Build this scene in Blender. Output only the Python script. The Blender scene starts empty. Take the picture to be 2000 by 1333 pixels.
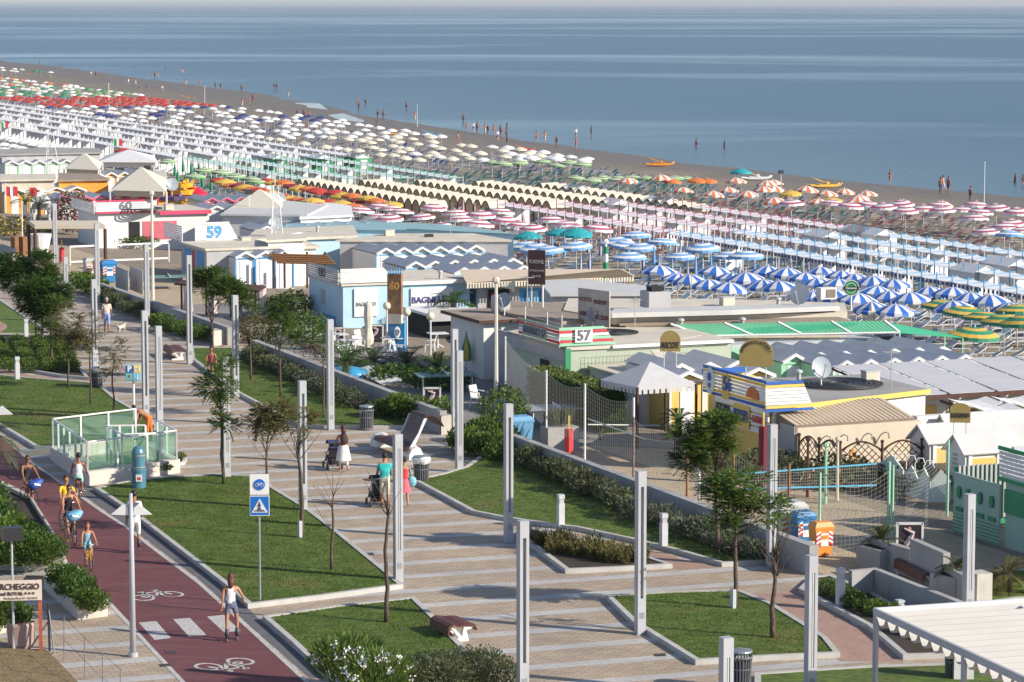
import bpy, bmesh, math, random
from mathutils import Vector, Matrix, noise
random.seed(7)
R=math.radians; S=bpy.context.scene; COL=S.collection; D=bpy.data
# ---------------- camera, sky, sun, exposure ----------------
F=5700.; TH=math.atan((666.5-9)/F); CZ=17.
cam=D.cameras.new('camera'); co=D.objects.new('camera',cam); COL.objects.link(co); S.camera=co
cam.lens=F/2000*36; cam.sensor_width=36; cam.clip_start=1; cam.clip_end=90000
co.location=(0,0,CZ); co.rotation_euler=(R(90)-TH,0,0)
SUN=Vector((.925,-.38,0)).normalized(); EL=R(26)
W=D.worlds.new("World"); S.world=W; W.use_nodes=True
nt=W.node_tree; bg=nt.nodes['Background']; sk=nt.nodes.new('ShaderNodeTexSky'); sk.sky_type='NISHITA'; sk.sun_disc=False
sk.sun_elevation=EL; sk.sun_rotation=math.atan2(SUN.x,SUN.y); sk.air_density=1.0; sk.dust_density=.3; sk.ozone_density=2.5
hs=nt.nodes.new('ShaderNodeHueSaturation'); hs.inputs['Saturation'].default_value=.62; mg=nt.nodes.new('ShaderNodeMix'); mg.data_type='RGBA'; mg.blend_type='MULTIPLY'; mg.inputs[0].default_value=1; mg.inputs[7].default_value=(.80,.90,1.08,1); nt.links.new(sk.outputs[0],hs.inputs['Color']); nt.links.new(hs.outputs[0],mg.inputs[6]); nt.links.new(mg.outputs[2],bg.inputs[0]); bg.inputs[1].default_value=.10
sl=D.lights.new('sun','SUN'); sl.energy=5; sl.angle=R(.53); sl.color=(1,.905,.76); so=D.objects.new('sun',sl); COL.objects.link(so)
so.rotation_euler=(-Vector((SUN.x*math.cos(EL),SUN.y*math.cos(EL),math.sin(EL)))).to_track_quat('-Z','Y').to_euler(); so.location=(60,-20,60)
S.view_settings.view_transform='Standard'; S.view_settings.look='None'; S.view_settings.exposure=.42; S.view_settings.gamma=1
S.render.engine='CYCLES'
# ---------------- geometry of the place: px -> ground, coast frame ----------------
A=Vector((-math.sin(R(22)),math.cos(R(22)))); B=Vector((math.cos(R(22)),math.sin(R(22))))
def at(px,py,z=0.):
    u=(px-1000)/F; v=(py-666.5)/F
    dy=math.cos(TH)-v*math.sin(TH); dz=-math.sin(TH)-v*math.cos(TH); k=(z-CZ)/dz
    return Vector((u*k,dy*k,z))
def P(s,t,z=0.): return Vector((s*A.x+t*B.x,s*A.y+t*B.y,z))
def stof(v): return v.x*A.x+v.y*A.y, v.x*B.x+v.y*B.y
def lerp(a,b,k): return a+(b-a)*k
def interp(tab,x):
    if x<=tab[0][0]: return tab[0][1]
    for (a,va),(b,vb) in zip(tab,tab[1:]):
        if x<=b: return va+(vb-va)*(x-a)/(b-a)
    return tab[-1][1]
def gz(t): return interp([(40.5,0),(48,0),(58,-.5),(76,-2.2),(90,-2.3),(112,-2.7),(150,-3.15),(158,-3.3),(167,-3.5),(176,-3.75),(190,-3.9)],t)
def gzp(v): return gz(stof(v)[1])
def atg(px,py,h=0.):   # point at height h above the beach ground seen at a pixel
    z=0.
    for _ in range(12):
        p=at(px,py,z+h); z=.5*z+.5*gzp(p)
    return Vector((p.x,p.y,z))
# ---------------- materials ----------------
MATS={}
def M(name,c=(.5,.5,.5),rough=.6,var=.12,scale=2.5,metal=0,bump=0.,dirt=0.,alpha=1.,trans=0.):
    if name in MATS: return MATS[name]
    m=D.materials.new(name); m.use_nodes=True; n=m.node_tree; b=n.nodes['Principled BSDF']
    b.inputs['Roughness'].default_value=rough; b.inputs['Metallic'].default_value=metal
    if trans: b.inputs['Transmission Weight'].default_value=trans; b.inputs['IOR'].default_value=1.45
    g=n.nodes.new('ShaderNodeNewGeometry'); no=n.nodes.new('ShaderNodeTexNoise'); no.inputs['Scale'].default_value=scale; no.inputs['Detail'].default_value=5
    n.links.new(g.outputs['Position'],no.inputs['Vector'])
    mr=n.nodes.new('ShaderNodeMapRange'); mr.inputs['From Min'].default_value=.3; mr.inputs['From Max'].default_value=.7
    mr.inputs['To Min'].default_value=1-var; mr.inputs['To Max'].default_value=1+var; n.links.new(no.outputs[0],mr.inputs['Value'])
    mx=n.nodes.new('ShaderNodeVectorMath'); mx.operation='SCALE'; mx.inputs[0].default_value=c; n.links.new(mr.outputs[0],mx.inputs['Scale'])
    out=mx.outputs[0]
    if dirt:
        n2=n.nodes.new('ShaderNodeTexNoise'); n2.inputs['Scale'].default_value=.6; n2.inputs['Detail'].default_value=9; n2.inputs['Roughness'].default_value=.7
        mp=n.nodes.new('ShaderNodeMapping'); mp.inputs['Scale'].default_value=(3,3,.6); n.links.new(g.outputs['Position'],mp.inputs[0]); n.links.new(mp.outputs[0],n2.inputs['Vector'])
        r2=n.nodes.new('ShaderNodeMapRange'); r2.inputs['From Min'].default_value=.5; r2.inputs['From Max'].default_value=.75; r2.inputs['To Max'].default_value=dirt; n.links.new(n2.outputs[0],r2.inputs['Value'])
        mm=n.nodes.new('ShaderNodeMix'); mm.data_type='RGBA'; n.links.new(r2.outputs[0],mm.inputs[0]); n.links.new(out,mm.inputs[6]); mm.inputs[7].default_value=(.16,.14,.11,1); out=mm.outputs[2]
    n.links.new(out,b.inputs['Base Color'])
    if bump:
        bu=n.nodes.new('ShaderNodeBump'); bu.inputs['Strength'].default_value=bump; bu.inputs['Distance'].default_value=.05
        n3=n.nodes.new('ShaderNodeTexNoise'); n3.inputs['Scale'].default_value=scale*6; n.links.new(g.outputs['Position'],n3.inputs['Vector'])
        n.links.new(n3.outputs[0],bu.inputs['Height']); n.links.new(bu.outputs[0],b.inputs['Normal'])
    MATS[name]=m; return m
class N:   # small node helper
    def __init__(s,name,rough=.8):
        s.m=D.materials.new(name); s.m.use_nodes=True; s.t=s.m.node_tree; s.b=s.t.nodes['Principled BSDF']; s.b.inputs['Roughness'].default_value=rough; MATS[name]=s.m
        s.g=s.t.nodes.new('ShaderNodeNewGeometry'); s.pos=s.g.outputs['Position']
    def link(s,a,b): s.t.links.new(a,b)
    def mapv(s,sc=(1,1,1),rot=0,loc=(0,0,0)):
        q=s.t.nodes.new('ShaderNodeMapping'); q.inputs['Scale'].default_value=sc; q.inputs['Rotation'].default_value=(0,0,rot); q.inputs['Location'].default_value=loc; s.link(s.pos,q.inputs[0]); return q.outputs[0]
    def noise(s,v,sc,det=4,ro=.5):
        q=s.t.nodes.new('ShaderNodeTexNoise'); q.inputs['Scale'].default_value=sc; q.inputs['Detail'].default_value=det; q.inputs['Roughness'].default_value=ro; s.link(v,q.inputs['Vector']); return q.outputs[0]
    def ramp(s,v,pts):
        q=s.t.nodes.new('ShaderNodeValToRGB'); cr=q.color_ramp
        while len(cr.elements)<len(pts): cr.elements.new(.5)
        for e,(p,c) in zip(cr.elements,pts): e.position=p; e.color=(*c,1) if len(c)==3 else c
        s.link(v,q.inputs[0]); return q.outputs[0]
    def mix(s,f,a,b,mode='MIX'):
        q=s.t.nodes.new('ShaderNodeMix'); q.data_type='RGBA'; q.blend_type=mode
        for i,v in ((0,f),(6,a),(7,b)):
            if isinstance(v,(int,float)): q.inputs[i].default_value=v
            elif isinstance(v,tuple): q.inputs[i].default_value=(*v,1)
            else: s.link(v,q.inputs[i])
        return q.outputs[2]
    def math(s,op,a,b=0.,c=0.):
        q=s.t.nodes.new('ShaderNodeMath'); q.operation=op
        for i,v in enumerate((a,b,c)):
            if isinstance(v,(int,float)): q.inputs[i].default_value=v
            else: s.link(v,q.inputs[i])
        return q.outputs[0]
    def sep(s,v):
        q=s.t.nodes.new('ShaderNodeSeparateXYZ'); s.link(v,q.inputs[0]); return q.outputs
    def bump(s,h,st,dist=.05):
        q=s.t.nodes.new('ShaderNodeBump'); q.inputs['Strength'].default_value=st; q.inputs['Distance'].default_value=dist; s.link(h,q.inputs['Height']); s.link(q.outputs[0],s.b.inputs['Normal'])
    def base(s,c): s.link(c,s.b.inputs['Base Color'])
# ---------------- mesh builder ----------------
class MB:
    def __init__(s): s.v=[]; s.f=[]; s.mi=[]; s.cm=0; s.x=None
    def add(s,vs,fs,mi=None):
        o=len(s.v); s.v+= [tuple(s.x@Vector(v)) if s.x else tuple(v) for v in vs]
        s.f+=[tuple(i+o for i in f) for f in fs]; s.mi+=[s.cm if mi is None else mi]*len(fs); return s
    def box(s,c,d,ang=0.,tilt=None):  # centre, full dims (x,y,z), rotation about z
        x,y,z=d[0]/2,d[1]/2,d[2]/2; ca,sa=math.cos(ang),math.sin(ang)
        vs=[]
        for i in (-1,1):
            for j in (-1,1):
                for k in (-1,1): vs.append((c[0]+i*x*ca-j*y*sa,c[1]+i*x*sa+j*y*ca,c[2]+k*z))
        return s.add(vs,[(0,1,3,2),(4,6,7,5),(0,4,5,1),(2,3,7,6),(0,2,6,4),(1,5,7,3)])
    def cb(s,s0,s1,t0,t1,z0,z1):   # box in coast frame
        q=[P(s0,t0),P(s0,t1),P(s1,t1),P(s1,t0)]
        return s.prism(q,z0,z1)
    def prism(s,poly,z0,z1,top=None):
        n=len(poly); ar=sum(poly[i].x*poly[(i+1)%n].y-poly[(i+1)%n].x*poly[i].y for i in range(n))
        if ar<0: poly=poly[::-1]
        tp=poly if top is None else (top[::-1] if ar<0 else top)
        vs=[(p.x,p.y,z0) for p in poly]+[(p.x,p.y,z1) for p in tp]
        return s.add(vs,[tuple(range(n))[::-1],tuple(range(n,2*n))]+[(i,(i+1)%n,n+(i+1)%n,n+i) for i in range(n)])
    def face(s,*pts,mi=None): return s.add(pts,[tuple(range(len(pts)))],mi)
    def slab(s,pts,th=.04):  # thick quad from 4 points
        p=[Vector(q) for q in pts]; nrm=(p[1]-p[0]).cross(p[2]-p[0]).normalized()*th
        n=len(p); vs=p+[q-nrm for q in p]
        return s.add(vs,[tuple(range(n)),tuple(range(n,2*n))[::-1]]+[(i,n+i,n+(i+1)%n,(i+1)%n) for i in range(n)])
    def tube(s,pts,r,n=6,cap=True):
        pts=[Vector(p) for p in pts]; rs=r if isinstance(r,(list,tuple)) else [r]*len(pts)
        vs=[];fs=[]; ref=None
        for i,p in enumerate(pts):
            d=(pts[min(i+1,len(pts)-1)]-pts[max(i-1,0)]).normalized()
            if ref is None: ref=Vector((0,0,1)) if abs(d.z)<.9 else Vector((1,0,0))
            u=d.cross(ref).normalized(); w=u.cross(d); ref=w
            for k in range(n):
                a=2*math.pi*k/n; vs.append(p+(u*math.cos(a)+w*math.sin(a))*rs[i])
        for i in range(len(pts)-1):
            for k in range(n): fs.append((i*n+k,i*n+(k+1)%n,(i+1)*n+(k+1)%n,(i+1)*n+k))
        if cap: fs.append(tuple(range(n))[::-1]); fs.append(tuple((len(pts)-1)*n+k for k in range(n)))
        return s.add(vs,fs)
    def lathe(s,c,prof,n=16,cap=True,mis=None):
        vs=[];fs=[];m=[]
        for r,z in prof:
            for k in range(n):
                a=2*math.pi*(k+.5)/n; vs.append((c[0]+r*math.cos(a),c[1]+r*math.sin(a),c[2]+z))
        for i in range(len(prof)-1):
            for k in range(n): fs.append((i*n+k,i*n+(k+1)%n,(i+1)*n+(k+1)%n,(i+1)*n+k))
        if cap: fs.append(tuple(range(n))[::-1]); fs.append(tuple((len(prof)-1)*n+k for k in range(n)))
        return s.add(vs,fs)
    def sph(s,c,r,n=10,m=6,sc=(1,1,1)):
        vs=[(c[0],c[1],c[2]-r*sc[2])]
        for i in range(1,m):
            a=-math.pi/2+math.pi*i/m
            for k in range(n): b=2*math.pi*k/n; vs.append((c[0]+r*sc[0]*math.cos(a)*math.cos(b),c[1]+r*sc[1]*math.cos(a)*math.sin(b),c[2]+r*sc[2]*math.sin(a)))
        vs.append((c[0],c[1],c[2]+r*sc[2])); L=len(vs)-1
        fs=[(0,1+(k+1)%n,1+k) for k in range(n)]
        for i in range(m-2):
            for k in range(n): a=1+i*n+k;b=1+i*n+(k+1)%n; fs.append((a,b,b+n,a+n))
        fs+=[(L,1+(m-2)*n+k,1+(m-2)*n+(k+1)%n) for k in range(n)]
        return s.add(vs,fs)
    def build(s,name,mats,parent=None,smooth=False,label=None,cat=None,group=None,kind=None,origin=None):
        if parent is not None and origin is None:
            origin=Vector((0,0,0)); q=parent
            while q is not None: origin=origin+q.location; q=q.parent
        o3=Vector(origin) if origin is not None else Vector((0,0,0))
        me=D.meshes.new(name); me.from_pydata([(v[0]-o3.x,v[1]-o3.y,v[2]-o3.z) for v in s.v],[],s.f)
        mats=mats if isinstance(mats,(list,tuple)) else [mats]
        for m in mats: me.materials.append(m)
        if len(mats)>1: me.polygons.foreach_set('material_index',[min(i,len(mats)-1) for i in s.mi])
        if smooth: me.polygons.foreach_set('use_smooth',[True]*len(me.polygons))
        me.update(); o=D.objects.new(name,me); COL.objects.link(o)
        if parent is not None: o.parent=parent
        elif origin is not None: o.location=o3
        tag(o,label,cat,group,kind); return o
def tag(o,label=None,cat=None,group=None,kind=None):
    if label: o['label']=label
    if cat: o['category']=cat
    if group: o['group']=group
    if kind: o['kind']=kind
    return o
def thing(name,label,cat,loc=(0,0,0),group=None):
    o=D.objects.new(name,None); COL.objects.link(o); o.location=loc; o.empty_display_size=.2
    return tag(o,label,cat,group)
def kids(o): return [c for c in KID.get(o.name,[])]
KID={}
def copytree(o,loc=None,rz=None,sc=None,label=None,group=None,parent=None):
    c=o.copy(); COL.objects.link(c)
    if parent is not None: c.parent=parent
    for ch in o.children: copytree(ch,parent=c)
    if loc is not None: c.location=loc
    if rz is not None: c.rotation_euler=(0,0,rz)
    if sc is not None: c.scale=(sc,)*3 if isinstance(sc,(int,float)) else sc
    if label: c['label']=label
    if group: c['group']=group
    return c
used=set()
def place(o,loc,rz=0.,sc=1.,label=None,group=None):  # first use moves the template itself, later uses copy it
    if o.name in used: return copytree(o,loc,rz,sc,label,group)
    used.add(o.name); o.location=loc; o.rotation_euler=(0,0,rz); o.scale=(sc,)*3 if isinstance(sc,(int,float)) else sc
    tag(o,label,None,group); return o
def text(body,size,org,xd,zd,mat,parent,name='lettering',ex=.012,bold=0.,align='CENTER',sx=1.,label=None,fit=None):
    cu=D.curves.new('txt','FONT'); cu.body=body; cu.size=size; cu.align_x=align; cu.align_y='CENTER'; cu.extrude=ex; cu.offset=bold; cu.resolution_u=3
    t=D.objects.new('txt',cu); COL.objects.link(t); bpy.context.view_layer.update()
    me=D.meshes.new_from_object(t.evaluated_get(bpy.context.evaluated_depsgraph_get())); D.objects.remove(t); D.curves.remove(cu)
    if fit and len(me.vertices): xs=[v.co.x for v in me.vertices]; sx=fit/(max(xs)-min(xs))
    xd=Vector(xd).normalized(); zd=Vector(zd).normalized(); nd=xd.cross(zd)
    o3=Vector((0,0,0)); q=parent
    while q is not None: o3+=q.location; q=q.parent
    for v in me.vertices: p=Vector(org)+xd*v.co.x*sx+zd*v.co.y+nd*v.co.z; v.co=p-o3
    me.materials.clear(); me.materials.append(mat); o=D.objects.new(name,me); COL.objects.link(o); o.parent=parent
    if label: o['label']=label
    return o
A3=Vector((A.x,A.y,0)); B3=Vector((B.x,B.y,0)); Z3=Vector((0,0,1)); ANG=R(22)
rnd=random.uniform
# ---------------- setting: ground, paths, water ----------------
def paving():
    n=N('promenade_paving_mat',.75); v=n.mapv(rot=-R(19)); x,y,z=n.sep(v)
    w=n.noise(n.mapv((.05,.05,.05)),1.,2)
    yy=n.math('ADD',y,n.math('MULTIPLY',w,.8)); fr=n.math('FRACT',n.math('DIVIDE',yy,2.07))
    st=n.math('GREATER_THAN',fr,.74)
    br=n.t.nodes.new('ShaderNodeTexBrick'); br.inputs['Scale'].default_value=1; br.inputs['Brick Width'].default_value=.34; br.inputs['Row Height'].default_value=.17; br.inputs['Mortar Size'].default_value=.009
    br.inputs['Color1'].default_value=(.38,.295,.22,1); br.inputs['Color2'].default_value=(.46,.375,.285,1); br.inputs['Mortar'].default_value=(.15,.12,.10,1); n.link(v,br.inputs['Vector'])
    b2=n.t.nodes.new('ShaderNodeTexBrick'); b2.inputs['Scale'].default_value=1; b2.inputs['Brick Width'].default_value=.6; b2.inputs['Row Height'].default_value=.27; b2.inputs['Mortar Size'].default_value=.006
    b2.inputs['Color1'].default_value=(.43,.42,.415,1); b2.inputs['Color2'].default_value=(.50,.49,.48,1); b2.inputs['Mortar'].default_value=(.26,.26,.27,1); n.link(v,b2.inputs['Vector'])
    c=n.mix(st,br.outputs[0],b2.outputs[0])
    big=n.noise(n.mapv(),.35,6,.65); c=n.mix(1.,c,n.ramp(big,[(.3,(.80,.79,.80)),(.5,(.98,.98,.98)),(.72,(1.12,1.08,1.02))]),'MULTIPLY')
    sp=n.noise(n.mapv((1,2,1)),3.5,6,.8); c=n.mix(1.,c,n.ramp(sp,[(.30,(.62,.6,.6)),(.42,(1,1,1)),(.7,(1.05,1.04,1.02))]),'MULTIPLY')
    n.base(c); n.bump(br.outputs['Fac'],.25,-.01); return n.m
def grassm(name='lawn_grass_mat',dry=.25):
    n=N(name,.85); v=n.mapv(); f=n.noise(v,28,4,.8); m=n.noise(v,.55,5,.6); l=n.noise(n.mapv((1,3.,1),rot=.5),1.6,4,.6)
    g=n.ramp(f,[(.28,(.035,.066,.008)),(.5,(.088,.150,.018)),(.72,(.175,.255,.045))])
    g=n.mix(n.ramp(m,[(.50,(0,0,0)),(.72,(1,1,1))]),g,n.mix(.5,g,(.17,.15,.05)))
    g=n.mix(1.,g,n.ramp(l,[(.3,(.62,.68,.6)),(.6,(1.18,1.15,1.05))]),'MULTIPLY')
    q=n.noise(n.mapv((1,1.6,1)),5.,5,.75); g=n.mix(1.,g,n.ramp(q,[(.32,(.42,.48,.4)),(.5,(1,1,1)),(.66,(1.5,1.4,1.2))]),'MULTIPLY')
    d=n.noise(n.mapv(loc=(7,3,0)),.28,3,.5); g=n.mix(n.ramp(d,[(.60,(0,0,0)),(.72,(.6,.6,.6))]),g,(.30,.19,.09))
    n.base(g); n.bump(f,.9,.06); return n.m
def sandm(name,c1,c2,sc=1.2,b=.6):
    n=N(name,.9); v=n.mapv(); f=n.noise(v,sc,7,.7); g=n.noise(v,sc*9,3,.6)
    c=n.mix(1.,n.ramp(f,[(.3,c1),(.7,c2)]),n.ramp(g,[(.3,(.78,.78,.78)),(.6,(1.05,1.05,1.05))]),'MULTIPLY'); n.base(c); n.bump(g,b,.09); return n.m
def flat(poly,z,name,m,label=None,kind='structure',cat=None):
    mb=MB(); q=[Vector((p.x,p.y,z)) for p in poly]
    ar=sum(q[i].x*q[(i+1)%len(q)].y-q[(i+1)%len(q)].x*q[i].y for i in range(len(q)))
    if ar<0: q=q[::-1]
    mb.face(*q); o=mb.build(name,m,kind=kind,label=label,cat=cat)
    bm=bmesh.new(); bm.from_mesh(o.data); bmesh.ops.triangulate(bm,faces=bm.faces[:],ngon_method='EAR_CLIP'); bm.to_mesh(o.data); bm.free(); return o
def px(*L,z=0.): return [at(x,y,z) for x,y in L]
pav=paving(); GR=grassm(); SOIL=sandm('planting_soil',(.035,.025,.018),(.075,.055,.04),3)
MB().face((-400,-200,-.02),P(30,40.5,-.02)+Vector((150,-230,0)),P(20,40.5,-.02),P(1600,40.5,-.02),(-2600,1600,-.02),(-2600,-200,-.02)).build('ground',M('earth_ground',(.22,.19,.15),.9),kind='structure')
MB().face(P(15,-60),P(15,40.5),P(900,40.5),P(900,-60)).build('promenade',pav,kind='structure')
# beach terrain
def wl(s): # waterline t as function of s, traced from the photo
    return interp([(200,165),(266,166.3),(300,163.5),(319,162.7),(370,164),(414,167.6),(470,172),(520,178),(560,186),(651,199),(760,206),(947,222),(1500,250)],s)+1.2*noise.noise(Vector((s*.045,0,0)))
mb=MB(); ss=[40+i*3. for i in range(60)]+[220+i*5 for i in range(80)]+[620+i*20. for i in range(60)]; tt=[40.5,42,45,48,53,58,64,70,76,83,90,100,112,125,138,150,156,160,164,167,170,174,180,188,200,235]
for s_ in ss:
    dw=wl(s_)-166
    for t_ in tt:
        te=t_ if t_<=112 else t_+dw*(t_-112)/(167-112)*(1 if t_<167 else 0)+ (dw if t_>=167 else 0)
        z=gz(t_) if t_<=190 else -4.5
        if 118<t_<175: z+=.05*noise.noise(Vector((s_*.06,te*.09,3)))
        mb.v.append(tuple(P(s_,te,z)))
nt_=len(tt)
for i in range(len(ss)-1):
    for j in range(nt_-1): mb.f.append((i*nt_+j,i*nt_+j+1,(i+1)*nt_+j+1,(i+1)*nt_+j)); mb.mi.append(0)
def beachm():
    n=N('beach_sand_mat',.85); v=n.mapv(); f=n.noise(v,.5,7,.7); g=n.noise(v,6,3,.6); z=n.sep(n.pos)[2]
    dry=n.ramp(f,[(.3,(.22,.18,.135)),(.7,(.33,.275,.21))])
    h=n.math('ADD',z,n.math('MULTIPLY',n.noise(n.mapv((.05,.05,.05)),1.6,4),.28))
    wet=n.t.nodes.new('ShaderNodeMapRange'); wet.inputs['From Min'].default_value=-3.20; wet.inputs['From Max'].default_value=-2.86; n.link(h,wet.inputs['Value'])
    c=n.mix(wet.outputs[0],n.ramp(f,[(.3,(.15,.122,.095)),(.7,(.215,.18,.14))]),dry)
    c=n.mix(1.,c,n.ramp(g,[(.3,(.75,.75,.75)),(.6,(1.05,1.05,1.05))]),'MULTIPLY'); n.base(c); n.bump(g,.5,.08)
    r=n.math('MULTIPLY_ADD',wet.outputs[0],.35,.5); n.link(r,n.b.inputs['Roughness']); return n.m
mb.build('beach_sand',beachm(),smooth=True,kind='structure')
# sea
def seam():
    n=N('sea_water_mat',.12); b=n.b; b.inputs['IOR'].default_value=1.33
    v=n.mapv((1,.35,1),rot=-R(22)); w1=n.noise(v,.9,5,.65)
    x,y,z=n.sep(n.pos)
    big=n.noise(n.mapv((.0014,.0045,.01),rot=R(-9)),1.,5,.6)
    band=n.noise(n.mapv((.00022,.0009,.01),rot=R(-4),loc=(3,1,0)),1.,4,.55)
    wv=n.t.nodes.new('ShaderNodeTexNoise'); wv.inputs['Scale'].default_value=.0022; wv.inputs['Detail'].default_value=3; n.link(n.pos,wv.inputs['Vector']); vm=n.t.nodes.new('ShaderNodeVectorMath'); vm.operation='MULTIPLY_ADD'; n.link(wv.outputs['Color'],vm.inputs[0]); vm.inputs[1].default_value=(0,420,0); n.link(n.pos,vm.inputs[2]); mpb=n.t.nodes.new('ShaderNodeMapping'); mpb.inputs['Scale'].default_value=(.0016,.0042,.01); mpb.inputs['Rotation'].default_value=(0,0,R(-10)); n.link(vm.outputs[0],mpb.inputs[0]); big=n.noise(mpb.outputs[0],1.,6,.62)
    sm=n.ramp(big,[(.50,(0,0,0)),(.62,(1,1,1))])
    s2=n.ramp(band,[(.56,(0,0,0)),(.66,(1,1,1))])
    k=n.math('MULTIPLY_ADD',n.math('MAXIMUM',sm,s2),-.55,1.)
    q=n.t.nodes.new('ShaderNodeBump'); q.inputs['Distance'].default_value=.22; n.link(w1,q.inputs['Height']); n.link(n.math('MULTIPLY',k,.75),q.inputs['Strength']); n.link(q.outputs[0],b.inputs['Normal'])
    # shallow water over pale sand near the shore
    cs=n.math('ADD',n.math('MULTIPLY',x,B.x),n.math('MULTIPLY',y,B.y))
    sh=n.t.nodes.new('ShaderNodeMapRange'); sh.inputs['From Min'].default_value=166; sh.inputs['From Max'].default_value=300; n.link(n.math('ADD',cs,n.math('MULTIPLY',n.noise(n.mapv((.02,.008,.02)),1,4),70.)),sh.inputs['Value'])
    c=n.mix(n.math('POWER',sh.outputs[0],.6),(.115,.19,.215),(.014,.080,.130)); c=n.mix(n.math('MULTIPLY',n.math('MAXIMUM',sm,s2),.75),c,(.085,.185,.235)); n.base(c); n.link(n.math('MULTIPLY_ADD',k,.16,.12),b.inputs['Roughness']); return n.m  # pale streaks: horizon sky reflected in smooth water, put into the base colour
MB().face((-30000,-1000,-3.5),(30000,-1000,-3.5),(30000,55000,-3.5),(-30000,55000,-3.5)).build('sea',seam(),kind='structure')
# tidal pools left on the wet sand
WP=M('pool_water',(.05,.08,.10),.08,.05)
for L in ([(615,190),(660,187),(700,196),(742,222),(715,226),(690,208),(640,198)],[(540,215),(580,205),(625,207),(640,218),(610,225),(560,224)],[(640,228),(670,226),(712,238),(705,246),(670,239)],[(100,142),(170,145),(210,153),(150,153)],[(300,168),(360,172),(420,178),(370,180)],[(480,193),(530,190),(540,202),(500,204)],[(350,180),(420,183),(440,188),(380,188)]):
    q=[]
    for x,y in L: p=atg(x,y); q.append(Vector((p.x,p.y,0)))
    zz=max(gzp(p) for p in q)
    flat(q,zz+.05 if zz<-3.0 else zz+.03,'tide_pool',WP)
# cycle path
def redm():
    n=N('cycle_path_asphalt',.85); v=n.mapv(); f=n.noise(v,.8,7,.7); g=n.noise(v,40,2,.6); c=n.ramp(f,[(.3,(.120,.036,.042)),(.7,(.165,.055,.060))])
    c=n.mix(1.,c,n.ramp(g,[(.35,(.8,.8,.8)),(.65,(1.12,1.12,1.12))]),'MULTIPLY'); w=n.noise(n.mapv((.35,1.6,1),rot=-R(68)),1.1,5,.65); c=n.mix(n.ramp(w,[(.52,(0,0,0)),(.70,(.55,.55,.55))]),c,(.175,.095,.09)); c=n.mix(n.ramp(n.noise(n.mapv(loc=(9,2,0)),1.9,4,.6),[(.62,(0,0,0)),(.70,(.6,.6,.6))]),c,(.075,.03,.035)); n.base(c); n.bump(g,.15,.02); return n.m
RED=redm()
left=[(0,835),(5,905),(40,960),(95,1050),(130,1100),(215,1180),(300,1272),(357,1333),(420,1400)]
right=[(700,1430),(600,1333),(500,1240),(390,1140),(287,1062),(250,1032),(200,1000),(152,966),(60,902),(22,868),(0,850)]
left=[(-160,760),(-90,905),(-20,930)]+left[2:]
right=right[:-1]+[(-60,800)]
flat(px(*left,*right),.004,'cycle_path',RED)
WL=M('white_road_paint',(.50,.48,.465),.7,.32,14,dirt=.45)
def strip(pts,w,z,name,m,side=0,**k):
    pts=[Vector((p.x,p.y)) for p in pts]; mb=MB(); L=[];Rr=[]
    for i,p in enumerate(pts):
        d=(pts[min(i+1,len(pts)-1)]-pts[max(i-1,0)]).normalized(); nn=Vector((-d.y,d.x)); L.append(p+nn*w*(.5+side/2)); Rr.append(p-nn*w*(.5-side/2))
    for i in range(len(pts)-1): mb.face((Rr[i].x,Rr[i].y,z),(Rr[i+1].x,Rr[i+1].y,z),(L[i+1].x,L[i+1].y,z),(L[i].x,L[i].y,z))
    return mb.build(name,m,**k)
strip(px(*left[2:]),.13,.008,'path_edge_line',WL,kind='structure'); strip(px(*right[1:]),.13,.008,'path_edge_line',WL,kind='structure')
DK=sandm('drain_paving',(.10,.10,.115),(.15,.15,.16),2,.1)
flat(px((605,1325),(500,1233),(390,1133),(287,1055),(200,994),(152,960),(176,950),(272,1015),(375,1098),(447,1150),(510,1214),(640,1325)),.004,'drain_strip',DK)
for L in ([(271,1217),(305,1214),(334,1247),(302,1251)],[(338,1210),(371,1208),(403,1241),(369,1244)],[(404,1205),(437,1202),(470,1233),(438,1236)]):
    flat(px(*L),.008,'zebra_stripe',WL)
# painted bicycles on the cycle path
def bikemark(c,u,v,rot=0):
    mb=MB(); c=Vector(c); 
    def T(x,y): return c+Vector(u)*x+Vector(v)*y
    def seg(a,b,w=.055):
        a=T(*a);b=T(*b);d=(b-a).normalized();nn=Vector((-d.y,d.x,0))*w; mb.face(a-nn,b-nn,b+nn,a+nn)
    for cx in (-.52,.52):
        for k in range(18):
            a=2*math.pi*k/18;b=2*math.pi*(k+1)/18
            mb.face(*[T(cx+r*math.cos(t),r*math.sin(t)) for r,t in ((.36,a),(.36,b),(.27,b),(.27,a))])
    for a,b in (((-.52,0),(-.15,.45)),((-.15,.45),(.35,.45)),((.35,.45),(-.05,0)),((-.05,0),(-.52,0)),((-.15,.45),(-.05,0)),((.35,.45),(.52,0)),((.35,.45),(.30,.62)),((.30,.62),(.45,.64)),((-.15,.45),(-.18,.6)),((-.28,.6),(-.06,.6))): seg(a,b)
    for v_ in range(len(mb.v)): mb.v[v_]=(mb.v[v_][0],mb.v[v_][1],.009)
    return mb.build('bicycle_marking',WL,kind='structure')
def mark(x0,y0,x1,y1,h):
    a=at(x0,y0);b=at(x1,y1);u=(b-a)/2.0; c=(a+b)/2; v=Vector((-u.y,u.x,0)).normalized()*h; return bikemark(c,u,v)
mark(256,1172,286,1168,1.6) if False else None
mark(252,1172,362,1158,1.25); mark(494,1290,378,1306,-1.3) if False else mark(498,1288,378,1308,1.3)
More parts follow.
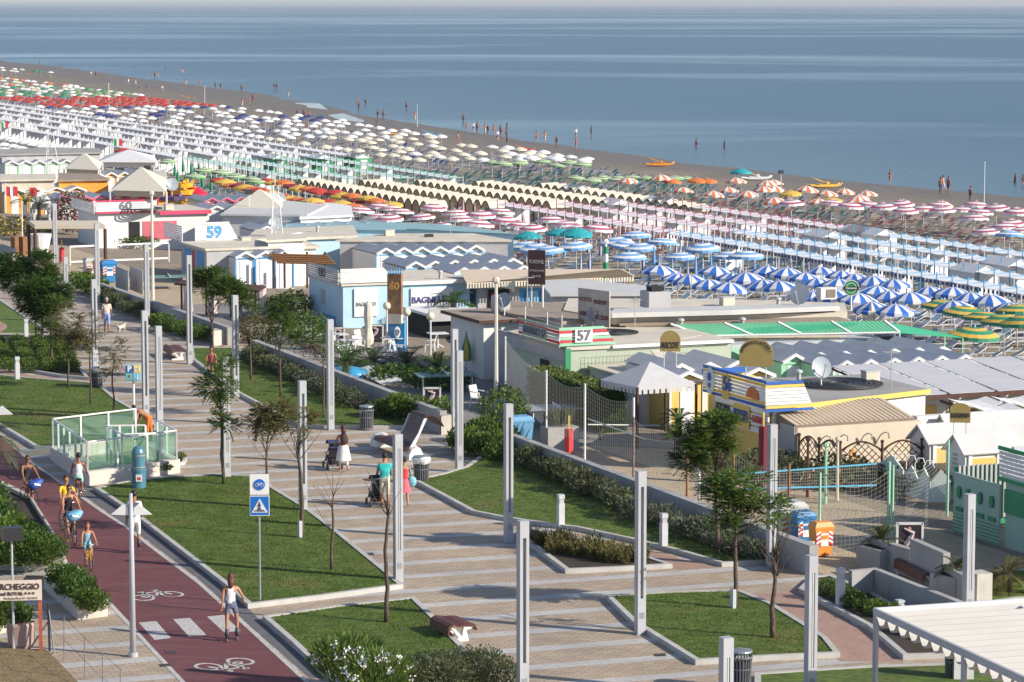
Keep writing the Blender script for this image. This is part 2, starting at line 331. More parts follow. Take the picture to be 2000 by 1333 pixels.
# lawns with kerbs
KERB=M('kerb_concrete',(.46,.45,.43),.8,.12,2,dirt=.25)
def kerb(pts,w=.16,h=.14,name='kerb',closed=True,z=0.,m=None):
    pts=[Vector((p.x,p.y)) for p in pts]; n=len(pts); ar=sum(pts[i].x*pts[(i+1)%n].y-pts[(i+1)%n].x*pts[i].y for i in range(n))
    if ar<0: pts=pts[::-1]
    inn=[];out=[]
    for i in range(n):
        a=pts[i-1] if (closed or i) else pts[0]-(pts[1]-pts[0]); b=pts[(i+1)%n] if (closed or i<n-1) else pts[-1]+(pts[-1]-pts[-2])
        d1=(pts[i]-a).normalized(); d2=(b-pts[i]).normalized(); n1=Vector((-d1.y,d1.x)); n2=Vector((-d2.y,d2.x)); m_=(n1+n2); m_=m_/max(.35,m_.dot(n1)) if m_.length>.01 else n1
        inn.append(pts[i]+m_*w*.5); out.append(pts[i]-m_*w*.5)
    mb=MB()
    for i in range(n if closed else n-1):
        j=(i+1)%n; L=(pts[j]-pts[i]).length; a,b,c,d=out[i],out[j],inn[j],inn[i]
        vs=[(q.x,q.y,z-.02) for q in (a,b,c,d)]+[(q.x,q.y,z+h) for q in (a,b,c,d)]
        fs=[(4,5,6,7),(0,1,5,4),(2,3,7,6)]
        if not closed and i==0: fs.append((3,0,4,7))
        if not closed and i==n-2: fs.append((1,2,6,5))
        mb.add(vs,fs)
    return mb.build(name,m or KERB,kind='structure'),inn
LAWNS=[]
def lawn(L,name='lawn',m=None,h=.14,zt=.11,w=.16):
    pts=px(*L); o,inn=kerb(pts,w,h); LAWNS.append((name,inn)); return flat([Vector((p.x,p.y,0)) for p in inn],zt,name,m or GR)
lawn([(190,960),(262,1008),(376,1096),(446,1150),(488,1188),(620,1172),(782,1150),(750,1122),(640,1032),(592,996),(529,958),(505,937),(420,934),(330,938),(250,947)])
lawn([(519,1213),(660,1192),(806,1176),(828,1197),(868,1238),(905,1276),(960,1345),(700,1362),(638,1322),(575,1262)])
lawn([(1189,1172),(1300,1165),(1400,1162),(1445,1163),(1502,1186),(1568,1227),(1610,1254),(1634,1284),(1500,1290),(1362,1298),(1240,1222)])
lawn([(812,944),(870,931),(912,918),(935,902),(945,890),(1005,905),(1075,935),(1137,962),(1240,1002),(1312,1035),(1435,1075),(1520,1100),(1412,1107),(1330,1083),(1237,1060),(1130,1037),(1032,1024),(975,1015),(925,1005),(868,974)])
lawn([(375,684),(450,684),(480,694),(560,728),(700,785),(800,828),(790,838),(707,838),(600,837),(572,828),(520,800),(467,772),(420,738),(378,706)])
lawn([(-60,735),(0,738),(60,744),(174,753),(196,760),(226,786),(268,810),(305,838),(300,870),(150,880),(72,878),(20,846),(-60,800)])
lawn([(-40,655),(0,658),(100,659),(130,695),(170,742),(120,738),(75,730),(0,712),(-40,704)],name='planting_bed',m=SOIL)
lawn([(-40,570),(0,590),(47,622),(97,657),(0,656),(-40,652)])
lawn([(1012,1048),(1108,1120),(1200,1116),(1306,1110),(1275,1100),(1240,1086),(1120,1058),(1032,1040)],name='planting_bed',m=SOIL)
lawn([(1565,1158),(1598,1176),(1640,1198),(1700,1230),(1768,1288),(1900,1284),(1900,1262),(1760,1200),(1700,1165),(1620,1132),(1590,1135)],name='planting_bed',m=SOIL)
lawn([(1905,1122),(2060,1120),(2060,1172),(1985,1176),(1935,1184),(1905,1165)])
lawn([(1480,1325),(1700,1311),(2060,1300),(2060,1420),(1480,1420)])
# rosy wood-look paths beside the beds
PK=sandm('rosy_path_paving',(.33,.20,.16),(.42,.28,.23),1.5,.1)
flat(px((1017,1020),(1030,1030),(1237,1068),(1400,1110),(1312,1111),(1245,1085),(1120,1052),(1020,1036)),.004,'side_path',PK)
flat(px((1470,1162),(1560,1152),(1640,1203),(1700,1240),(1765,1292),(1640,1292),(1610,1250),(1568,1224),(1510,1184)),.004,'side_path',PK)
flat(px((0,721),(75,737),(178,748),(178,753),(60,745),(0,741)),.004,'side_path',PK)
flat(px((-30,632),(0,634),(14,641),(13,648),(0,656),(-30,657)),.16,'side_path',PK)
flat(px((1600,1108),(1500,1113),(1490,1104),(1600,1060),(1760,1085),(1960,1128),(1960,1200),(1840,1165),(1700,1120)),.004,'side_path',PK)
# dark concrete yards of the beach establishments, volleyball sand
YD=sandm('yard_concrete',(.22,.21,.20),(.30,.28,.26),1.2,.1)
VS=sandm('court_sand',(.42,.34,.235),(.57,.465,.33),1.6,1.)
MB().face(P(30,40.9,.01),P(30,76,.01-2.1),P(96,76,.01-2.1),P(96,58,-.44),P(96,48,.012),P(96,40.9,.012)) 
flat([P(72,40.95),P(72,47.9),P(100,47.9),P(106,40.95)],.008,'volleyball_court',VS)
flat([P(106.4,41),P(100.3,47.9),P(124,47.9),P(124,41)],.008,'yard',YD); flat([P(52,41),P(52,47.9),P(71.9,47.9),P(71.9,41)],.008,'yard',YD)
flat([P(124.1,43.5),P(124.1,47.9),P(160,47.9),P(160,43.5)],.008,'yard',YD); flat([P(124.1,41),P(124.1,43.4),P(160,43.4),P(160,41)],.008,'volleyball_court',VS)
flat([P(160.1,41),P(160.1,47.9),P(230,47.9),P(230,41)],.008,'volleyball_court',VS)
# dry grass patch bottom-left
DG=sandm('dry_grass_mat',(.16,.12,.05),(.34,.25,.13),3,.8)
flat(px((-60,1270),(0,1270),(90,1272),(150,1333),(200,1400),(-60,1400)),.05,'dry_verge',DG)
# retaining walls
WC=M('retaining_wall_concrete',(.36,.355,.35),.85,.12,1.2,dirt=.3)
def cwall(p0,p1,h,th,name,lab,endp=None,z0=-.05,m=None,cat='wall'):
    d=(p1-p0).normalized(); nn=Vector((-d.y,d.x,0))*th/2; t_=MB().prism([p0-nn,p1-nn,p1+nn,p0+nn],z0,h); o3=Vector((p0.x,p0.y,0))
    return t_.build(name,m or WC,label=lab,cat=cat,origin=o3)
pw=[(1000,848,1590,1066,'long grey concrete retaining wall beside the volleyball net, ending by the orange bin'),(497,664,866,803,'grey concrete retaining wall behind the shrubs below the palm patio'),(196,553,450,640,'grey concrete retaining wall behind the man with the dog'),(-20,470,28,487,'short grey concrete wall at the far left by the brown planters')]
for x0,y0,x1,y1,l in pw:
    a=at(x0,y0,.9);b=at(x1,y1,.9); a.z=b.z=0; cwall(a,b,.9,.3,'retaining_wall',l)
# ---------------- promenade: lamps, bollards, bins, benches, trees, shrubs ----------------
def zat(b,py):  # height on the vertical through b seen at pixel row py
    lo,hi=b.z-2,b.z+14
    for _ in range(40):
        m=(lo+hi)/2; d=b.y*math.cos(TH)-(m-CZ)*math.sin(TH); w=-b.y*math.sin(TH)-(m-CZ)*math.cos(TH)
        if 666.5+F*w/d>py: lo=m
        else: hi=m
    return lo
def up(b,x,y,dy=0.):  # point seen at pixel (x,y), in the vertical plane through b (dy behind it)
    z=zat(Vector((b.x,b.y+dy,b.z)),y); d=(b.y+dy)*math.cos(TH)-(z-CZ)*math.sin(TH); return Vector(((x-1000)/F*d,b.y+dy,z))
PM=M('lamp_grey_paint',(.42,.43,.455),.45,.08,1,dirt=.3); PM2=M('lamp_diffuser',(.45,.46,.48),.4,.05)
BP0=M('base_plate_steel',(.25,.26,.28),.5,.1,3)
def lamp(x,yt,yb,label,wide=False,w=.24):
    b=at(x,yb); h=zat(b,yt); t=thing('lamp_post',label,'lamp post',b,'tall slotted lamp posts along the promenade')
    zb=min(1.0,h*.24); zt=h-.42; s0,t0=stof(b); h2=w/2
    MB().cb(s0-h2-.05,s0+h2+.05,t0-h2-.05,t0+h2+.05,-.01,.03).build('base_plate',BP0,t); MB().cb(s0-h2-.006,s0-h2-.001,t0-.07,t0+.07,.45,.62).build('service_hatch',BP0,t)
    MB().cb(s0-h2,s0+h2,t0-h2,t0+h2,0,zb).build('base',PM,t); MB().cb(s0-h2,s0+h2,t0-h2,t0+h2,zt,h).build('cap',PM,t)
    if wide:
        for a,c in ((-h2,-h2+.075),(h2-.075,h2)): MB().cb(s0-h2,s0+h2,t0+a,t0+c,zb,zt).build('upright',PM,t)
        MB().cb(s0-.02,s0+.02,t0-.018,t0+.018,zb,zt).build('light_tube',PM2,t)
    else:
        for a,c in ((-h2,-.038),(.038,h2)): MB().cb(s0-h2,s0+h2,t0+a,t0+c,zb,zt).build('upright',PM,t)
        MB().cb(s0-h2+.01,s0+h2-.04,t0-.018,t0+.018,zb,zt).build('light_tube',PM2,t)
    return t
LP=[(109,398,552,'far slotted lamp post left of the flat pergola roof',0),(191,436,592,'slotted lamp post in front of the white pergola roof end, beyond the man with the dog',0),(129,502,574,'short slotted lamp post behind the dark green tree crowns at far left',0),(186,546,724,'slotted lamp post between the thin trees left of the man with the dog',1),
(288,477,641,'slotted lamp post standing in front of the cream mast by the grey wall',0),(285,607,820,'slotted lamp post just right of the blue parking sign',1),(312,637,850,'slotted lamp post beside the glass stair enclosure and the bending man',0),(371,499,711,'slotted lamp post at the end of the small curved bench',1),
(461,577,778,'slotted lamp post by the left tip of the shrub-lined lawn',1),(443,697,937,'slotted lamp post behind the leafy tree on the edge of the front left lawn',0),(592,744,1002,'slotted lamp post right behind the forked thin tree left of the stroller woman',1),(646,624,840,'slotted lamp post at the lawn kerb just above the woman with the long white skirt',0),
(778,848,1139,'slotted lamp post next to the couple in teal and red',0),(888,643,845,'taller of the two overlapping lamp posts behind the curved bench',1),(897,685,922,'lamp post on the kerb right of the wavy slatted bench',0),(993,789,1061,'slotted lamp post at the near end of the long retaining wall lawn',1),
(1021,1017,1372,'lamp post at the bottom edge in front of the overgrown planting bed',1),(1250,920,1239,'slotted lamp post at the left kerb of the lower right lawn',1),(1506,829,1109,'slotted lamp post with the blue volleyball net behind it',0),(1582,1085,1372,'lamp post on the rosy path to the right of the lower right lawn',0),
(1890,965,1212,'slotted lamp post by the grey gabled green hut at the far right',0),(1416,1245,1560,'nearest lamp post top rising at the bottom edge beside a slatted bin',0)]
for x,yt,yb,l,wd in LP: lamp(x,yt,yb,l,bool(wd))
# bollard lights
BP=M('bollard_paint',(.52,.53,.55),.5,.05)
for x,yt,yb,l in [(51,623,658,'low grey bollard light on the far left lawn'),(34,697,741,'low grey bollard light by the dark planting rows at far left'),(1095,966,1026,'low grey bollard light in the middle of the lawn below the retaining wall'),(1296,1003,1068,'low grey bollard light on the lawn near the silvery shrubs'),(1641,1110,1184,'pale bollard light in the planting bed right of the front lamp post'),(1757,1172,1204,'small pale bollard light at the right end of the low planted strip'),(1669,1120,1155,'short pale bollard light at the corner of the sunken concrete wall'),(1031,1018,1052,'low grey bollard light beside the lamp post at the overgrown bed')]:
    b=at(x,yb,.1); t=thing('bollard_light',l,'bollard light',b,'low bollard lights'); h=zat(b,yt)-.1; s0,t0=stof(b)
    MB().cb(s0-.11,s0+.11,t0-.1,t0+.1,.1,.1+h*.72).build('post',BP,t); MB().cb(s0-.11,s0+.11,t0-.1,t0+.1,.1+h*.86,.1+h).build('cap',BP,t); MB().cb(s0-.09,s0+.09,t0-.08,t0+.08,.1+h*.72,.1+h*.86).build('diffuser',PM2,t)
# slatted bins
BM_=M('bin_steel',(.16,.17,.19),.4,.1,2,.5); BL=M('bin_lid',(.33,.35,.38),.35,.05,1,.5)
def bin_(x,yb,label,bag=False):
    b=at(x,yb); t=thing('litter_bin',label,'litter bin',b,'slatted steel litter bins'); mb=MB()
    for k in range(22):
        a=2*math.pi*k/22; c,s_=math.cos(a),math.sin(a); q=[b+Vector((c*r,s_*r,z)) for r,z in ((.24,.03),(.25,.45),(.265,.72),(.29,.82))]
        mb.tube(q,.022,4)
    mb.build('slats',BM_,t,smooth=False)
    m=MB(); 
    for z,r in ((.05,.245),(.5,.25),(.80,.295)):
        m.lathe(b+Vector((0,0,z)),[(r-.01,0),(r+.012,0),(r+.012,.035),(r-.01,.035)],22,False)
    m.build('rings',BL,t); MB().lathe(b,[(.2,.06),(.215,.7)],18).build('liner',M('bin_liner',(.05,.05,.055),.6),t)
    m=MB(); m.lathe(b+Vector((0,0,.93)),[(.24,0),(.30,.015),(.29,.05),(.1,.075),(.0,.08)],22); 
    for k in range(4): a=k*math.pi/2+.5; m.tube([b+Vector((.2*math.cos(a),.2*math.sin(a),.8)),b+Vector((.2*math.cos(a),.2*math.sin(a),.94))],.015,4)
    m.build('lid',BL,t,smooth=False)
    if bag: 
        m=MB(); m.lathe(b,[(.27,.72),(.33,.80),(.35,.9),(.31,.955)],14,False)
        m.v=[(v[0]+rnd(-.02,.02),v[1]+rnd(-.02,.02),v[2]+rnd(-.03,.03)) for v in m.v]; m.build('bin_bag',M('white_plastic_bag',(.75,.75,.76),.4),t)
bin_(716,840,'slatted bin on the lawn edge above the white bench foot'); bin_(823,944,'slatted bin with white bag folded over its rim beside the woman in red',True); bin_(1446,1345,'nearest slatted bin at the bottom edge beside the lamp post top'); bin_(189,760,'slatted bin at the corner of the planting bed under the thin trees'); bin_(1866,1330,'slatted bin half hidden under the white pergola awning')
# timber and steel benches
WOOD=M('bench_wood',(.125,.032,.018),.5,.3,9,bump=.2); WOODD=M('bench_wood_dark',(.055,.022,.018),.5,.3,9); WFT=M('bench_foot_white',(.72,.72,.70),.5,.05)
def slats(prof,o,ax,ay,L,n,name,m,par,th=.035):  # profile of points (u,z) extruded as n thin strips across
    mb=MB()
    for (a,az),(b,bz) in zip(prof,prof[1:]):
        d=math.hypot(b-a,bz-az); k=max(1,int(d/.075))
        for i in range(k):
            u0=a+(b-a)*(i+.04)/k; z0=az+(bz-az)*(i+.04)/k; u1=a+(b-a)*(i+.95)/k; z1=az+(bz-az)*(i+.95)/k
            p=[o+ax*u0+Z3*z0-ay*L/2,o+ax*u1+Z3*z1-ay*L/2,o+ax*u1+Z3*z1+ay*L/2,o+ax*u0+Z3*z0+ay*L/2]; mb.slab(p[::-1] if (p[1]-p[0]).cross(p[2]-p[0]).z<0 else p,th)
    return mb.build(name,m,par)
def bench1(p,ang,L,label,foot=1):
    t=thing('bench',label,'bench',p,'wooden slatted benches'); ax=Vector((math.cos(ang),math.sin(ang),0)); ay=Vector((-ax.y,ax.x,0))
    slats([(-.42,.28),(-.36,.44),(-.1,.47),(.12,.43),(.3,.5),(.42,.44),(.45,.2)],p,ax,ay,L,9,'seat',WOOD,t)
    for e in (-1,1):
        o=p+ay*e*(L/2-.12); mb=MB()
        pr=[(-.2,0),(.38,0),(.40,.06),(.1,.10),(.33,.40),(.26,.42),(.0,.12),(-.05,.40),(-.35,.40),(-.33,.34),(-.12,.30),(-.18,.06)]
        vs=[o+ax*u+Z3*z-ay*.05 for u,z in pr]+[o+ax*u+Z3*z+ay*.05 for u,z in pr]; n_=len(pr)
        mb.add(vs,[tuple(range(n_)),tuple(range(n_,2*n_))[::-1]]+[(i,n_+i,n_+(i+1)%n_,(i+1)%n_) for i in range(n_)]); mb.build('foot',WFT,t)
    return t
def sb(x0,y0,x1,y1,label,z=0.,dd=0):
    a=at(x0,y0,z);b=at(x1,y1,z); d=(b-a); p=(a+b)/2; bench1(p,math.atan2(d.y,d.x)-math.pi/2,d.length,label)
sb(868,1236,905,1254,'short slatted bench between the front lawn tip and the paving')
b=at(887,1232); sb(336,692,352,704,'small curved bench beside the lamp post in the middle distance')
sb(1772,1120,1830,1152,'bench with white curved feet against the concrete wall beside the poster board')
# wavy double bench with high curled back
bp=at(790,893); t=thing('sculptural_bench','large wavy bench with a curled high slatted back and two rounded white feet','bench',bp)
ax=(at(850,890)-at(760,850)); ax=(at(830,905)-at(725,862)); L2=ax.length; ax.normalize(); ay=Vector((-ax.y,ax.x,0))
o=at(778,884)
mb=MB(); slats([(-.35,.42),(.0,.46),(.3,.44),(.42,.3)],o,ay*-1,ax,3.4,9,'seat',WOOD,t)
b0=o+ax*.9-ay*.1
slats([(-.55,.44),(-.2,.42),(.1,.6),(.35,1.05),(.55,1.55),(.62,1.62)],b0,ay,ax,1.5,9,'backrest',WOODD,t)
slats([(.62,1.62),(.95,1.58),(1.2,1.42),(1.35,1.15)],b0,ay,ax,1.5,9,'curled_top',WOODD,t)
for k in (-.8,.8):
    m=MB(); q=[b0+ax*k+ay*u+Z3*z for u,z in ((-.1,.38),(.08,.36),(.64,1.5),(.52,1.5),(.28,.95))]; m.slab(q,.06); m.build('side_plate',WFT,t)
for k,w in ((-1.75,.42),(1.65,.36)):
    c=o+ax*k; m=MB(); 
    pr=[(-w,0),(w,0),(w*.95,.25),(w*.6,.46),(0,.52),(-w*.6,.44),(-w*.95,.22)]; vs=[c+ay*u+Z3*z-ax*.3 for u,z in pr]+[c+ay*u*.8+Z3*z*.9+ax*.3 for u,z in pr]
    m.add(vs,[tuple(range(7)),tuple(range(7,14))[::-1]]+[(i,7+i,7+(i+1)%7,(i+1)%7) for i in range(7)]); m.build('foot',WFT,t)
# ---- foliage ----
def leafm(name,c,var=.35):
    n=N(name,.55); f=n.noise(n.mapv(),1.1,3,.6); g=n.noise(n.mapv(),14,2,.5)
    d=tuple(x*.55 for x in c); l=tuple(min(1,x*1.5) for x in c); q=n.mix(n.ramp(f,[(.35,(0,0,0)),(.65,(1,1,1))]),d,c); q=n.mix(n.ramp(g,[(.45,(0,0,0)),(.7,(.8,.8,.8))]),q,l); n.base(q)
    n.b.inputs['Specular IOR Level'].default_value=.3
    tr=n.t.nodes.new('ShaderNodeBsdfTranslucent'); n.link(q,tr.inputs[0]); mx=n.t.nodes.new('ShaderNodeMixShader'); mx.inputs[0].default_value=.4
    n.link(n.b.outputs[0],mx.inputs[1]); n.link(tr.outputs[0],mx.inputs[2]); n.link(mx.outputs[0],n.t.nodes['Material Output'].inputs[0]); return n.m
LD=leafm('leaf_dark',(.075,.145,.027)); LG=leafm('leaf_green',(.12,.19,.035)); LO=leafm('leaf_olive',(.17,.155,.055)); LS=leafm('leaf_silver',(.15,.17,.115)); LY=leafm('leaf_yellowgreen',(.15,.20,.05)); LB=leafm('leaf_bright',(.09,.16,.03)); LGS=leafm('leaf_greygreen',(.125,.145,.07))
BK=M('bark',(.105,.075,.055),.9,.3,8,bump=.5); BKD=M('bark_dark',(.055,.04,.03),.9,.3,8,bump=.5)
def leaf(mb,p,d,w,l,nrm):
    s_=d.cross(nrm); s_=s_.normalized()*w if s_.length>1e-4 else Vector((w,0,0)); mb.add([p,p+d*l*.5+s_,p+d*l,p+d*l*.5-s_],[(0,1,2,3)])
def rv(): 
    while 1:
        v=Vector((rnd(-1,1),rnd(-1,1),rnd(-1,1)))
        if .05<v.length<1: return v
def spray(mb,p,d,L,n,w,l):  # feathery frond
    d=d.normalized(); up_=Vector((0,0,1)); s_=d.cross(up_)
    if s_.length<.1: s_=Vector((1,0,0))
    s_.normalize()
    for i in range(n):
        k=(i+.5)/n; q=p+d*L*k+Vector((0,0,-.25*L*k*k)); sd=1 if i%2 else -1
        dd=(s_*sd*(1-.4*k)+d*.5+rv()*.25).normalized(); leaf(mb,q,dd,w,l*(1-.35*k),(up_+rv()*.5).normalized())
def tree(bx,by,label,trunk,crowns,lm,dens=1.,r=.075,twigs=0,size=1.,name='tree',bark=BK,z=.1,support=False):
    b=at(bx,by,z); t=thing(name,label,'tree',b,'young trees along the promenade')
    pts=[b]+[up(b,x,y) for x,y in trunk]; n=len(pts); top=pts[-1]
    mb=MB(); rr=[r*(1-.55*i/(n-1)) for i in range(n)]
    fine=[];fr=[]
    for i in range(n-1):
        for k in range(3):
            q=lerp(pts[i],pts[i+1],k/3.); j=.02 if i+k else 0; fine.append(q+Vector((rnd(-j,j),rnd(-j,j),0))); fr.append(rr[i]+(rr[i+1]-rr[i])*k/3.)
    fine.append(top); fr.append(rr[-1]); mb.tube(fine,fr,7)
    lf=MB(); k0=0
    for (cx,cy,rx,ry) in crowns:
        c=up(b,cx,cy); R_=rx/F*b.y*.5*2; H_=ry/F*b.y; 
        st_=min(fine[len(fine)//3:],key=lambda q:(q-c).length)
        for i in range(max(4,int(6*dens))):   # limbs
            e=c+Vector((rnd(-.75,.75)*R_,rnd(-.75,.75)*R_,rnd(-.3,.8)*H_)); s1=random.choice(fine[-3:]) if (top-c).length<(st_-c).length+.4 else st_; m_=lerp(s1,e,.5)+Vector((rnd(-.08,.08),rnd(-.08,.08),-.12*(e-s1).length)); rb=rr[-1]*.6
            mb.tube([s1,m_,e],[rb,rb*.6,rb*.25],5)
        ns=int(420*dens*max(.15,(R_*R_*.9+R_*H_))/1.2)
        seed=rnd(0,99); tries=0; made=0
        while made<ns and tries<ns*6:
            tries+=1; v=rv()
            if v.length<.35: continue
            q=c+Vector((v.x*R_,v.y*R_,v.z*H_)); nv=noise.noise(Vector((q.x*1.5+seed,q.y*1.5,q.z*2.6)))
            if nv<-.02: continue
            made+=1; out=Vector((v.x,v.y,.15+.5*v.z)); spray(lf,q,out+rv()*.5,.40*size,10,.036*size,.16*size)
    for i in range(twigs):
        a=rnd(0,6.28); L=rnd(.5,1.3); s1=random.choice(fine[-4:]); q=[s1]
        for k in range(3): q.append(q[-1]+Vector((math.cos(a)*.22*L,math.sin(a)*.15*L,.3*L))+rv()*.05)
        mb.tube(q,[rr[-1]*.5,rr[-1]*.35,rr[-1]*.22,.006],4)
        if lm and rnd(0,1)<.35: spray(lf,q[-1],rv()+Vector((0,0,.5)),.3,6,.025,.12)
    mb.build('trunk',bark,t,smooth=True)
    if lf.v: lf.build('crown',lm,t)
    if support:
        s0,t0=stof(b); MB().cb(s0-.1,s0+.1,t0-.12,t0-.02,z,z+.55).build('trunk_guard',BP,t)
    return t
tree(71,664,'dense dark green tree with the widest crown, leftmost of the far tree row',[(70,620),(66,575)],[(38,540,42,26),(75,520,36,26),(20,520,26,18),(90,545,20,18)],LD,1.5,.08)
tree(83,682,'dark green tree in front of the leftmost wide-crowned tree',[(83,650),(82,610)],[(82,585,45,32),(60,565,30,22),(105,572,30,22),(85,615,28,14)],LD,1.5,.08)
tree(101,711,'tree with thinning olive crown right behind the short lamp post',[(100,670),(98,630)],[(112,612,26,30),(96,650,22,12)],LG,.9,.07)
tree(134,758,'brownish feathery young tree between two planting rows',[(134,720),(133,670)],[(133,635,26,38),(150,668,20,16)],LO,.7,.06)
tree(177,790,'small brownish tree on the left lawn beside the slatted bin',[(177,750),(176,700),(174,680)],[(170,640,24,26),(160,665,22,12)],LO,.6,.055,3)
tree(223,819,'thin sparse tree just below the walking dog',[(222,780),(219,740),(221,715)],[(222,690,26,20),(222,726,20,8)],LO,.38,.05,4)
tree(416,690,'green tree in the group beyond the curved bench, left of its pair',[(416,650),(410,600)],[(402,555,26,20),(422,545,28,18),(395,535,16,10)],LG,1.2,.06)
tree(490,742,'green umbrella-crowned tree on the upper lawn behind the lamp post',[(490,700),(488,640)],[(450,575,34,20),(478,592,22,18),(440,560,24,14)],LG,1.2,.06)
tree(548,775,'slim tree with loose green crown in front of the palm patio',[(548,720),(546,670)],[(545,600,26,22),(520,608,14,20),(565,585,16,12),(545,640,30,18)],LG,.6,.055,3)
tree(632,816,'slim bare-forked tree on the upper lawn beside the tall lamp post',[(632,760),(631,705),(632,690)],[(607,655,34,22),(585,668,20,12)],LG,.5,.05,6)
tree(437,946,'slender tree with dark leafy top on the edge of the front left lawn',[(433,890),(434,820),(430,770)],[(424,752,38,20),(410,765,26,12),(436,722,26,18),(438,830,22,9),(424,815,14,5)],LG,.8,.07)
tree(521,950,'young tree with wide flat brown-green crown behind the cycle sign',[(520,900),(524,852)],[(528,806,46,14),(515,825,38,16),(545,800,26,12)],LO,.75,.055,4)
tree(590,1050,'forked tree with dry open twigs in front of the lamp post, on the front lawn',[(590,980),(585,900),(580,878)],[(582,828,34,14),(600,815,20,10)],LO,.42,.075,10,support=True)
tree(648,1113,'leafless little tree with a Y fork on the front left lawn',[(649,1040),(651,970)],[],None,0,.055,9)
tree(754,1216,'tall thin leafless tree on the lower lawn beside the lamp post',[(757,1150),(752,1075),(758,1010),(757,985)],[],None,0,.07,8)
tree(1402,1082,'tree with the fullest dark green crown in front of the beige awning',[(1402,1030),(1398,970),(1396,930)],[(1400,836,42,24),(1345,862,40,20),(1380,880,46,20),(1345,900,26,12),(1395,915,22,16),(1425,830,22,14)],LG,1.2,.085)
tree(1436,1188,'tree with layered crown overlapping the lamp post by the orange bin',[(1437,1120),(1435,1060),(1440,1015)],[(1420,950,48,16),(1455,945,50,16),(1470,1002,50,18),(1420,985,26,12),(1510,985,24,12),(1400,1015,22,8)],LG,.85,.075,4,support=True)
tree(1510,1246,'nearly bare forked tree on the lower right lawn',[(1507,1190),(1514,1130),(1511,1089)],[(1530,1000,34,22),(1525,1030,26,16)],LG,.18,.085,13)
def bushmesh(n,rx,ry,h,lw,ll,seed=0,stems=True):
    random.seed(seed); mb=MB()
    for i in range(n):
        v=rv(); 
        if v.length<.5: v=v.normalized()*rnd(.5,1)
        bump_=1+.25*noise.noise(v*2.2+Vector((seed,0,0)))
        q=Vector((v.x*rx*bump_,v.y*ry*bump_,max(.02,h*.5+v.z*h*.5*bump_)))
        d=(Vector((v.x,v.y,v.z*.6+.5))+rv()*.8).normalized(); leaf(mb,q,d,lw,ll,rv())
    return mb
def bush_t(name,n,rx,ry,h,lw,ll,lm,cat,group,seed):
    t=thing(name,'shrub',cat,(0,-500,0),group); m=bushmesh(n,rx,ry,h,lw,ll,seed)
    me=m.build('foliage',lm); me.parent=t
    s=MB()
    for k in range(7): a=k*.9; s.tube([(rnd(-.1,.1),rnd(-.1,.1),-.02),(.45*rx*math.cos(a),.45*ry*math.sin(a),h*.75)],[.02,.008],4)
    o=s.build('stems',BKD); o.parent=t; return t
T_s=[bush_t('shrub',520,.55,.5,.75,.035,.13,m_,'shrub','grey-green shrubs along the retaining walls',i) for i,m_ in enumerate((LGS,LS,LGS))]
def row(x0,y0,x1,y1,n,ts,sc,lab,grp,z=.1,j=.15):
    a=at(x0,y0,z);b=at(x1,y1,z)
    for i in range(n):
        p=lerp(a,b,(i+.5)/n)+Vector((rnd(-j,j),rnd(-j,j),0)); o=place(random.choice(ts),p,rnd(0,6.28),(sc*rnd(.85,1.2),sc*rnd(.85,1.2),sc*rnd(.75,1.25)),lab,grp)
row(1012,905,1240,1010,13,T_s,.95,'grey-green shrub in the row below the long retaining wall','grey-green shrubs below the long retaining wall')
T_v=[bush_t('silver_shrub',560,.6,.5,.7,.022,.19,LS,'shrub','silvery shrubs',i+5) for i in range(2)]
row(1240,1012,1480,1098,11,T_v,.95,'silvery spiky shrub along the wall','silvery shrubs at the near end of the long wall')
row(475,700,700,800,17,T_s,.95,'grey-green shrub in the row under the patio wall','shrubs under the patio retaining wall')
row(205,590,285,625,9,T_s,.9,'grey-green shrub by the far retaining wall','shrubs by the far retaining wall'); 
T_g=[bush_t('green_shrub',520,.6,.6,.8,.05,.13,m_,'shrub','green shrubs',i+9) for i,m_ in enumerate((LB,LG))]
row(298,640,405,664,7,T_g,.9,'low bright green shrub at the end of the far wall bed','green shrubs at the end of the far wall bed')
row(140,552,205,590,5,[T_g[1]],1.2,'dark green shrub at the top of the far wall bed','dark green shrubs at the top of the far bed')
row(745,812,875,828,8,[T_g[1]],1.05,'large dark green shrub behind the lawn bin','large dark shrubs behind the wavy bench')
row(890,872,985,900,8,T_g,.95,'low bright green shrub at the curved kerb','green shrubs at the curved kerb')
row(925,856,985,874,4,[T_g[1]],.95,'tall dark shrub beside the curved kerb bed','tall dark shrubs beside the curved kerb')
row(1610,1160,1745,1212,7,T_g,.55,'young green shrub in the low planted strip','green shrubs in the low planted strip')
row(1785,1235,1880,1262,4,[T_g[1]],.55,'small shrub under the white pergola','small shrubs under the pergola')
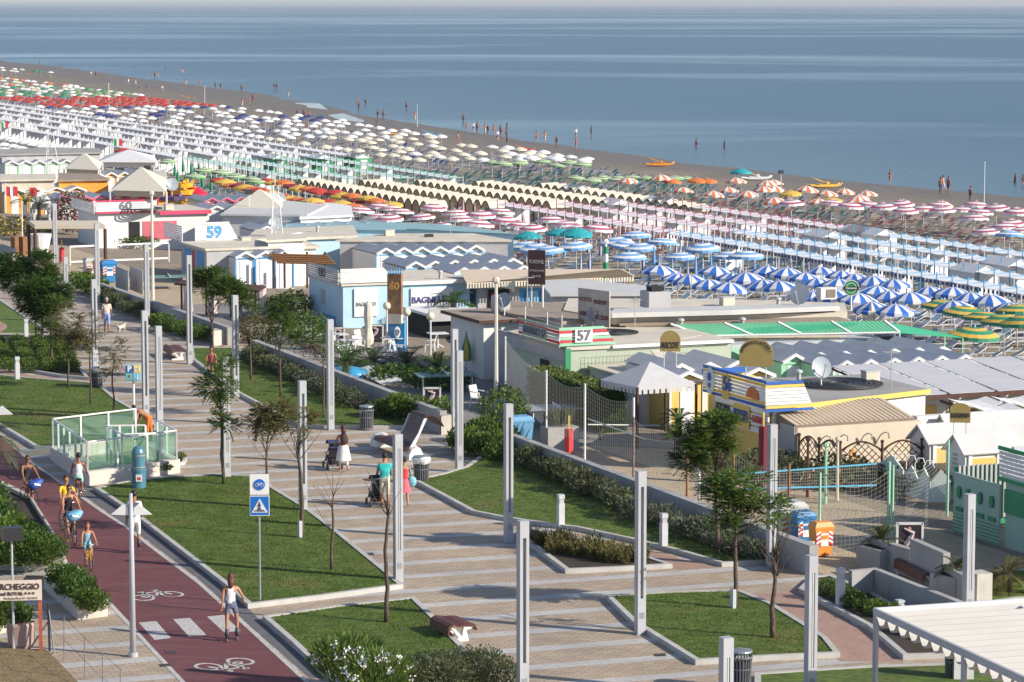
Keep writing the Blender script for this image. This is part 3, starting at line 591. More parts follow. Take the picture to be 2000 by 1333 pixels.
# tall grassy herbs in the overgrown bed
def herb_t(name,n,h,lm,seed):
    random.seed(seed); mb=MB()
    for i in range(n):
        a=rnd(0,6.28); r=rnd(0,.22); b0=Vector((r*math.cos(a),r*math.sin(a),0)); d=Vector((math.cos(a)*.35,math.sin(a)*.35,1))+rv()*.25; L=h*rnd(.5,1.1)
        for k in range(7): leaf(mb,b0+d*L*k/8,(d*.6+rv()*.8).normalized(),.02,.14,rv())
    t=thing(name,'herb','plant',(0,-500,0)); o=mb.build('foliage',lm); o.parent=t
    s=MB(); [s.tube([(0,0,0),(rnd(-.15,.15),rnd(-.15,.15),h*.7)],[.012,.004],3) for k in range(5)]; o=s.build('stems',LO); o.parent=t; return t
HT=[herb_t('feathery_plant',60,.75,LY,3),herb_t('feathery_plant',50,.6,LO,4)]
for i in range(34):
    k=rnd(0,1); p=lerp(lerp(at(1030,1050,.1),at(1270,1100,.1),k),at(1118,1112,.1),rnd(0,.75)**1.3*(1-.6*k)); place(HT[i%3>0 and 0 or 1],p,rnd(0,6),rnd(.7,1.1),'feathery yellow-green plant in the overgrown bed','plants in the overgrown triangular bed')
# dark rows at far left
for r_ in range(4):
    for k in range(9):
        p=lerp(at(-10+r_*42,668,.1),at(20+r_*40,728,.1),(k+.5)/9)
        if stof(p)[1]<99: place(T_g[1],p,rnd(0,6),(.75,.75,.55),'low dark shrub in planted rows on the far left bed','low shrubs in rows on the far left bed')
# shrub planters left of the cycle path
PLC=M('planter_concrete',(.50,.47,.42),.85,.1,2,dirt=.25)
def planter(L,label,h=.42):
    q=px(*L); o3=q[0]; t=thing('planter',label,'planter',o3); mb=MB(); c=sum(q,Vector())/len(q)
    inn=[lerp(p,c,.09) for p in q]; n=len(q)
    for i in range(n):
        j=(i+1)%n; mb.add([q[i]-Z3*.02,q[j]-Z3*.02,q[j]+Z3*h,q[i]+Z3*h,inn[i]+Z3*h,inn[j]+Z3*h,inn[j]+Z3*(h-.14),inn[i]+Z3*(h-.14)],[(0,1,2,3),(3,2,5,4),(4,5,6,7)])
    mb.build('kerb_ring',PLC,t); MB().face(*[p+Z3*(h-.13) for p in inn]).build('soil',SOIL,t)
planter([(-60,1112),(45,1116),(125,1118),(128,1098),(100,1055),(60,990),(-60,930)],'long concrete planter full of tall shrubs at the left edge')
planter([(85,1150),(152,1212),(211,1204),(180,1168),(150,1130),(100,1128)],'low concrete planter with bushy shrubs beside the cycle path')
planter([(-60,1250),(12,1236),(15,1208),(-60,1200)],'low concrete planter behind the parking board')
T_l=[bush_t('leafy_shrub',800,.75,.75,1.15,.05,.15,m_,'shrub','leafy shrubs',i+14) for i,m_ in enumerate((LG,LD,LB))]
for x,y,sc in [(-40,1030,1.1),(-10,1060,1.15),(20,1075,1.),(60,1085,.85),(0,1100,1.1),(40,1105,.9),(95,1100,.75),(-35,1095,1.3),(75,1105,.7),(-30,1000,1.0)]: place(T_l[int(rnd(0,2.99))],at(x,y,.28),rnd(0,6),sc,'tall leafy shrub in the long planter at the left edge','tall shrubs in the left planter')
for x,y,sc in [(118,1145,.6),(140,1150,.6),(138,1168,.55),(162,1176,.6),(172,1192,.55),(188,1194,.5),(158,1162,.55)]: place(T_l[int(rnd(0,2.99))],at(x,y,.28),rnd(0,6),sc,'bushy green shrub in the low planter beside the cycle path','shrubs in the low planter by the cycle path')
for x,y,sc in [(-8,1215,.9),(8,1225,.8)]: place(T_l[0],at(x,y,.28),rnd(0,6),sc,'green shrub behind the parking board','shrubs behind the parking board')
# oleander with white flowers and big bushes at bottom
def oleander(x,y,sc,label,seed):
    random.seed(seed); b=at(x,y,.1); t=thing('oleander',label,'bush',b); mb=MB(); fl=MB()
    for i in range(1500):
        v=rv(); q=Vector((v.x*1.1*sc,v.y*.9*sc,max(.05,.75*sc+v.z*.75*sc))); leaf(mb,b+q,(Vector((v.x,v.y,.9))+rv()*.5).normalized(),.022,.22,rv())
    for i in range(14):
        v=rv().normalized(); v.z=abs(v.z); v.y=-abs(v.y); c=b+Vector((v.x*1.05*sc,v.y*.9*sc,.75*sc+v.z*.75*sc))
        for k in range(14): leaf(fl,c+rv()*.1,rv().normalized(),.035,.07,rv())
    s=MB(); [s.tube([b,b+Vector((rnd(-.5,.5)*sc,rnd(-.4,.4)*sc,1.1*sc))],[.03,.01],5) for k in range(6)]; s.build('stems',BKD,t)
    mb.build('foliage',LG,t); fl.build('flowers',M('white_petals',(.8,.78,.78),.6),t)
oleander(680,1342,.85,'oleander bush with white flowers at the bottom edge',31); oleander(735,1375,.85,'second white oleander partly cut by the bottom edge',32)
T_b=[bush_t('shrub',1500,1.0,.9,1.35,.03,.12,m_,'shrub','large greyish bushes',i+40) for i,m_ in enumerate((LGS,LS))]
for x,y,sc in [(800,1348,.62),(850,1336,.66),(905,1335,.68),(950,1340,.72),(865,1365,.8),(978,1352,.6),(930,1322,.5)]: place(T_b[0] if x!=905 else T_b[1],at(x,y,.1),rnd(0,6),sc,'large grey-green bush at the bottom edge of the lawn','large grey-green bushes at the bottom edge')
# palms
def frond(mb,b,a,L,el,w=.035,ll=.35,nl=22):
    d=Vector((math.cos(a)*math.cos(el),math.sin(a)*math.cos(el),math.sin(el))); p=Vector(b); q=[p.copy()]
    for i in range(nl):
        d=(d+Vector((0,0,-.065))).normalized(); p=p+d*L/nl; q.append(p.copy()); s_=d.cross(Z3).normalized(); l=ll*math.sin(math.pi*(.12+.85*i/nl))
        for sd in (-1,1): leaf(mb,p,(s_*sd+d*.7+Vector((0,0,.15 if i<nl*.6 else -.1))).normalized(),w*.5,l,d.cross(s_))
    mb.tube(q[::3],[.02]*len(q[::3]),3,False)
def palm(b,h,n,L,label,lm=LG,el0=(.1,1.2),tr=.16,group=None,name='palm_tree',cat='palm'):
    t=thing(name,label,cat,b,group); c=b+Z3*h; mb=MB()
    for i in range(n): frond(mb,c,i*2.4+rnd(-.2,.2),L*rnd(.8,1.1),rnd(*el0),ll=L*.28)
    mb.build('fronds',lm,t); m=MB(); m.tube([b,b+Z3*h*.5,c+Z3*.05],[tr*1.1,tr,tr*.8],9); m.build('trunk',BKD,t); return t
palm(at(-30,985,0),2.3,22,1.7,'fan palm at the left edge behind the woman on the bicycle',LGS,(-.5,1.1))
palm(at(675,745,.02),.9,20,1.9,'bushy palm in front of the pale blue building',LD,(.1,1.1))
for x,y,h,n,L,l in [(728,718,.25,16,1.3,'low palm left of the bar tables row, in the patio bed'),(795,722,.3,18,1.4,'low palm in the middle of the patio bed'),(855,745,.6,18,1.4,'shadowed palm at the right end of the patio bed'),(684,718,.2,10,.95,'small young palm just behind the blue cover'),(885,640,1.3,16,1.5,'palm in the shade beside the white kiosk wall')]:
    palm(at(x,y,.02),h,n,L,l,LGS if x<800 else LD,(.15,1.2))
palm(at(1967,1155,.1),.5,16,1.2,'dry brown palm on the small lawn at the right edge',LO,(-.2,1.1))
palm(at(77,462,0),2.2,18,1.5,'palm in the big pot near the far left',LGS); palm(atg(345,458),2.0,22,2.2,'large palm between the number 60 and number 59 buildings',LGS,(-.2,1.)); palm(atg(50,440),1.8,14,1.6,'palm beside the flag poles at far left',LD)
# ---------------- people ----------------
SK=M('skin_tanned',(.42,.20,.115),.55,.08); SKD=M('skin_dark_tan',(.28,.125,.07),.55,.08); SKL=M('skin_light',(.55,.30,.2),.55,.08)
HB=M('hair_brown',(.05,.025,.015),.6,.3,20); HK=M('hair_black',(.015,.012,.01),.6,.3,20); HG=M('hair_grey',(.3,.27,.25),.6,.2,20)
def mc(c,r=.75): return M('cloth_%02d_%02d_%02d'%tuple(int(x*99) for x in c),c,r,.1,6)
def joints(h,legL,legR,armL,armR,lean=0.,twist=0.,pz=None,sit=False):
    k=h/1.75; J={}
    def v(x,y,z): return Vector((x,y,z))*k
    th,sh=.44,.43
    def leg(s,a):
        ta,kb=a[0],a[1]; so_=a[2] if len(a)>2 else 0
        hip=v(.095*s,0,0); d=Vector((math.sin(R(so_))*s,math.sin(R(ta)),-math.cos(R(ta)))).normalized(); kn=hip+d*th*k
        d2=Vector((0,math.sin(R(ta-kb)),-math.cos(R(ta-kb)))); an=kn+d2*sh*k; toe=an+Vector((.02*s,.17*k*math.cos(R((ta-kb)*.5)),-.05*k))
        return hip,kn,an,toe
    J['pel']=v(0,0,.02); J['spn']=v(0,0,.2); J['chs']=v(0,0,.40); J['nck']=v(0,0,.56)
    L=R(lean); rot=Matrix.Rotation(-L,4,'X')
    for s,n,a in ((-1,'L',legL),(1,'R',legR)):
        J['hip'+n],J['kne'+n],J['ank'+n],J['toe'+n]=leg(s,a)
    for s,n,a in ((-1,'L',armL),(1,'R',armR)):
        f,o,eb=a; shd=v(.185*s,0,.50); d=Vector((math.sin(R(o))*s,math.sin(R(f)),-math.cos(R(f))*math.cos(R(o)))).normalized(); el=shd+d*.29*k
        d2=Vector((math.sin(R(o))*s*.5*(1-eb/140.),math.sin(R(f+eb)),-math.cos(R(f+eb)))).normalized(); wr=el+d2*.25*k; hd=wr+d2*.09*k
        J['sho'+n],J['elb'+n],J['wri'+n],J['han'+n]=shd,el,wr,hd
    J['hd0']=v(0,.01,.64); J['hd1']=v(0,.025,.74); J['hd2']=v(0,.015,.835)
    for q in ('spn','chs','nck','hd0','hd1','hd2')+tuple(a+n for a in('sho','elb','wri','han') for n in 'LR'):
        J[q]=rot@J[q]
    if lean: # keep the head up
        pass
    if pz is None: pz=-min(J['ankL'].z,J['ankR'].z)+.07*k
    for q in J: J[q]=J[q]+Vector((0,0,pz))
    return J,k
RAD=dict(pel=.135,spn=.12,chs=.145,nck=.058,hd0=.065,hd1=.095,hd2=.075,sho=.062,elb=.042,wri=.030,han=.036,hip=.098,kne=.062,ank=.040,toe=.036)
BON=[('pel','spn'),('spn','chs'),('chs','nck'),('nck','hd0'),('hd0','hd1'),('hd1','hd2')]+[e for n in 'LR' for e in (('chs','sho'+n),('sho'+n,'elb'+n),('elb'+n,'wri'+n),('wri'+n,'han'+n),('pel','hip'+n),('hip'+n,'kne'+n),('kne'+n,'ank'+n),('ank'+n,'toe'+n))]
def person_mesh(J,k,fat,mats,cover,fem=False,fingers=True):
    names=list(J); me=D.meshes.new('p'); me.from_pydata([J[n] for n in names],[(names.index(a),names.index(b)) for a,b in BON],[])
    o=D.objects.new('p',me); COL.objects.link(o); md=o.modifiers.new('s','SKIN'); sub=o.modifiers.new('u','SUBSURF'); sub.levels=1; sub.render_levels=1; md.use_smooth_shade=True
    for i,n in enumerate(names):
        r=RAD[n.rstrip('LR')]*k*(fat if n[:3] not in('hd0','hd1','hd2','han') else 1)
        rx=r; 
        if fem and n in('spn',): r*=.85
        me.skin_vertices[0].data[i].radius=(r*1.15,r*.88) if n in('pel','spn','chs') else (r,r); me.skin_vertices[0].data[i].use_root=(n=='pel')
    bpy.context.view_layer.update(); out=D.meshes.new_from_object(o.evaluated_get(bpy.context.evaluated_depsgraph_get())); D.objects.remove(o); D.meshes.remove(me)
    if fingers:
        bm=bmesh.new(); bm.from_mesh(out); mb=MB()
        for n in 'LR':
            w,h_=J['wri'+n],J['han'+n]; d=(h_-w).normalized(); s_=d.cross(Vector((0,0,1))); s_=s_.normalized() if s_.length>.1 else Vector((1,0,0))
            for i,(of,l) in enumerate(((-.03,.07),(-.01,.082),(.01,.076),(.03,.06))):
                b0=h_+d*.01*k+s_*of*k; c=Vector((0,.25,-.2)); mb.tube([b0,b0+d*l*.5*k,b0+d*l*.8*k+c*.03*k],[.010*k,.009*k,.006*k],5)
            b0=w+d*.03*k+s_*.03*k; mb.tube([b0,b0+s_*.03*k+d*.02*k,b0+s_*.04*k+d*.055*k],[.012*k,.011*k,.007*k],5)
        vs=[bm.verts.new(v) for v in mb.v]; [bm.faces.new([vs[i] for i in f]) for f in mb.f]; bm.to_mesh(out); bm.free()
    out.materials.clear(); [out.materials.append(m) for m in mats]
    for f in out.polygons:
        c=f.center; best=9;bb=None
        for a,b in BON:
            A_,B_=J[a],J[b]; ab=B_-A_; t=max(0,min(1,(c-A_).dot(ab)/ab.length_squared)); dd=(c-(A_+ab*t)).length/(.5*(RAD[a.rstrip('LR')]+RAD[b.rstrip('LR')]))
            if dd<best: best=dd;bb=(a.rstrip('LR'),b.rstrip('LR'),t)
        f.material_index=cover(bb,c); f.use_smooth=True
    return out
def cov(top='tank',bot='short',shoe=True):
    def f(b,c):
        a,e,t=b
        if a in('hd0','hd1') or e=='hd0': return 0
        if (a,e)==('ank','toe'): return 3 if shoe else 0
        if a=='kne': return 2 if bot in('long',) or (bot=='capri' and t<.55) else 0
        if a=='hip': return 2 if (bot in('long','capri') or (bot=='short' and t<.55) or (bot=='knee') or (bot=='brief' and t<.08)) else 0
        if a=='pel': return 2 if (e=='hip' or bot!='none' and t<.35) else (1 if top in('tee','tank','long') else 0)
        if a in('spn',): return 1 if top in('tee','tank','long') else 0
        if (a,e)==('chs','nck'): return 1 if top in('tee','long') and t<.75 or top=='tank' and t<.35 or top=='bikini' and t<.15 else 0
        if (a,e)==('chs','sho'): return 1 if top in('tee','long') or top=='tank' and t<.4 else 0
        if (a,e)==('sho','elb'): return 1 if top=='long' or top=='tee' and t<.65 else 0
        if (a,e)==('elb','wri'): return 1 if top=='long' else 0
        return 0
    return f
def hair(J,k,m,par,kind='short'):
    mb=MB(); c=(J['hd1']+J['hd2'])/2; mb.sph(c+Vector((0,-.018*k,.012*k)),.108*k,12,8,(.88,1.0,1.05))
    mb.v=[v for v in mb.v]
    # open the face: push front-low vertices back
    nv=[]
    for v in mb.v:
        y=v[1]-c.y; z=v[2]-c.z
        if y>.015*k and z<.035*k: v=(v[0],c.y+.0*k,v[2]+.0)
        nv.append(v)
    mb.v=nv
    if kind in('long','tail'):
        q=[c+Vector((0,-.07*k,.02)),c+Vector((0,-.105*k,-.10*k)),c+Vector((0,-.115*k,-.2*k))]+([c+Vector((.0,-.12*k,-.30*k))] if kind=='long' else [])
        mb.tube(q,[.07*k,.10*k if kind=='long' else .04*k,.085*k if kind=='long' else .03*k]+([.03*k] if kind=='long' else []),10)
    if kind=='bun': mb.sph(c+Vector((0,-.10*k,.05*k)),.045*k,8,6)
    if kind=='cap': mb.box(c+Vector((0,.13*k,.03*k)),(.13*k,.11*k,.015*k))
    return mb.build('hair',m,par,smooth=True,origin=(0,0,0)) if par is None else _loc(mb,'hair',m,par)
def _loc(mb,name,m,par,smooth=True):
    me=D.meshes.new(name); me.from_pydata(mb.v,[],mb.f)
    for x in (m if isinstance(m,list) else [m]): me.materials.append(x)
    if smooth: me.polygons.foreach_set('use_smooth',[True]*len(me.polygons))
    if isinstance(m,list): me.polygons.foreach_set('material_index',mb.mi)
    o=D.objects.new(name,me); COL.objects.link(o); o.parent=par; return o
def person(label,J,k,top=None,bot=None,shoe=None,skin=None,ct='tank',cb='short',hairm=None,hk='short',fat=1.,fem=False,loc=(0,-500,0),rz=0.,near=True,glasses=False,group=None,cat='person',sc=1.):
    skin=skin or SK; sk_=shoe is not None
    me=person_mesh(J,k,fat,[skin,top or skin,bot or skin,shoe or skin],cov(ct,cb,sk_),fem,near)
    me.name='person'; o=D.objects.new('person',me); COL.objects.link(o); o.location=loc; o.rotation_euler=(0,0,rz); o.scale=(sc,)*3
    tag(o,label,cat,group); hair(J,k,hairm or HB,o,hk)
    if near:
        c=J['hd1']; m=MB(); m.sph(c+Vector((0,.103*k,.005*k)),.014*k,6,5,(1,1.2,1.5)); m.box(c+Vector((0,.098*k,-.045*k)),(.04*k,.012*k,.008*k)); [m.sph(c+Vector((x*k,.01*k,.0)),.02*k,6,5,(.5,1,1.4)) for x in(-.092,.092)]; _loc(m,'face',skin,o)
        m=MB(); [m.sph(c+Vector((x*k,.09*k,.03*k)),.011*k if not glasses else .024*k,6,5) for x in(-.035,.035)]; _loc(m,'sunglasses' if glasses else 'eyes',HK,o)
    return o
ST=lambda h=1.7,a=4: joints(h,(a,2),(-a,2),(4,8,12),(0,8,10))
WK=lambda h=1.7,g=20: joints(h,(g,6),(-g,14),(-18,8,12),(20,8,22))
# small beach people: a few bodies, shared
bt=[]
spec=[('man',ST(1.76),SKD,None,mc((.04,.06,.18)),'none','short',HK,'short',1.08,0),('woman',WK(1.64),SK,mc((.6,.05,.08)),mc((.6,.05,.08)),'bikini','brief',HB,'long',.92,1),('man',WK(1.78),SK,None,mc((.55,.55,.5)),'none','knee',HB,'short',1.1,0),('woman',ST(1.62),SKD,mc((.02,.02,.03)),mc((.02,.02,.03)),'tank','brief',HK,'short',1.0,1),('man',WK(1.74,26),SKL,mc((.7,.7,.68)),mc((.1,.2,.5)),'tee','short',HG,'short',1.1,0),('child',ST(1.25,8),SK,None,mc((.1,.45,.6)),'none','short',HB,'short',.95,0)]
for nm,(J,k),sk_,tp,bo,ct,cb,hm,hk,ft,fe in spec: bt.append(person('beach person',J,k,tp,bo,None,sk_,ct,cb,hm,hk,ft,bool(fe),near=False))
BL_=['bare-chested man in dark trunks standing','woman in red bikini walking','bare-chested man in pale long trunks walking','woman in black swimsuit standing','man in white shirt and blue shorts walking','child in light blue shorts']
def bperson(x,y,i,rz,lab,wade=0.):
    z=gzp(atg(x,y)); p=atg(x,y)
    if p.z<-3.5-.0: q=at(x,y,-3.5); p=Vector((q.x,q.y,-3.5-wade))
    o=place(bt[i],p,rz,1.,BL_[i]+' '+lab,'people along the waterline')
bp_=[(1738,360,1,2.6,'alone on wet sand beside the water, right of the yellow boat',0),(1837,379,0,0,'leftmost of the trio near the right shoreline',0),(1842,375,2,1,'between the other two of the right shoreline trio',0),(1852,378,0,5.5,'rightmost of the trio near the right shoreline',0),(1895,396,3,3,'behind the pushchair at the right shoreline',0),(1983,357,0,2,'waist-deep at the right edge, left of the pair',.8),(1998,361,1,2,'in the water at the right edge',.5),
(1360,287,3,0,'wading alone, left of the two far-out waders',.5),(1415,291,0,2,'wading alone, right of the two far-out waders',.6),(1125,292,1,3,'on wet sand below the paler wader with the hat',0),(1125,270,4,3,'ankle-deep above the woman on the wet sand',.1),(1155,267,0,2,'knee-deep right of the central waders',.2),(1048,278,1,3.1,'left of three walkers at the water edge',0),(1064,279,2,3.1,'middle of three walkers at the water edge',0),(1087,288,3,3.1,'right of three walkers at the water edge',0),
(905,240,0,3,'knee-deep beyond the group by the flag',.2),(911,257,1,3,'leftmost of the dense shoreline group',0),(925,259,4,3,'in white, second in the dense shoreline group',0),(932,260,0,3,'third in the dense shoreline group',0),(947,264,2,3,'fourth in the dense shoreline group',0),(953,264,3,3,'fifth in the dense shoreline group',0),(964,263,1,3,'sixth in the dense shoreline group',0),(972,276,4,0,'nearest below the dense shoreline group',0),(978,267,0,3,'beside the dark flag',0),(988,270,1,3,'touching the dark flag pole',0),
(697,205,1,3,'wading at the left of three bathers',.1),(701,216,0,3,'lowest of the three bathers',0),(714,208,3,3,'wading at the right of three bathers',.1),(738,233,3,0,'dark figure left of the strolling couple',0),(749,234,0,0,'dark figure right of the strolling couple',0),(794,215,0,3,'knee-deep near the tall thin pole',.2),(810,238,2,3,'at the water edge beside the tall thin pole',0),(895,279,1,1,'alone on sand left of the flag group',0),
(536,176,3,3,'left of the far pair in shallow water',0),(541,176,0,3,'right of the far pair in shallow water',0),(563,192,2,3,'on the sandbar spit',0),(581,232,3,3,'left of three above the white umbrellas',0),(594,232,0,3,'middle of three above the white umbrellas',0),(604,233,1,3,'right of three above the white umbrellas',0),(178,151,4,3,'far left walker in white by the dark sand',0),(187,151,0,3,'far left walker beside the one in white',0),(206,147,1,3,'far left in shallow water',0),(251,167,4,1,'far walker on the dark sand',0),(265,168,2,1,'second far walker on the dark sand',0),(273,178,0,1,'far person above the red umbrellas',0),(286,178,3,1,'far person beside the one above the red umbrellas',0),(296,153,1,3,'far left end of the distant group of four',0),(302,153,0,3,'second of the distant group of four',0),(308,153,2,3,'third of the distant group of four',0),(317,181,4,3,'far walker above the salmon umbrellas',0),(363,168,2,3,'distant walker near the middle pools',0),(390,168,1,3,'distant walker before the pair',0),(421,175,0,3,'left of the distant sandbar pair',0),(431,175,3,3,'right of the distant sandbar pair',0),(472,180,0,3,'dark distant walker at the sandbar',0),(473,210,2,3,'distant person above the blue-tipped umbrellas',0),(486,205,1,3,'distant person right of the sandbar walker',0),(494,200,0,3,'distant person farther right near the pool',0),(1012,338,3,.5,'among the cream umbrellas in front of the hood tents',0),(262,132,0,1,'tiny bather far out at left',.6),(352,140,1,1,'tiny bather left of the distant trio',.6),(357,142,2,1,'tiny bather in the distant trio',.6),(324,137,3,1,'tiny bather right of the distant trio',.6),(78,127,0,1,'tiny bather at the far upper left',.2),(118,134,3,1,'small bather near the far upper left shore',.3),(8,140,1,1,'small walker at the left image edge',0)]
for x,y,i,rz,l,w in bp_: bperson(x,y,i,rz,l,w)
# ---------------- beach: umbrellas, awning rows, sunbeds, boats ----------------
UW=M('canvas_white',(.74,.74,.74),.7,.05); UC=M('canvas_cream',(.66,.61,.50),.7,.05); UB=M('canvas_blue',(.03,.14,.52),.7,.1); UL=M('canvas_light_blue',(.16,.36,.66),.7,.1); UN=M('canvas_navy',(.03,.05,.2),.7,.1)
UP=M('canvas_purple_red',(.40,.09,.16),.7,.1); UO=M('canvas_orange',(.62,.18,.05),.7,.1); UR=M('canvas_red',(.46,.05,.04),.7,.1); UY=M('canvas_yellow',(.64,.42,.08),.7,.1); UG=M('canvas_green',(.03,.24,.12),.7,.1); UGL=M('canvas_lime',(.16,.36,.14),.7,.1); UT=M('canvas_teal',(.02,.32,.36),.7,.1); UM=M('canvas_maroon',(.27,.03,.04),.7,.1); UPK=M('canvas_pink',(.7,.35,.36),.7,.1)
POLE=M('white_pole',(.6,.6,.6),.5,.05); WHT=M('white_metal',(.7,.7,.7),.4,.05)
def umb(kind,cols,R0=1.0,h=2.25,H=.42,seg=16,name='beach_umbrella'):
    t=thing(name,'beach umbrella','umbrella',(0,-500,0)); rings=[(0,H),(.25,H*.93),(.5,H*.74),(.75,H*.42),(1.,.04),(1.02,-.12)]; mb=MB(); vs=[(0,0,h+H)]; 
    for f,z in rings[1:]:
        for k in range(seg):
            a=2*math.pi*k/seg; rr=R0*f*(1 if kind!='radial' or k%2==0 else .975); vs.append((rr*math.cos(a),rr*math.sin(a),h+z-(.05 if f>1 and k%2 else 0)))
    fs=[];mi=[]
    for k in range(seg): 
        fs.append((0,1+k,1+(k+1)%seg)); mi.append((k//(seg//16 or 1))%2 if kind=='radial' else 0)
    for r in range(4):
        for k in range(seg):
            a=1+r*seg+k;b=1+r*seg+(k+1)%seg; fs.append((a,a+seg,b+seg,b)); mi.append(k%2 if kind=='radial' else ((r+1)%2 if kind=='ring' else 0) if kind!='plain' else 0)
    mb.v=vs;mb.f=fs;mb.mi=mi; m=_loc(mb,'canopy',cols if len(cols)>1 else cols*2,t,False)
    p=MB(); p.tube([(0,0,-.1),(0,0,h+H+.12)],.03,6); _loc(p,'pole',POLE,t); return t
def closed(cols,h=2.1,r=.13,name='closed_umbrella'):
    t=thing(name,'closed umbrella','umbrella',(0,-500,0)); mb=MB(); 
    prof=[(.03,h+.25),(.07,h),(r,h-.5),(r*1.15,h-1.0),(r*.9,h-1.15)]; n=8; mb.lathe((0,0,0),prof,n,False); mb.mi=[i%len(cols) for i in range(len(mb.f))]; _loc(mb,'folded_canopy',cols if len(cols)>1 else cols*2,t); p=MB(); p.tube([(0,0,-.1),(0,0,h+.35)],.025,6); _loc(p,'pole',POLE,t); return t
TU=dict(bw=umb('radial',[UB,UW],1.15),lb=umb('ring',[UL,UW],1.15,H=.36),pk=umb('ring',[UW,UP],1.15,H=.38),orr=umb('radial',[UO,UW],1.1),oo=umb('plain',[UO],1.05,H=.3),yy=umb('plain',[UY],1.05,H=.3),rd=umb('plain',[UR],1.0,H=.3),mm=umb('plain',[UM],1.0,H=.3),gy=umb('ring',[UG,UY],1.3,H=.4),gl=umb('ring',[UGL,UC],1.05,H=.3),wh=umb('plain',[UW],1.0,H=.34),cr=umb('plain',[UC],1.0,H=.34),tl=umb('plain',[UT],1.15),wn=umb('ring',[UW,M('canvas_lavender',(.42,.43,.60),.7)],1.0,H=.3),gr=umb('plain',[UG],1.,H=.35),rr=umb('radial',[UR,UW],1.05))
TC=dict(nv=closed([UN,UW]),gn=closed([UG],2.2,.16),rd=closed([UR,UW]),sk=closed([UL],2.2,.1),wc=closed([UC],2.4,.22),gy=closed([UG,UY],1.9,.24))
LAB=dict(bw='blue and white panelled umbrella',lb='light blue ringed umbrella',pk='purple-red and white ringed umbrella',orr='orange and white panelled umbrella',oo='plain orange umbrella',yy='plain yellow umbrella',rd='plain red umbrella',mm='dark maroon umbrella',gy='green and yellow ringed umbrella',gl='small green striped umbrella',wh='plain white umbrella',cr='cream umbrella',tl='plain turquoise umbrella',wn='white umbrella with navy rings',gr='plain dark green umbrella',rr='red and white panelled umbrella')
upos=[]; far=[]
def U(kind,x=None,y=None,p=None,sc=1.,lab='',grp=None):
    if p is None: p=atg(x,y,2.6*sc)
    upos.append(p.copy()); s_,t_=stof(p)
    o_=place(TU[kind],p,rnd(0,.8),sc*rnd(.93,1.06),LAB[kind]+(' on landward side' if t_<100 else ' on seaward side'),(grp or LAB[kind]+'s')+' '+('landward' if t_<100 else 'seaward')+' of the awning rows'); o_.rotation_euler.x=rnd(-.09,.09); o_.rotation_euler.y=rnd(-.09,.09); return o_
F4=lambda L: [(1500+x/4,300+y/4) for x,y in L]; F3=lambda L: [(1000+x/4,180+y/4) for x,y in L]; F7=lambda L:[(1000+x/4,500+y/4) for x,y in L]; F2=lambda L:[(500+x/4,100+y/4) for x,y in L]; F8=lambda L:[(1500+x/4,560+y/4) for x,y in L]; F6=lambda L:[(500+x/4,400+y/4) for x,y in L]; F1=lambda L:[(x/4,100+y/4) for x,y in L]
for x,y in F4([(420,878),(565,905),(695,932),(835,960),(1000,982),(-10,900),(130,915),(265,945),(400,975),(540,995),(110,1000),(-20,985),(820,1045),(965,1085),(1130,1110),(1275,1035),(1430,1070),(1595,1100),(1760,1125),(1910,1158),(675,1105),(830,1145),(990,1177),(1480,1165),(360,1072),(545,1088)])+F7([(1145,95),(1280,125),(1405,145),(1540,180),(1675,205),(1570,95),(1710,118),(1835,150)]): U('bw',x,y,lab='in the block below the light blue awning posts')
for x,y in F3([(970,1095),(1165,1137),(830,1140),(880,1162),(1010,1177),(920,1255),(1500,1192),(1320,1242),(1690,1235),(1830,1255),(120,1172),(200,1187),(300,1207),(510,1177)]): U('lb',x,y,lab='beyond the brown sign board')
for i,(x,y) in enumerate(F3([(365,1062),(500,1082),(130,1087)])): U('tl',x,y,lab=('leftmost of the three in front of the pink ringed ones','rightmost of the three near the striped column','nearest to the cabins of the three')[i])
for x,y in F2([(1375,1190),(1560,1230),(1900,1225),(950,1185),(1050,1195),(1130,1220),(950,1257),(1050,1272),(1310,1257),(1750,1262),(640,1197),(800,1225)])+F3([(300,977),(420,1002),(510,1022),(645,1042),(50,997),(170,1017)])+F6([(1460,145),(1600,100),(1720,130),(1660,185),(1540,170),(1940,100)]): U('pk',x,y,lab='in the block between the white tents and pink posts')
for x,y in F4([(190,367),(490,367),(630,387),(770,357),(910,397),(1050,372),(1075,417),(1215,402),(1330,377),(1370,417),(1510,402),(1615,387),(1650,422),(1790,407),(1940,432),(1615,490),(1910,502),(1850,555),(1710,577),(1990,578)]): U('pk',x,y,lab='close to the sea at the right')
U('lb',*F4([(1885,602)])[0],lab='alone among the ringed ones at the right edge')
for x,y in F4([(40,202),(30,250),(60,357),(290,267),(380,355),(450,292),(590,267),(720,317),(775,292),(1060,352),(1350,370),(700,350)])+F3([(910,667),(1170,662),(1750,677),(1330,737),(1690,737),(1560,765),(1840,762),(1970,732),(1990,690)]): U('orr',x,y,lab='near the yellow rescue boats')
for x,y in F3([(1240,662),(1440,662),(1530,662)]): U('oo',x,y,lab='behind the panelled ones at the waterside')
for x,y in F4([(180,287),(500,342)]): U('yy',x,y,lab='among the orange panelled ones')
for x,y in F4([(1350,1147),(1520,1187),(1680,1217),(1850,1247),(1950,1172),(2030,1283)])+F8([(1590,327)]): U('gy',x,y,lab='at the right edge near the number 57 board')
for x,y in F3([(60,522),(240,517),(340,542),(450,517),(550,542),(490,637),(620,652),(710,637),(830,652),(940,642),(1050,647),(1130,642),(1280,657),(1360,647),(-80,545),(-160,530)]): U('gl',x,y,lab='beyond the cream hood tents')
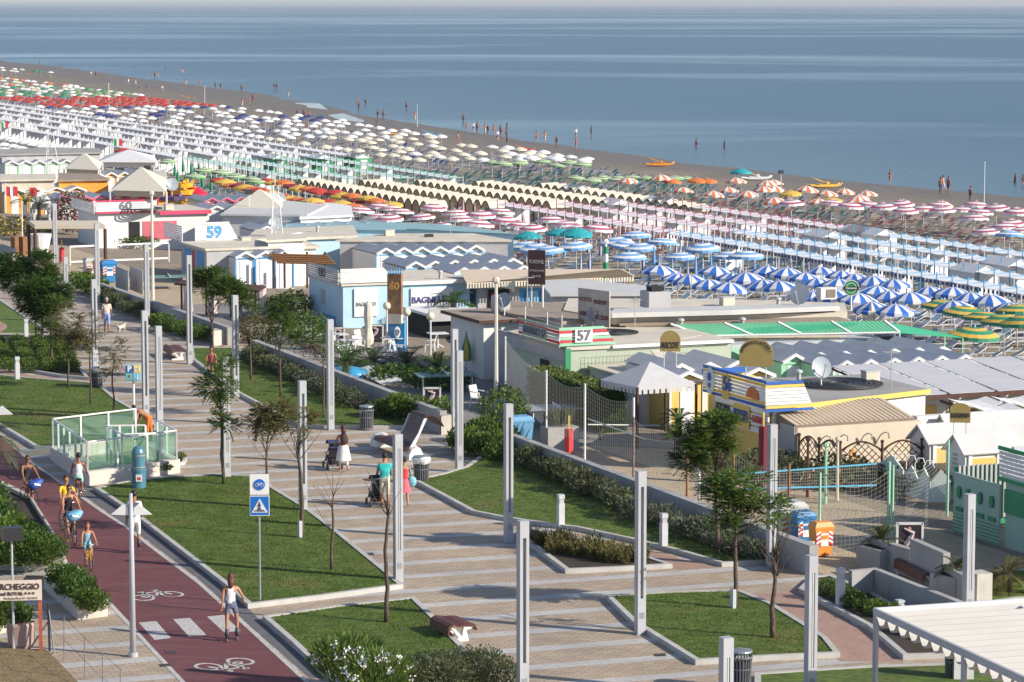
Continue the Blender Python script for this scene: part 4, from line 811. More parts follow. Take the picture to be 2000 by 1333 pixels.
for x,y in F3([(60,472),(150,502),(340,507),(550,512)]): U('wh',x,y,lab='beside the green striped ones near the red boat')
U('tl',*F3([(1790,602)])[0],lab='standing alone beside the white rowing boat on the sand')
seq=['mm','yy','oo','mm','yy','oo']
for a,b,n in (((522,346),(618,367),7),((505,364),(528,371),2),((550,374),(655,397),8),((655,371),(765,394),8),((425,347),(520,372),8),((640,385),(690,398),3)):
    for i in range(n): U(seq[i%6] if i%2 else ('rd','yy','oo')[i%3],a[0]+(b[0]-a[0])*i/(n-1),a[1]+(b[1]-a[1])*i/(n-1),lab='in the warm-coloured rows beside the green posts',grp='warm-coloured umbrellas')
for x,y in [(330,309),(400,324),(430,331),(380,340),(462,337),(490,342),(500,348)]: U('gl',x,y,lab='beside the folded green umbrellas')
for x,y in F1([(1365,880),(1430,850),(1495,865),(1555,880),(1388,930),(1450,945),(1580,960),(1648,985)]): place(TC['gn'],atg(x,y,2.35),0,1,'folded green umbrella beside the rows of red and yellow ones','folded green umbrellas')
for x,y in F4([(65,820),(185,845),(320,860)])+F3([(225,1120),(600,1115),(695,1130),(1285,1150),(1030,1260),(540,1265),(610,1240)])+F7([(1255,40),(1375,60),(1780,55)]): place(TC['nv'],atg(x,y,2.35),0,1,'folded navy and white umbrella among the blue open ones','folded navy umbrellas')
for x,y in F7([(1150,-10),(1435,-10),(1555,-10),(1665,20),(1895,40),(1490,68),(1070,90)])+F3([(1068,1100),(1110,1195),(315,1130),(410,1130)]): place(TC['sk'],atg(x,y,2.5),0,1,'slim folded light blue umbrella among the sunbeds','slim folded light blue umbrellas')
for x,y in F3([(90,950),(280,1080),(750,1070)])+F2([(1620,1170),(1710,1195)]): place(TC['rd'],atg(x,y,2.35),0,1,'folded red and white umbrella beside the ringed ones','folded red and white umbrellas')
place(TC['nv'],atg(1753,533,2.3),0,1.05,'dark folded umbrella in front of the light blue posts','dark folded umbrella'); place(TC['wc'],atg(1702,593,2.5),0,1.0,'cream folded umbrella behind the green roof','cream folded umbrella')
# seaward and far blocks laid out on their own grids
def block(s0,s1,t0,t1,ds,dt,kinds,lab,prob=.85,sc=1.):
    s_=s0
    while s_<s1:
        t_=t0; 
        while t_<t1:
            if rnd(0,1)<prob:
                p=P(s_+rnd(-.4,.4),t_+rnd(-.4,.4),0); p.z=gzp(p); k=kinds[int(rnd(0,len(kinds)-.001))]
                if len(upos)<292: U(k,p=p,lab=lab,sc=sc*.88)
                else: far.append((p,k))
            t_+=dt
        s_+=ds
block(316,346,116,141,4.2,4.2,['cr','cr','wh'],'below the upturned orange rescue boat',.8)
block(346,376,116,142,4.6,4.6,['cr'],'between the flag group and the awnings',.55)
block(378,432,116,146,5.2,4.4,['wh','wh','wh'],'in the dense white block above the awnings',.8)
block(432,500,114,147,5.6,4.6,['wh','wn','wh'],'in the dense white and navy block',.8)
block(500,560,118,147,5.,4.,['rd','rd','rd','rr'],'in the far red block',.85)
block(560,640,118,152,5,4.6,['gr','wh','gl','cr'],'far',.75); block(640,800,118,160,6,6,['wh','wh','oo','cr'],'far',.75); block(800,1000,115,190,9,7,['wh','cr','gr'],'far',.7)
block(700,900,70,112,9,7,['wh','cr'],'far',.5); block(560,640,74,86,7,6,['wh'],'far',.5); block(330,420,72,84,5,4,['wh','wh'],'far',.75)
mb=MB(); fm=[UW,UC,UR,UG,UN,UO,UGL]; fk=dict(wh=0,cr=1,rd=2,rr=2,gr=3,wn=4,oo=5,gl=6)
for p,k in far:
    mb.cm=fk[k]; mb.lathe(p,[(.92,2.05),(.88,2.16),(.5,2.34),(.02,2.46)],8,False); mb.cm=0; mb.tube([p,p+Z3*2.3],.03,3,False)
mb.build('distant_beach_umbrella',fm,label='mass of distant beach umbrellas on the far upper left of the beach',cat='umbrellas',kind='stuff',origin=P(700,120,-3))
# sunbeds
def bedmesh(c,name='sunbed'):
    t=thing(name,'sunbed','sunbed',(0,-500,0)); mb=MB(); mb.slab([(-.3,-.9,.36),(.3,-.9,.36),(.3,.35,.36),(-.3,.35,.36)],.03); mb.slab([(-.3,.35,.36),(.3,.35,.36),(.3,.92,.70),(-.3,.92,.70)],.03); _loc(mb,'fabric',c,t,False)
    m=MB(); [m.tube([(x,y,0),(x,y*.96,.36)],.02,4) for x in(-.29,.29) for y in(-.75,.3)]; [m.tube([(x,-.92,.35),(x,.36,.35),(x,.95,.71)],.02,4) for x in (-.31,.31)]; _loc(m,'frame',WHT,t); return t
BW_=M('sunbed_white',(.62,.63,.64),.6,.1); BG=M('sunbed_green',(.10,.30,.24),.6,.1); BBL=M('sunbed_blue',(.03,.12,.42),.6,.1); BPK=M('sunbed_rose',(.5,.22,.2),.6,.1); BCR=M('sunbed_cream',(.55,.5,.4),.6,.1); BLB=M('sunbed_pale_blue',(.3,.45,.55),.6,.1)
beds=[]
def zone(s0,s1,t0,t1,ds,dt,c,lab,pr=.9):
    s_=s0
    while s_<s1:
        t_=t0
        while t_<t1:
            if rnd(0,1)<pr: beds.append((P(s_+rnd(-.3,.3),t_+rnd(-.3,.3)),random.choice(c),rnd(-.35,.35)+ANG-math.pi/2,lab))
            t_+=dt
        s_+=ds
zone(126,142,77,91,2.2,1.6,[0],'by green-yellow umbrellas')
zone(143,172,77,92,2.4,1.5,[0,0,5],'under blue-white umbrellas'); zone(172,201,77,92,2.6,1.6,[0,5,0],'under light blue umbrellas')
zone(150,200,91,113,2.1,2.1,[0,5,4],'between blue awning posts'); zone(201,235,76,92,2.6,1.9,[0,3,4],'under purple-red umbrellas'); zone(200,236,91,114,2.2,2.1,[3,0,4],'between pink awning posts')
zone(170,198,113,137,2.2,2.0,[0,4,3],'near the right edge'); zone(199,240,115,140,2.2,2.0,[4,3,4],'by seaward purple-red umbrellas'); zone(236,275,96,140,2.3,2.1,[3,0,1],'around orange umbrellas')
zone(236,312,74,88,2.7,2.2,[0,1,0],'by the warm-coloured umbrellas'); zone(274,316,112,140,2.6,1.9,[1,1,1,0],'in the green sunbed rows'); zone(274,420,92,114,2.5,2.5,[0,1,4],'in the green-posted awning rows'); zone(316,430,114,142,2.6,2.4,[0,4,0,2],'under the cream umbrellas')
zone(420,620,86,146,3.2,2.8,[0,2,0,3],'far'); zone(314,420,72,92,2.8,2.3,[0],'far'); zone(620,900,70,160,9,6,[0,4],'far')
beds=[b for b in beds]; BT=[bedmesh(c) for c in (BW_,BG,BBL,BPK,BCR,BLB)]
beds.sort(key=lambda b:b[0].y); BN=['white','green','dark blue','rose','cream','pale blue']
mb=MB()
for i,(p,c,a,l) in enumerate(beds):
    p=Vector((p.x,p.y,gzp(p)))
    if i<298: place(BT[c],p,a,1,BN[c]+' sunbed '+l,'sunbeds '+l)
    else:
        ca,sa=math.cos(a),math.sin(a); tr=lambda x,y,z:(p.x+x*ca-y*sa,p.y+x*sa+y*ca,p.z+z); mb.cm=c
        mb.face(tr(-.3,-.9,.36),tr(.3,-.9,.36),tr(.3,.35,.38),tr(-.3,.35,.38)); mb.face(tr(-.3,.35,.38),tr(.3,.35,.38),tr(.3,.92,.78),tr(-.3,.92,.78)); mb.cm=0
        for x in(-.29,.26): mb.face(tr(x,-.75,0),tr(x+.04,-.75,0),tr(x+.04,-.75,.36),tr(x,-.75,.36)); mb.face(tr(x,.3,0),tr(x+.04,.3,0),tr(x+.04,.3,.36),tr(x,.3,.36))
mb.build('distant_sunbed',[BW_,BG,BBL,BPK,BCR,BLB],label='mass of distant sunbeds between the awnings and umbrellas',cat='sunbeds',kind='stuff',origin=P(400,100,-3))
# awning rows
AW=M('awning_cloth',(.72,.73,.76),.75,.04,1); PB=M('post_light_blue',(.12,.38,.62),.5,.1); PP=M('post_pink',(.45,.17,.23),.5,.1); PG=M('post_green',(.03,.30,.20),.5,.1); PW=M('post_grey',(.60,.59,.60),.5,.1); PBR=M('post_brown',(.07,.035,.025),.6,.2)
def awn(s0,s1,t_,pm,label,detail=True,bay=2.0,w=1.6,fr=False):
    z0=gz(t_); o3=P(s0,t_,z0); t=thing('awning_row',label,'awning row',o3,'long white awning rows on the beach'); n=max(1,int((s1-s0)/bay)); mb=MB(); h=2.15
    for i in range(n):
        a=s0+i*bay; q=[]
        for k in range(5):
            sg=-.06*math.sin(math.pi*k/4); q.append((a+bay*k/4,sg))
        for (sa,za),(sb_,zb) in zip(q,q[1:]):
            mb.slab([P(sa,t_-w/2,z0+h+za-.03),P(sb_,t_-w/2,z0+h+zb-.03),P(sb_,t_+w/2,z0+h+zb+.03),P(sa,t_+w/2,z0+h+za+.03)][::-1],.03)
        if rnd(0,1)<(.14 if detail else .5): mb.slab([P(a,t_-w/2+.1,z0+.1),P(a,t_+w/2-.1,z0+.1),P(a,t_+w/2-.1,z0+h-.1),P(a,t_-w/2+.1,z0+h-.1)],.03)
    mb.build('cloth',AW,t)
    if fr:
        m=MB()
        for i in range(int(n*bay/.5)): a=s0+i*.5; m.face(P(a,t_-w/2-.03,z0+h-.12),P(a+.25,t_-w/2-.03,z0+h-.12),P(a+.25,t_-w/2-.03,z0+h-.34),P(a,t_-w/2-.03,z0+h-.34))
        m.build('scalloped_trim',UN,t,kind='stuff')
    if detail:
        for i in range(n+1):
            a=s0+i*bay; m=MB(); m.tube([P(a,t_-w/2+.05,z0-.05),P(a,t_-w/2+.05,z0+h+.42)],.045,5); m.tube([P(a,t_-w/2+.05,z0+h-.05),P(a,t_+w/2-.05,z0+h+.1)],.03,4); m.build('post',pm,t)
            m=MB(); m.tube([P(a,t_+w/2-.05,z0-.05),P(a,t_+w/2-.05,z0+h+.1)],.045,5); m.build('rear_post',WHT,t)
    else:
        m=MB()
        for i in range(n+1):
            a=s0+i*bay
            for tt_ in(-w/2+.05,w/2-.05): q=P(a,t_+tt_,z0); m.box((q.x,q.y,z0+h/2+.1),(.09,.09,h+.3),ANG)
        m.build('posts',pm,t,kind='stuff')
RT=[89.3,94.6,100.2,105.4,110.6]; RN=['nearest','second','third','fourth','most seaward']
for j,t_ in enumerate(RT):
    if j: awn(132 if j==1 else 140,201,t_,PB,'%s white awning row with light blue posts at the right'%RN[j],True,1.9,fr=(j==1)); awn(201.5,236,t_,PP,'%s white awning row with pink posts in the middle right'%RN[j],True,1.9)
    if j<4: awn(276,318,t_,PG,'%s white awning row with green posts left of the hood tents'%RN[j],True,2.1)
    awn(320,420,t_,PW,'%s far white awning row with grey posts at upper left'%RN[j],False,2.4); awn(422,560,t_,PW,'%s very distant white awning row at upper left'%RN[j],False,2.8)
for j,t_ in enumerate((84,104,112)): awn(562,740,t_,PW,'%s faint awning row near the far left image edge'%RN[j],False,3.5)
HC=M('hood_canvas',(.72,.66,.54),.75,.05,1)
def hoods(s0,s1,t_,label):
    z0=gz(t_); t=thing('hood_tent_row',label,'hood tent row',P(s0,t_,z0),'rows of cream arched hood tents'); bay=1.95; n=int((s1-s0)/bay); w=1.9; hh=1.65
    for i in range(n):
        a=s0+i*bay; mb=MB(); arc=[(a+bay*k/8,z0+hh+.62*math.sin(math.pi*k/8)**.8) for k in range(9)]
        for (sa,za),(sb_,zb) in zip(arc,arc[1:]): mb.slab([P(sa,t_-w/2,za),P(sb_,t_-w/2,zb),P(sb_,t_+w/2,zb+.06),P(sa,t_+w/2,za+.06)][::-1],.03)
        if i%4!=2: mb.face(P(a,t_+w/2,z0),P(a+bay,t_+w/2,z0),P(a+bay,t_+w/2,z0+hh),P(a,t_+w/2,z0+hh))
        mb.build('hood',HC,t); m=MB(); m.tube([P(sa,t_-w/2-.03,za-.03) for sa,za in arc],.05,4); m.tube([P(a,t_-w/2-.03,z0-.05),P(a,t_-w/2-.03,z0+hh+.1)],.05,4); m.build('arch_frame',PBR,t)
hoods(237.5,275,RT[0]-.3,'nearest row of cream arched hood tents'); hoods(237,274,RT[1],'second row of cream arched hood tents'); hoods(236.5,272,RT[2],'third row of cream arched hood tents, middle one'); hoods(236,270,RT[3],'fourth row of cream arched hood tents'); hoods(230,267,RT[4],'most seaward row of cream arched hood tents')
CT=M('cabin_canvas',(.78,.77,.74),.75,.04,1)
def cabin(x,y,L,label,m=CT,W_=1.9,h=2.0,grp='white canvas changing cabins in the awning rows'):
    p=atg(x,y); s0,t0=stof(p); t0=min(RT,key=lambda r:abs(r-t0-.7)); z0=gz(t0); t=thing('changing_cabin',label,'changing cabin',P(s0,t0,z0),grp); a,b=t0-W_/2,t0+W_/2
    mb=MB(); mb.cb(s0,s0+L,a,b,z0,z0+h); mb.build('canvas_wall',m,t)
    r=MB(); c=(a+b)/2; r.slab([P(s0-.1,a-.1,z0+h+.03),P(s0+L+.1,a-.1,z0+h+.03),P(s0+L+.1,c,z0+h+.5),P(s0-.1,c,z0+h+.5)][::-1],.03); r.slab([P(s0-.1,c,z0+h+.5),P(s0+L+.1,c,z0+h+.5),P(s0+L+.1,b+.1,z0+h+.03),P(s0-.1,b+.1,z0+h+.03)][::-1],.03); r.face(P(s0,a,z0+h),P(s0,b,z0+h),P(s0,c,z0+h+.48)); r.build('roof',CT,t)
    d=MB(); d.cb(s0-.03,s0-.005,t0-.45,t0+.45,z0+.05,z0+1.8); d.build('door_flap',AW,t)
for x,y,L,l in [(1560,517,3,'white canvas cabin in the row above the dark blue umbrellas, left one'),(1712,505,3,'white canvas cabin in the middle of the second row at right'),(1870,508,3,'white canvas cabin farther right in the second row'),(1595,437,3,'white canvas cabin just behind the pink posts'),(1985,500,3,'white canvas cabin at the right edge'),(1150,413,3,'white canvas cabin at the near end of the hood tents'),(1275,412,3,'white canvas cabin between pink posts, second from the hood tents'),(1190,445,3,'white canvas cabin in the nearest pink-post row'),(1322,440,3,'white canvas cabin behind the turquoise umbrellas'),(1455,440,3,'white canvas cabin in the centre of the pink-post rows'),(1915,580,3.4,'large white canvas cabin with pointed roof beside the blue posts'),(1960,592,3,'white canvas cabin next to the pointed one at the right'),(430,258,4,'big white canvas cabin in the far rows'),(260,245,3,'far white canvas cabin left of the big one')]: cabin(x,y,L,l)
GC=M('green_canvas',(.06,.28,.13),.7,.1)
for x,y,l in [(635,345,'nearest green-walled cabin in the awning rows'),(747,343,'middle green-walled cabin in the awning rows'),(855,341,'seaward green-walled cabin in the awning rows'),(528,345,'leftmost green-walled cabin in the awning rows')]: cabin(x,y,3.6,l,GC,grp='green-walled cabins in the awning rows')
BC=M('blue_canvas',(.02,.10,.38),.7,.1)
for x,y,l in [(15,207,'blue cabin at the left edge of the far rows'),(55,210,'second far blue cabin from the left'),(75,203,'third far blue cabin from the left'),(125,213,'rightmost far blue cabin')]: cabin(x,y,8,l,BC,grp='far blue cabins')
# rescue rowing catamarans
def boat(x,y,ang,m,label,L=3.9,z=0.):
    p=atg(x,y); t=thing('rescue_boat',label,'boat',p,'twin-hulled rescue boats on the sand'); ax=Vector((math.cos(ang),math.sin(ang),0)); ay=Vector((-ax.y,ax.x,0))
    for e in(-1,1):
        mb=MB(); q=[(-L/2,.42,.03),(-L*.42,.22,.10),(-L*.2,.14,.15),(L*.2,.14,.15),(L*.42,.24,.10),(L/2,.5,.03)]; mb.tube([p+ax*u+ay*.45*e+Z3*(zz+.05) for u,zz,r in q],[r for u,zz,r in q],8); mb.build('hull',m,t,smooth=True)
    mb=MB(); mb.box(p+Z3*.38,(1.5,1.1,.08),ang); mb.build('deck',m,t); mb=MB(); mb.box(p+ax*.3+Z3*.55,(.3,1.0,.25),ang); mb.build('seat',m,t)
    mb=MB(); [mb.tube([p+ax*.1+ay*.5*e+Z3*.55,p-ax*1.3+ay*.9*e+Z3*1.1],.03,5) for e in(-1,1)]; mb.build('oars',m,t)
OR=M('boat_orange',(.75,.28,.03),.4,.05); RB=M('boat_red',(.6,.04,.03),.4,.05); YB=M('boat_yellow',(.7,.45,.08),.4,.05); WB=M('boat_white',(.7,.7,.68),.4,.05)
boat(783,265,R(5),OR,'orange twin-hulled rescue boat above the white umbrellas'); boat(840,268,R(3),M('boat_blue',(.1,.4,.6),.4,.05),'white and blue rowing boat right of the orange one',3.2); boat(1022,297,R(5),RB,'red twin-hulled rescue boat near the central walkers',3.3); boat(1287,325,R(4),OR,'orange-yellow rescue boat alone on the sand right of centre'); boat(1610,367,R(10),YB,'yellow rescue boat with raised oars beside the orange umbrellas'); boat(1475,352,R(5),WB,'white rowing boat beside the lone turquoise umbrella'); boat(60,150,R(3),OR,'small orange boat at the far left waterline'); boat(105,155,R(3),OR,'second small orange boat at the far left',3); boat(366,196,R(2),OR,'orange boat by the far white umbrellas',3.5)
def mast(x,yb,yt,label,r=.04,m=WHT,lampm=None,cat='pole',name='pole',gnd=True):
    p=atg(x,yb) if gnd else at(x,yb,0); h=zat(p,yt)-p.z; t=thing(name,label,cat,p); mb=MB(); mb.tube([p-Z3*.1,p+Z3*h],[r,r*.7],7); mb.build('shaft',m,t)
    if lampm: mb=MB(); mb.box(p+Z3*(h+.1),(.5,.35,.35),ANG); mb.build('floodlight',lampm,t)
    else: mb=MB(); mb.sph(p+Z3*h,r*1.6,6,5); mb.build('finial',m,t)
    return t,p,h
FL=M('floodlight_black',(.02,.02,.022),.4,.1)
mast(1922,400,318,'tall thin white pole on the sand at the right by the sea',.05); mast(1525,378,338,'short pole with dark floodlight among the orange umbrellas',.05,WHT,FL); mast(735,296,236,'thin dark pole in the far white umbrellas',.05,PBR); mast(848,322,266,'thin white pole in the cream umbrellas',.05); mast(815,250,206,'thin pole at the water edge right of the bathers',.05); mast(213,218,164,'flagpole over the far red umbrellas',.08); mast(400,205,170,'tall thin pole at far sandbar',.06); mast(534,258,214,'thin dark pole by the white umbrella block',.05,PBR); mast(990,278,243,'dark flag pole at the dense shoreline group',.09,FL)
# ---------------- beach establishments ----------------
WW=M('wall_white_paint',(.70,.69,.67),.7,.05,1.5,dirt=.12); WC2=M('wall_cream',(.62,.54,.42),.75,.06,1.5,dirt=.15); WB2=M('wall_pale_blue',(.42,.62,.74),.7,.05,1.5,dirt=.1); WG2=M('wall_mint',(.34,.50,.42),.7,.05,1.5,dirt=.1); WMG=M('wall_moss_green',(.40,.46,.36),.7,.05); WYL=M('wall_yellow',(.72,.50,.14),.7,.06); WOR=M('wall_orange',(.75,.33,.05),.7,.08); WGY=M('wall_grey',(.42,.42,.43),.8,.08,1,dirt=.2)
RG=M('roof_grey_sheet',(.47,.49,.53),.7,.1,1,dirt=.15); RW=M('roof_white_sheet',(.57,.57,.56),.6,.06,1,dirt=.1); RC=M('roof_cream_felt',(.60,.55,.46),.85,.08,.8,dirt=.3); RBN=M('roof_brown_felt',(.30,.24,.19),.9,.15,.8,dirt=.3); RGF=M('roof_grey_felt',(.33,.32,.31),.9,.1,.6,dirt=.25)
TB=M('trim_blue',(.06,.30,.60),.6,.08); TLB=M('trim_light_blue',(.22,.50,.72),.6,.08); TG=M('trim_green',(.03,.27,.12),.6,.08); TMG=M('trim_mint',(.30,.58,.40),.6,.05); TR=M('trim_red',(.55,.05,.06),.6,.08); TPK=M('trim_crimson',(.60,.06,.14),.6,.08); TW=M('trim_white',(.74,.74,.73),.6,.05); TYL=M('trim_yellow',(.75,.52,.12),.6,.05); TBB=M('trim_royal_blue',(.02,.11,.42),.5,.05); TK=M('lettering_dark',(.03,.03,.045),.6,.05); TGY=M('lettering_grey',(.16,.17,.2),.6,.05); DKI=M('dark_interior',(.02,.02,.022),.9,.1); TMB=M('timber_brown',(.30,.14,.06),.7,.2,5); TMD=M('timber_dark',(.075,.028,.018),.7,.2,5)
def bld(name,label,cat,s0,s1,t0,t1,h,wall,roof,over=.15,z=None,th=.14,group=None):
    z=gz((t0+t1)/2) if z is None else z
    t=thing(name,label,cat,P(s0,t0,z),group); MB().cb(s0,s1,t0,t1,z-.4,h-th-.002).build('wall',wall,t); MB().cb(s0-over,s1+over,t0-over,t1+over,h-th,h).build('roof',roof,t); return t
def proof(L,z,th,label,roof,wall=None,cat='roof',name='flat_roof_building',inset=.3,zb=-1.2,slope=0.):
    q=px(*L,z=z); c=sum(q,Vector())/len(q); t=thing(name,label,cat,Vector((c.x,c.y,gzp(c)))); MB().prism(q,z-th,z).build('roof',roof,t)
    if wall: MB().prism([lerp(p,c,min(.3,inset/(p-c).length)) for p in q],zb,z-th-.003).build('wall',wall,t)
    return t
def win(par,s0,s1,t_,z0,z1,m=DKI,fr=None,name='window'):   # on a landward (-t) face
    MB().cb(s0,s1,t_-.03,t_-.003,z0,z1).build(name,m,par)
def winf(par,s_,t0,t1,z0,z1,m=DKI,name='window'):   # on a near (-s) face
    MB().cb(s_-.03,s_-.003,t0,t1,z0,z1).build(name,m,par)
def stripes(par,s_,ta,tb,tc,z0,z1,cols,name='board'):   # trapezoid board facing the camera, made of horizontal boards; top from ta..tb, bottom ta..tc
    n=len(cols)
    for i,m in enumerate(cols):
        zb=z0+(z1-z0)*i/n; zt=z0+(z1-z0)*(i+.8)/n; eb=tc+(tb-tc)*i/n; et=tc+(tb-tc)*(i+.8)/n
        a=[P(s_,ta,zb),P(s_,eb,zb),P(s_,et,zt),P(s_,ta,zt)]; mb=MB(); mb.add(a+[p+A3*.05 for p in a],[(0,1,2,3),(7,6,5,4),(0,4,5,1),(1,5,6,2),(2,6,7,3),(3,7,4,0)]); mb.build(name,m,par)
def louv(par,t_,s0,s1,z0,z1,cols,name='board'):  # landward face boards
    n=len(cols)
    for i,m in enumerate(cols): MB().cb(s0,s1,t_-.05,t_,z0+(z1-z0)*i/n,z0+(z1-z0)*(i+.78)/n).build(name,m,par)
def ttx(par,s,size,s_,t_,z,m,**k): return text(s,size,P(s_-.02,t_,z),B3,Z3,m,par,**k)      # facing the camera
def ttl(par,s,size,s_,t_,z,m,**k): return text(s,size,P(s_,t_-.07,z),-A3,Z3,m,par,**k)     # on a landward face
# --- number 57 building
t=bld('bathing_building','white and mint building with number 57 boards and red stripes','building',113.2,119.8,48.3,56,2.55,WMG,RC,.1)
MB().cb(113.3,121,48.2,48.29,-.1,.9).build('wall_cladding',WGY,t); MB().cb(113.3,121,48.2,48.29,1.9,2.5).build('wall_cladding',WGY,t)
cs=[TMG,TR,TMG,TW,TR,TMG]; stripes(t,113.1,47.9,49.9,50.5,2.6,3.42,cs); louv(t,47.9,113.1,117.7,2.55,3.42,[WMG,TR,TW,WMG,TR,WMG])
MB().cb(113.0,113.05,48.55,49.35,2.75,3.3).build('number_panel',TW,t); ttx(t,'57',.62,113.0,48.95,3.03,TGY,bold=.012); MB().cb(114.4,117.1,47.80,47.84,2.7,3.2).build('name_panel',WMG,t); ttl(t,'MASSIMO 57',.44,115.75,47.85,2.97,TGY,bold=.012,fit=2.5)
MB().cb(113.0,113.05,50.3,56,2.42,2.56).build('fascia',TW,t)
for a,b in ((115.2,116),): win(t,a,b,48.2,1.0,1.75)
MB().cb(113,113.1,48.1,48.35,-.2,2.5).build('corner_post',TG,t)
mb=MB(); [mb.tube([P(s_,48.1,2.6),P(s_,48.1,3.9)],.02,4) for s_ in (113.4,115,117.5)]; [mb.tube([P(113.4,48.1,z),P(117.5,48.1,z)],.012,4) for z in (3.5,3.7,3.9)]; mb.build('roof_railing',WHT,t)
t=bld('terrace_building','low white building with cream terrace roof and white lettered fascia behind the hedge','building',107.6,112.9,49.2,54.6,1.75,WW,RC,.1); ttx(t,'DUI DUI DUI DUI DUI',.5,107.45,51.8,1.45,TLB,bold=.01,name='fascia_lettering',sx=1.15)
mb=MB(); 
for i in range(30): mb.tube([P(112.7,49.4+i*.17,1.78),P(112.7,49.4+i*.17,2.4)],.008,3)
for z in (1.9,2.15,2.4): mb.tube([P(112.7,49.4,z),P(112.7,54.5,z)],.008,3)
mb.build('mesh_fence',WGY,t,kind=None); mb=MB(); mb.slab([P(109.5,51.4,1.8),P(109.4,52.5,1.8),P(111.3,52.4,2.5),P(111.4,51.3,2.5)],.05); mb.build('leaning_panel',RC,t)
mb=MB(); mb.cb(111.2,111.35,50.3,51.4,1.8,2.0); mb.build('roof_hatch',RG,t)
# satellite dishes
def dish(x,y,z,r,label,m=None,az=.5):
    b=at(x,y,z); t=thing('satellite_dish',label,'dish',b,'satellite dishes'); n=Vector((.35,-.9,.3)).normalized() if az else Vector((-.5,-.8,.3)).normalized(); u=n.cross(Z3).normalized(); v=u.cross(n); c=b+Z3*(r+.25); mb=MB(); vs=[c-n*.12*r];fs=[]
    for k in range(18):
        for f,d in ((.6,-.07),(1,.05)): a=2*math.pi*k/18; vs.append(c+(u*math.cos(a)+v*math.sin(a))*r*f+n*d*r)
    for k in range(18): a=1+2*k;b2=1+2*((k+1)%18); fs+=[(0,a,b2),(a,a+1,b2+1,b2)]
    mb.add(vs,fs); mb.build('reflector',m or M('dish_grey',(.33,.37,.42),.5,.05),t,smooth=True); mb=MB(); mb.tube([b-Z3*.1,c-n*.15*r],.035,6); mb.build('stand',WHT,t); mb=MB(); mb.tube([c-v*r,c+n*r*.9],.02,4); mb.box(c+n*r*.9,(.1,.1,.1)); mb.build('feed_arm',WGY,t)
dish(1159,640,2.6,.34,'round grey satellite dish behind the red and green number 57 board'); dish(1604,752,2.55,.42,'round grey satellite dish on the black hose coil roof'); dish(538,458,2.3,.45,'grey satellite dish under the lattice mast, above number 59'); dish(336,380,2.8,.5,'grey satellite dish beside the yellow play castle'); dish(1562,607,3.0,.5,'large white angular satellite dish on the long roof edge',RW,0); dish(985,612,3.,.35,'dish next to the horn on the kiosk roof',None,0)
# black solar hose coils on roofs
def coil(x,y,z,r,label):
    c=at(x,y,z); t=thing('hose_coil',label,'solar hose coil',c,'black hose coils on roofs'); 
    for k in range(7):
        rr=r*(1-.12*k); mb=MB(); mb.lathe(c,[(rr-.035*r-.02,0),(rr-.03*r,.05),(rr+.03*r,.05),(rr+.035*r,0)],36,False); mb.build('hose_ring',M('black_rubber',(.02,.02,.022),.5,.2),t)
coil(1640,750,2.5,1.62,'large black hose coil on the grey roof of number 56'); coil(1195,650,2.57,1.15,'black hose coil on the roof behind the number 57 board'); coil(275,408,2.6,1.5,'black hose coil on the roof of number 60')
# kiosk and Kursaal roofs
t=bld('kiosk','white kiosk with brown roof edge beside the cream mast','kiosk',123,127.2,48.3,50.2,2.75,WW,RBN,.35); MB().cb(122.63,127.6,47.93,50.6,2.6,2.74).build('roof_edge',TMD,t); MB().cb(122.5,127.3,50.5,51.5,.0,2.2).build('annex',WW,t)
mb=MB(); [mb.tube([P(122.2,48.6+i*.2,.2),P(122.2,48.6+i*.2,.75)],.02,4) for i in range(9)]; [mb.tube([P(122.2,48.6,z),P(122.2,50.2,z)],.03,4) for z in (.2,.45,.75)]; mb.build('white_railing',WHT,t)
mb=MB(); mb.lathe(at(978,611,2.76),[(.45,0),(.45,.75),(.4,.8)],14); mb.build('water_tank',M('tank_steel',(.45,.46,.47),.5,.1),thing('water_tank','round grey metal tank on the kiosk roof','tank',at(978,611,2.76)),smooth=True)
proof([(992,612),(1100,628),(1290,612),(1260,597),(1000,588),(958,590)],2.9,.15,'brownish flat roof behind the kiosk, with sign posts',RBN,WW,'building')
proof([(1000,645),(1110,668),(1310,666),(1370,655),(1290,629),(1120,634)],2.56,.12,'cream flat roof between number 57 and the green ribbed awning',RC,WMG,'building')
proof([(1100,606),(1200,622),(1655,610),(1650,592),(1400,584),(1110,583)],2.95,.3,'long cream parapet roof under the white angular dish',RC,WC2,'building')
proof([(1190,612),(1430,606),(1640,598),(1630,592),(1200,603)],3.25,.22,'raised white roof strip in front of the long cream parapet',RW,None)
proof([(1210,632),(1450,629),(1655,624),(1630,617),(1200,622)],2.75,.12,'lower brown-edged roof strip next to the green ribbed awning',RBN,WC2,'building')
t=thing('air_conditioner','grey rooftop air conditioner with dark grille on the cream roof','air conditioner',at(1280,600,3.)); c=at(1280,597,3.2); mb=MB(); mb.box(c+Z3*.3,(1.1,1.0,.75),ANG); mb.build('casing',WGY,t); mb=MB(); mb.box(c+Z3*.8,(.65,.6,.2),ANG); mb.build('fan_grille',DKI,t)
t=thing('air_conditioner','small white rooftop air conditioner beside the round green beer sign','air conditioner',at(1614,582,3.)); c=at(1614,583,3.); mb=MB(); mb.box(c+Z3*.25,(.85,.5,.55),ANG); mb.build('casing',WW,t); mb=MB(); mb.box(c+Z3*.25-A3*.26+B3*.1,(.5,.03,.4),ANG); mb.build('fan_grille',M('grille_brown',(.2,.17,.14),.6),t)
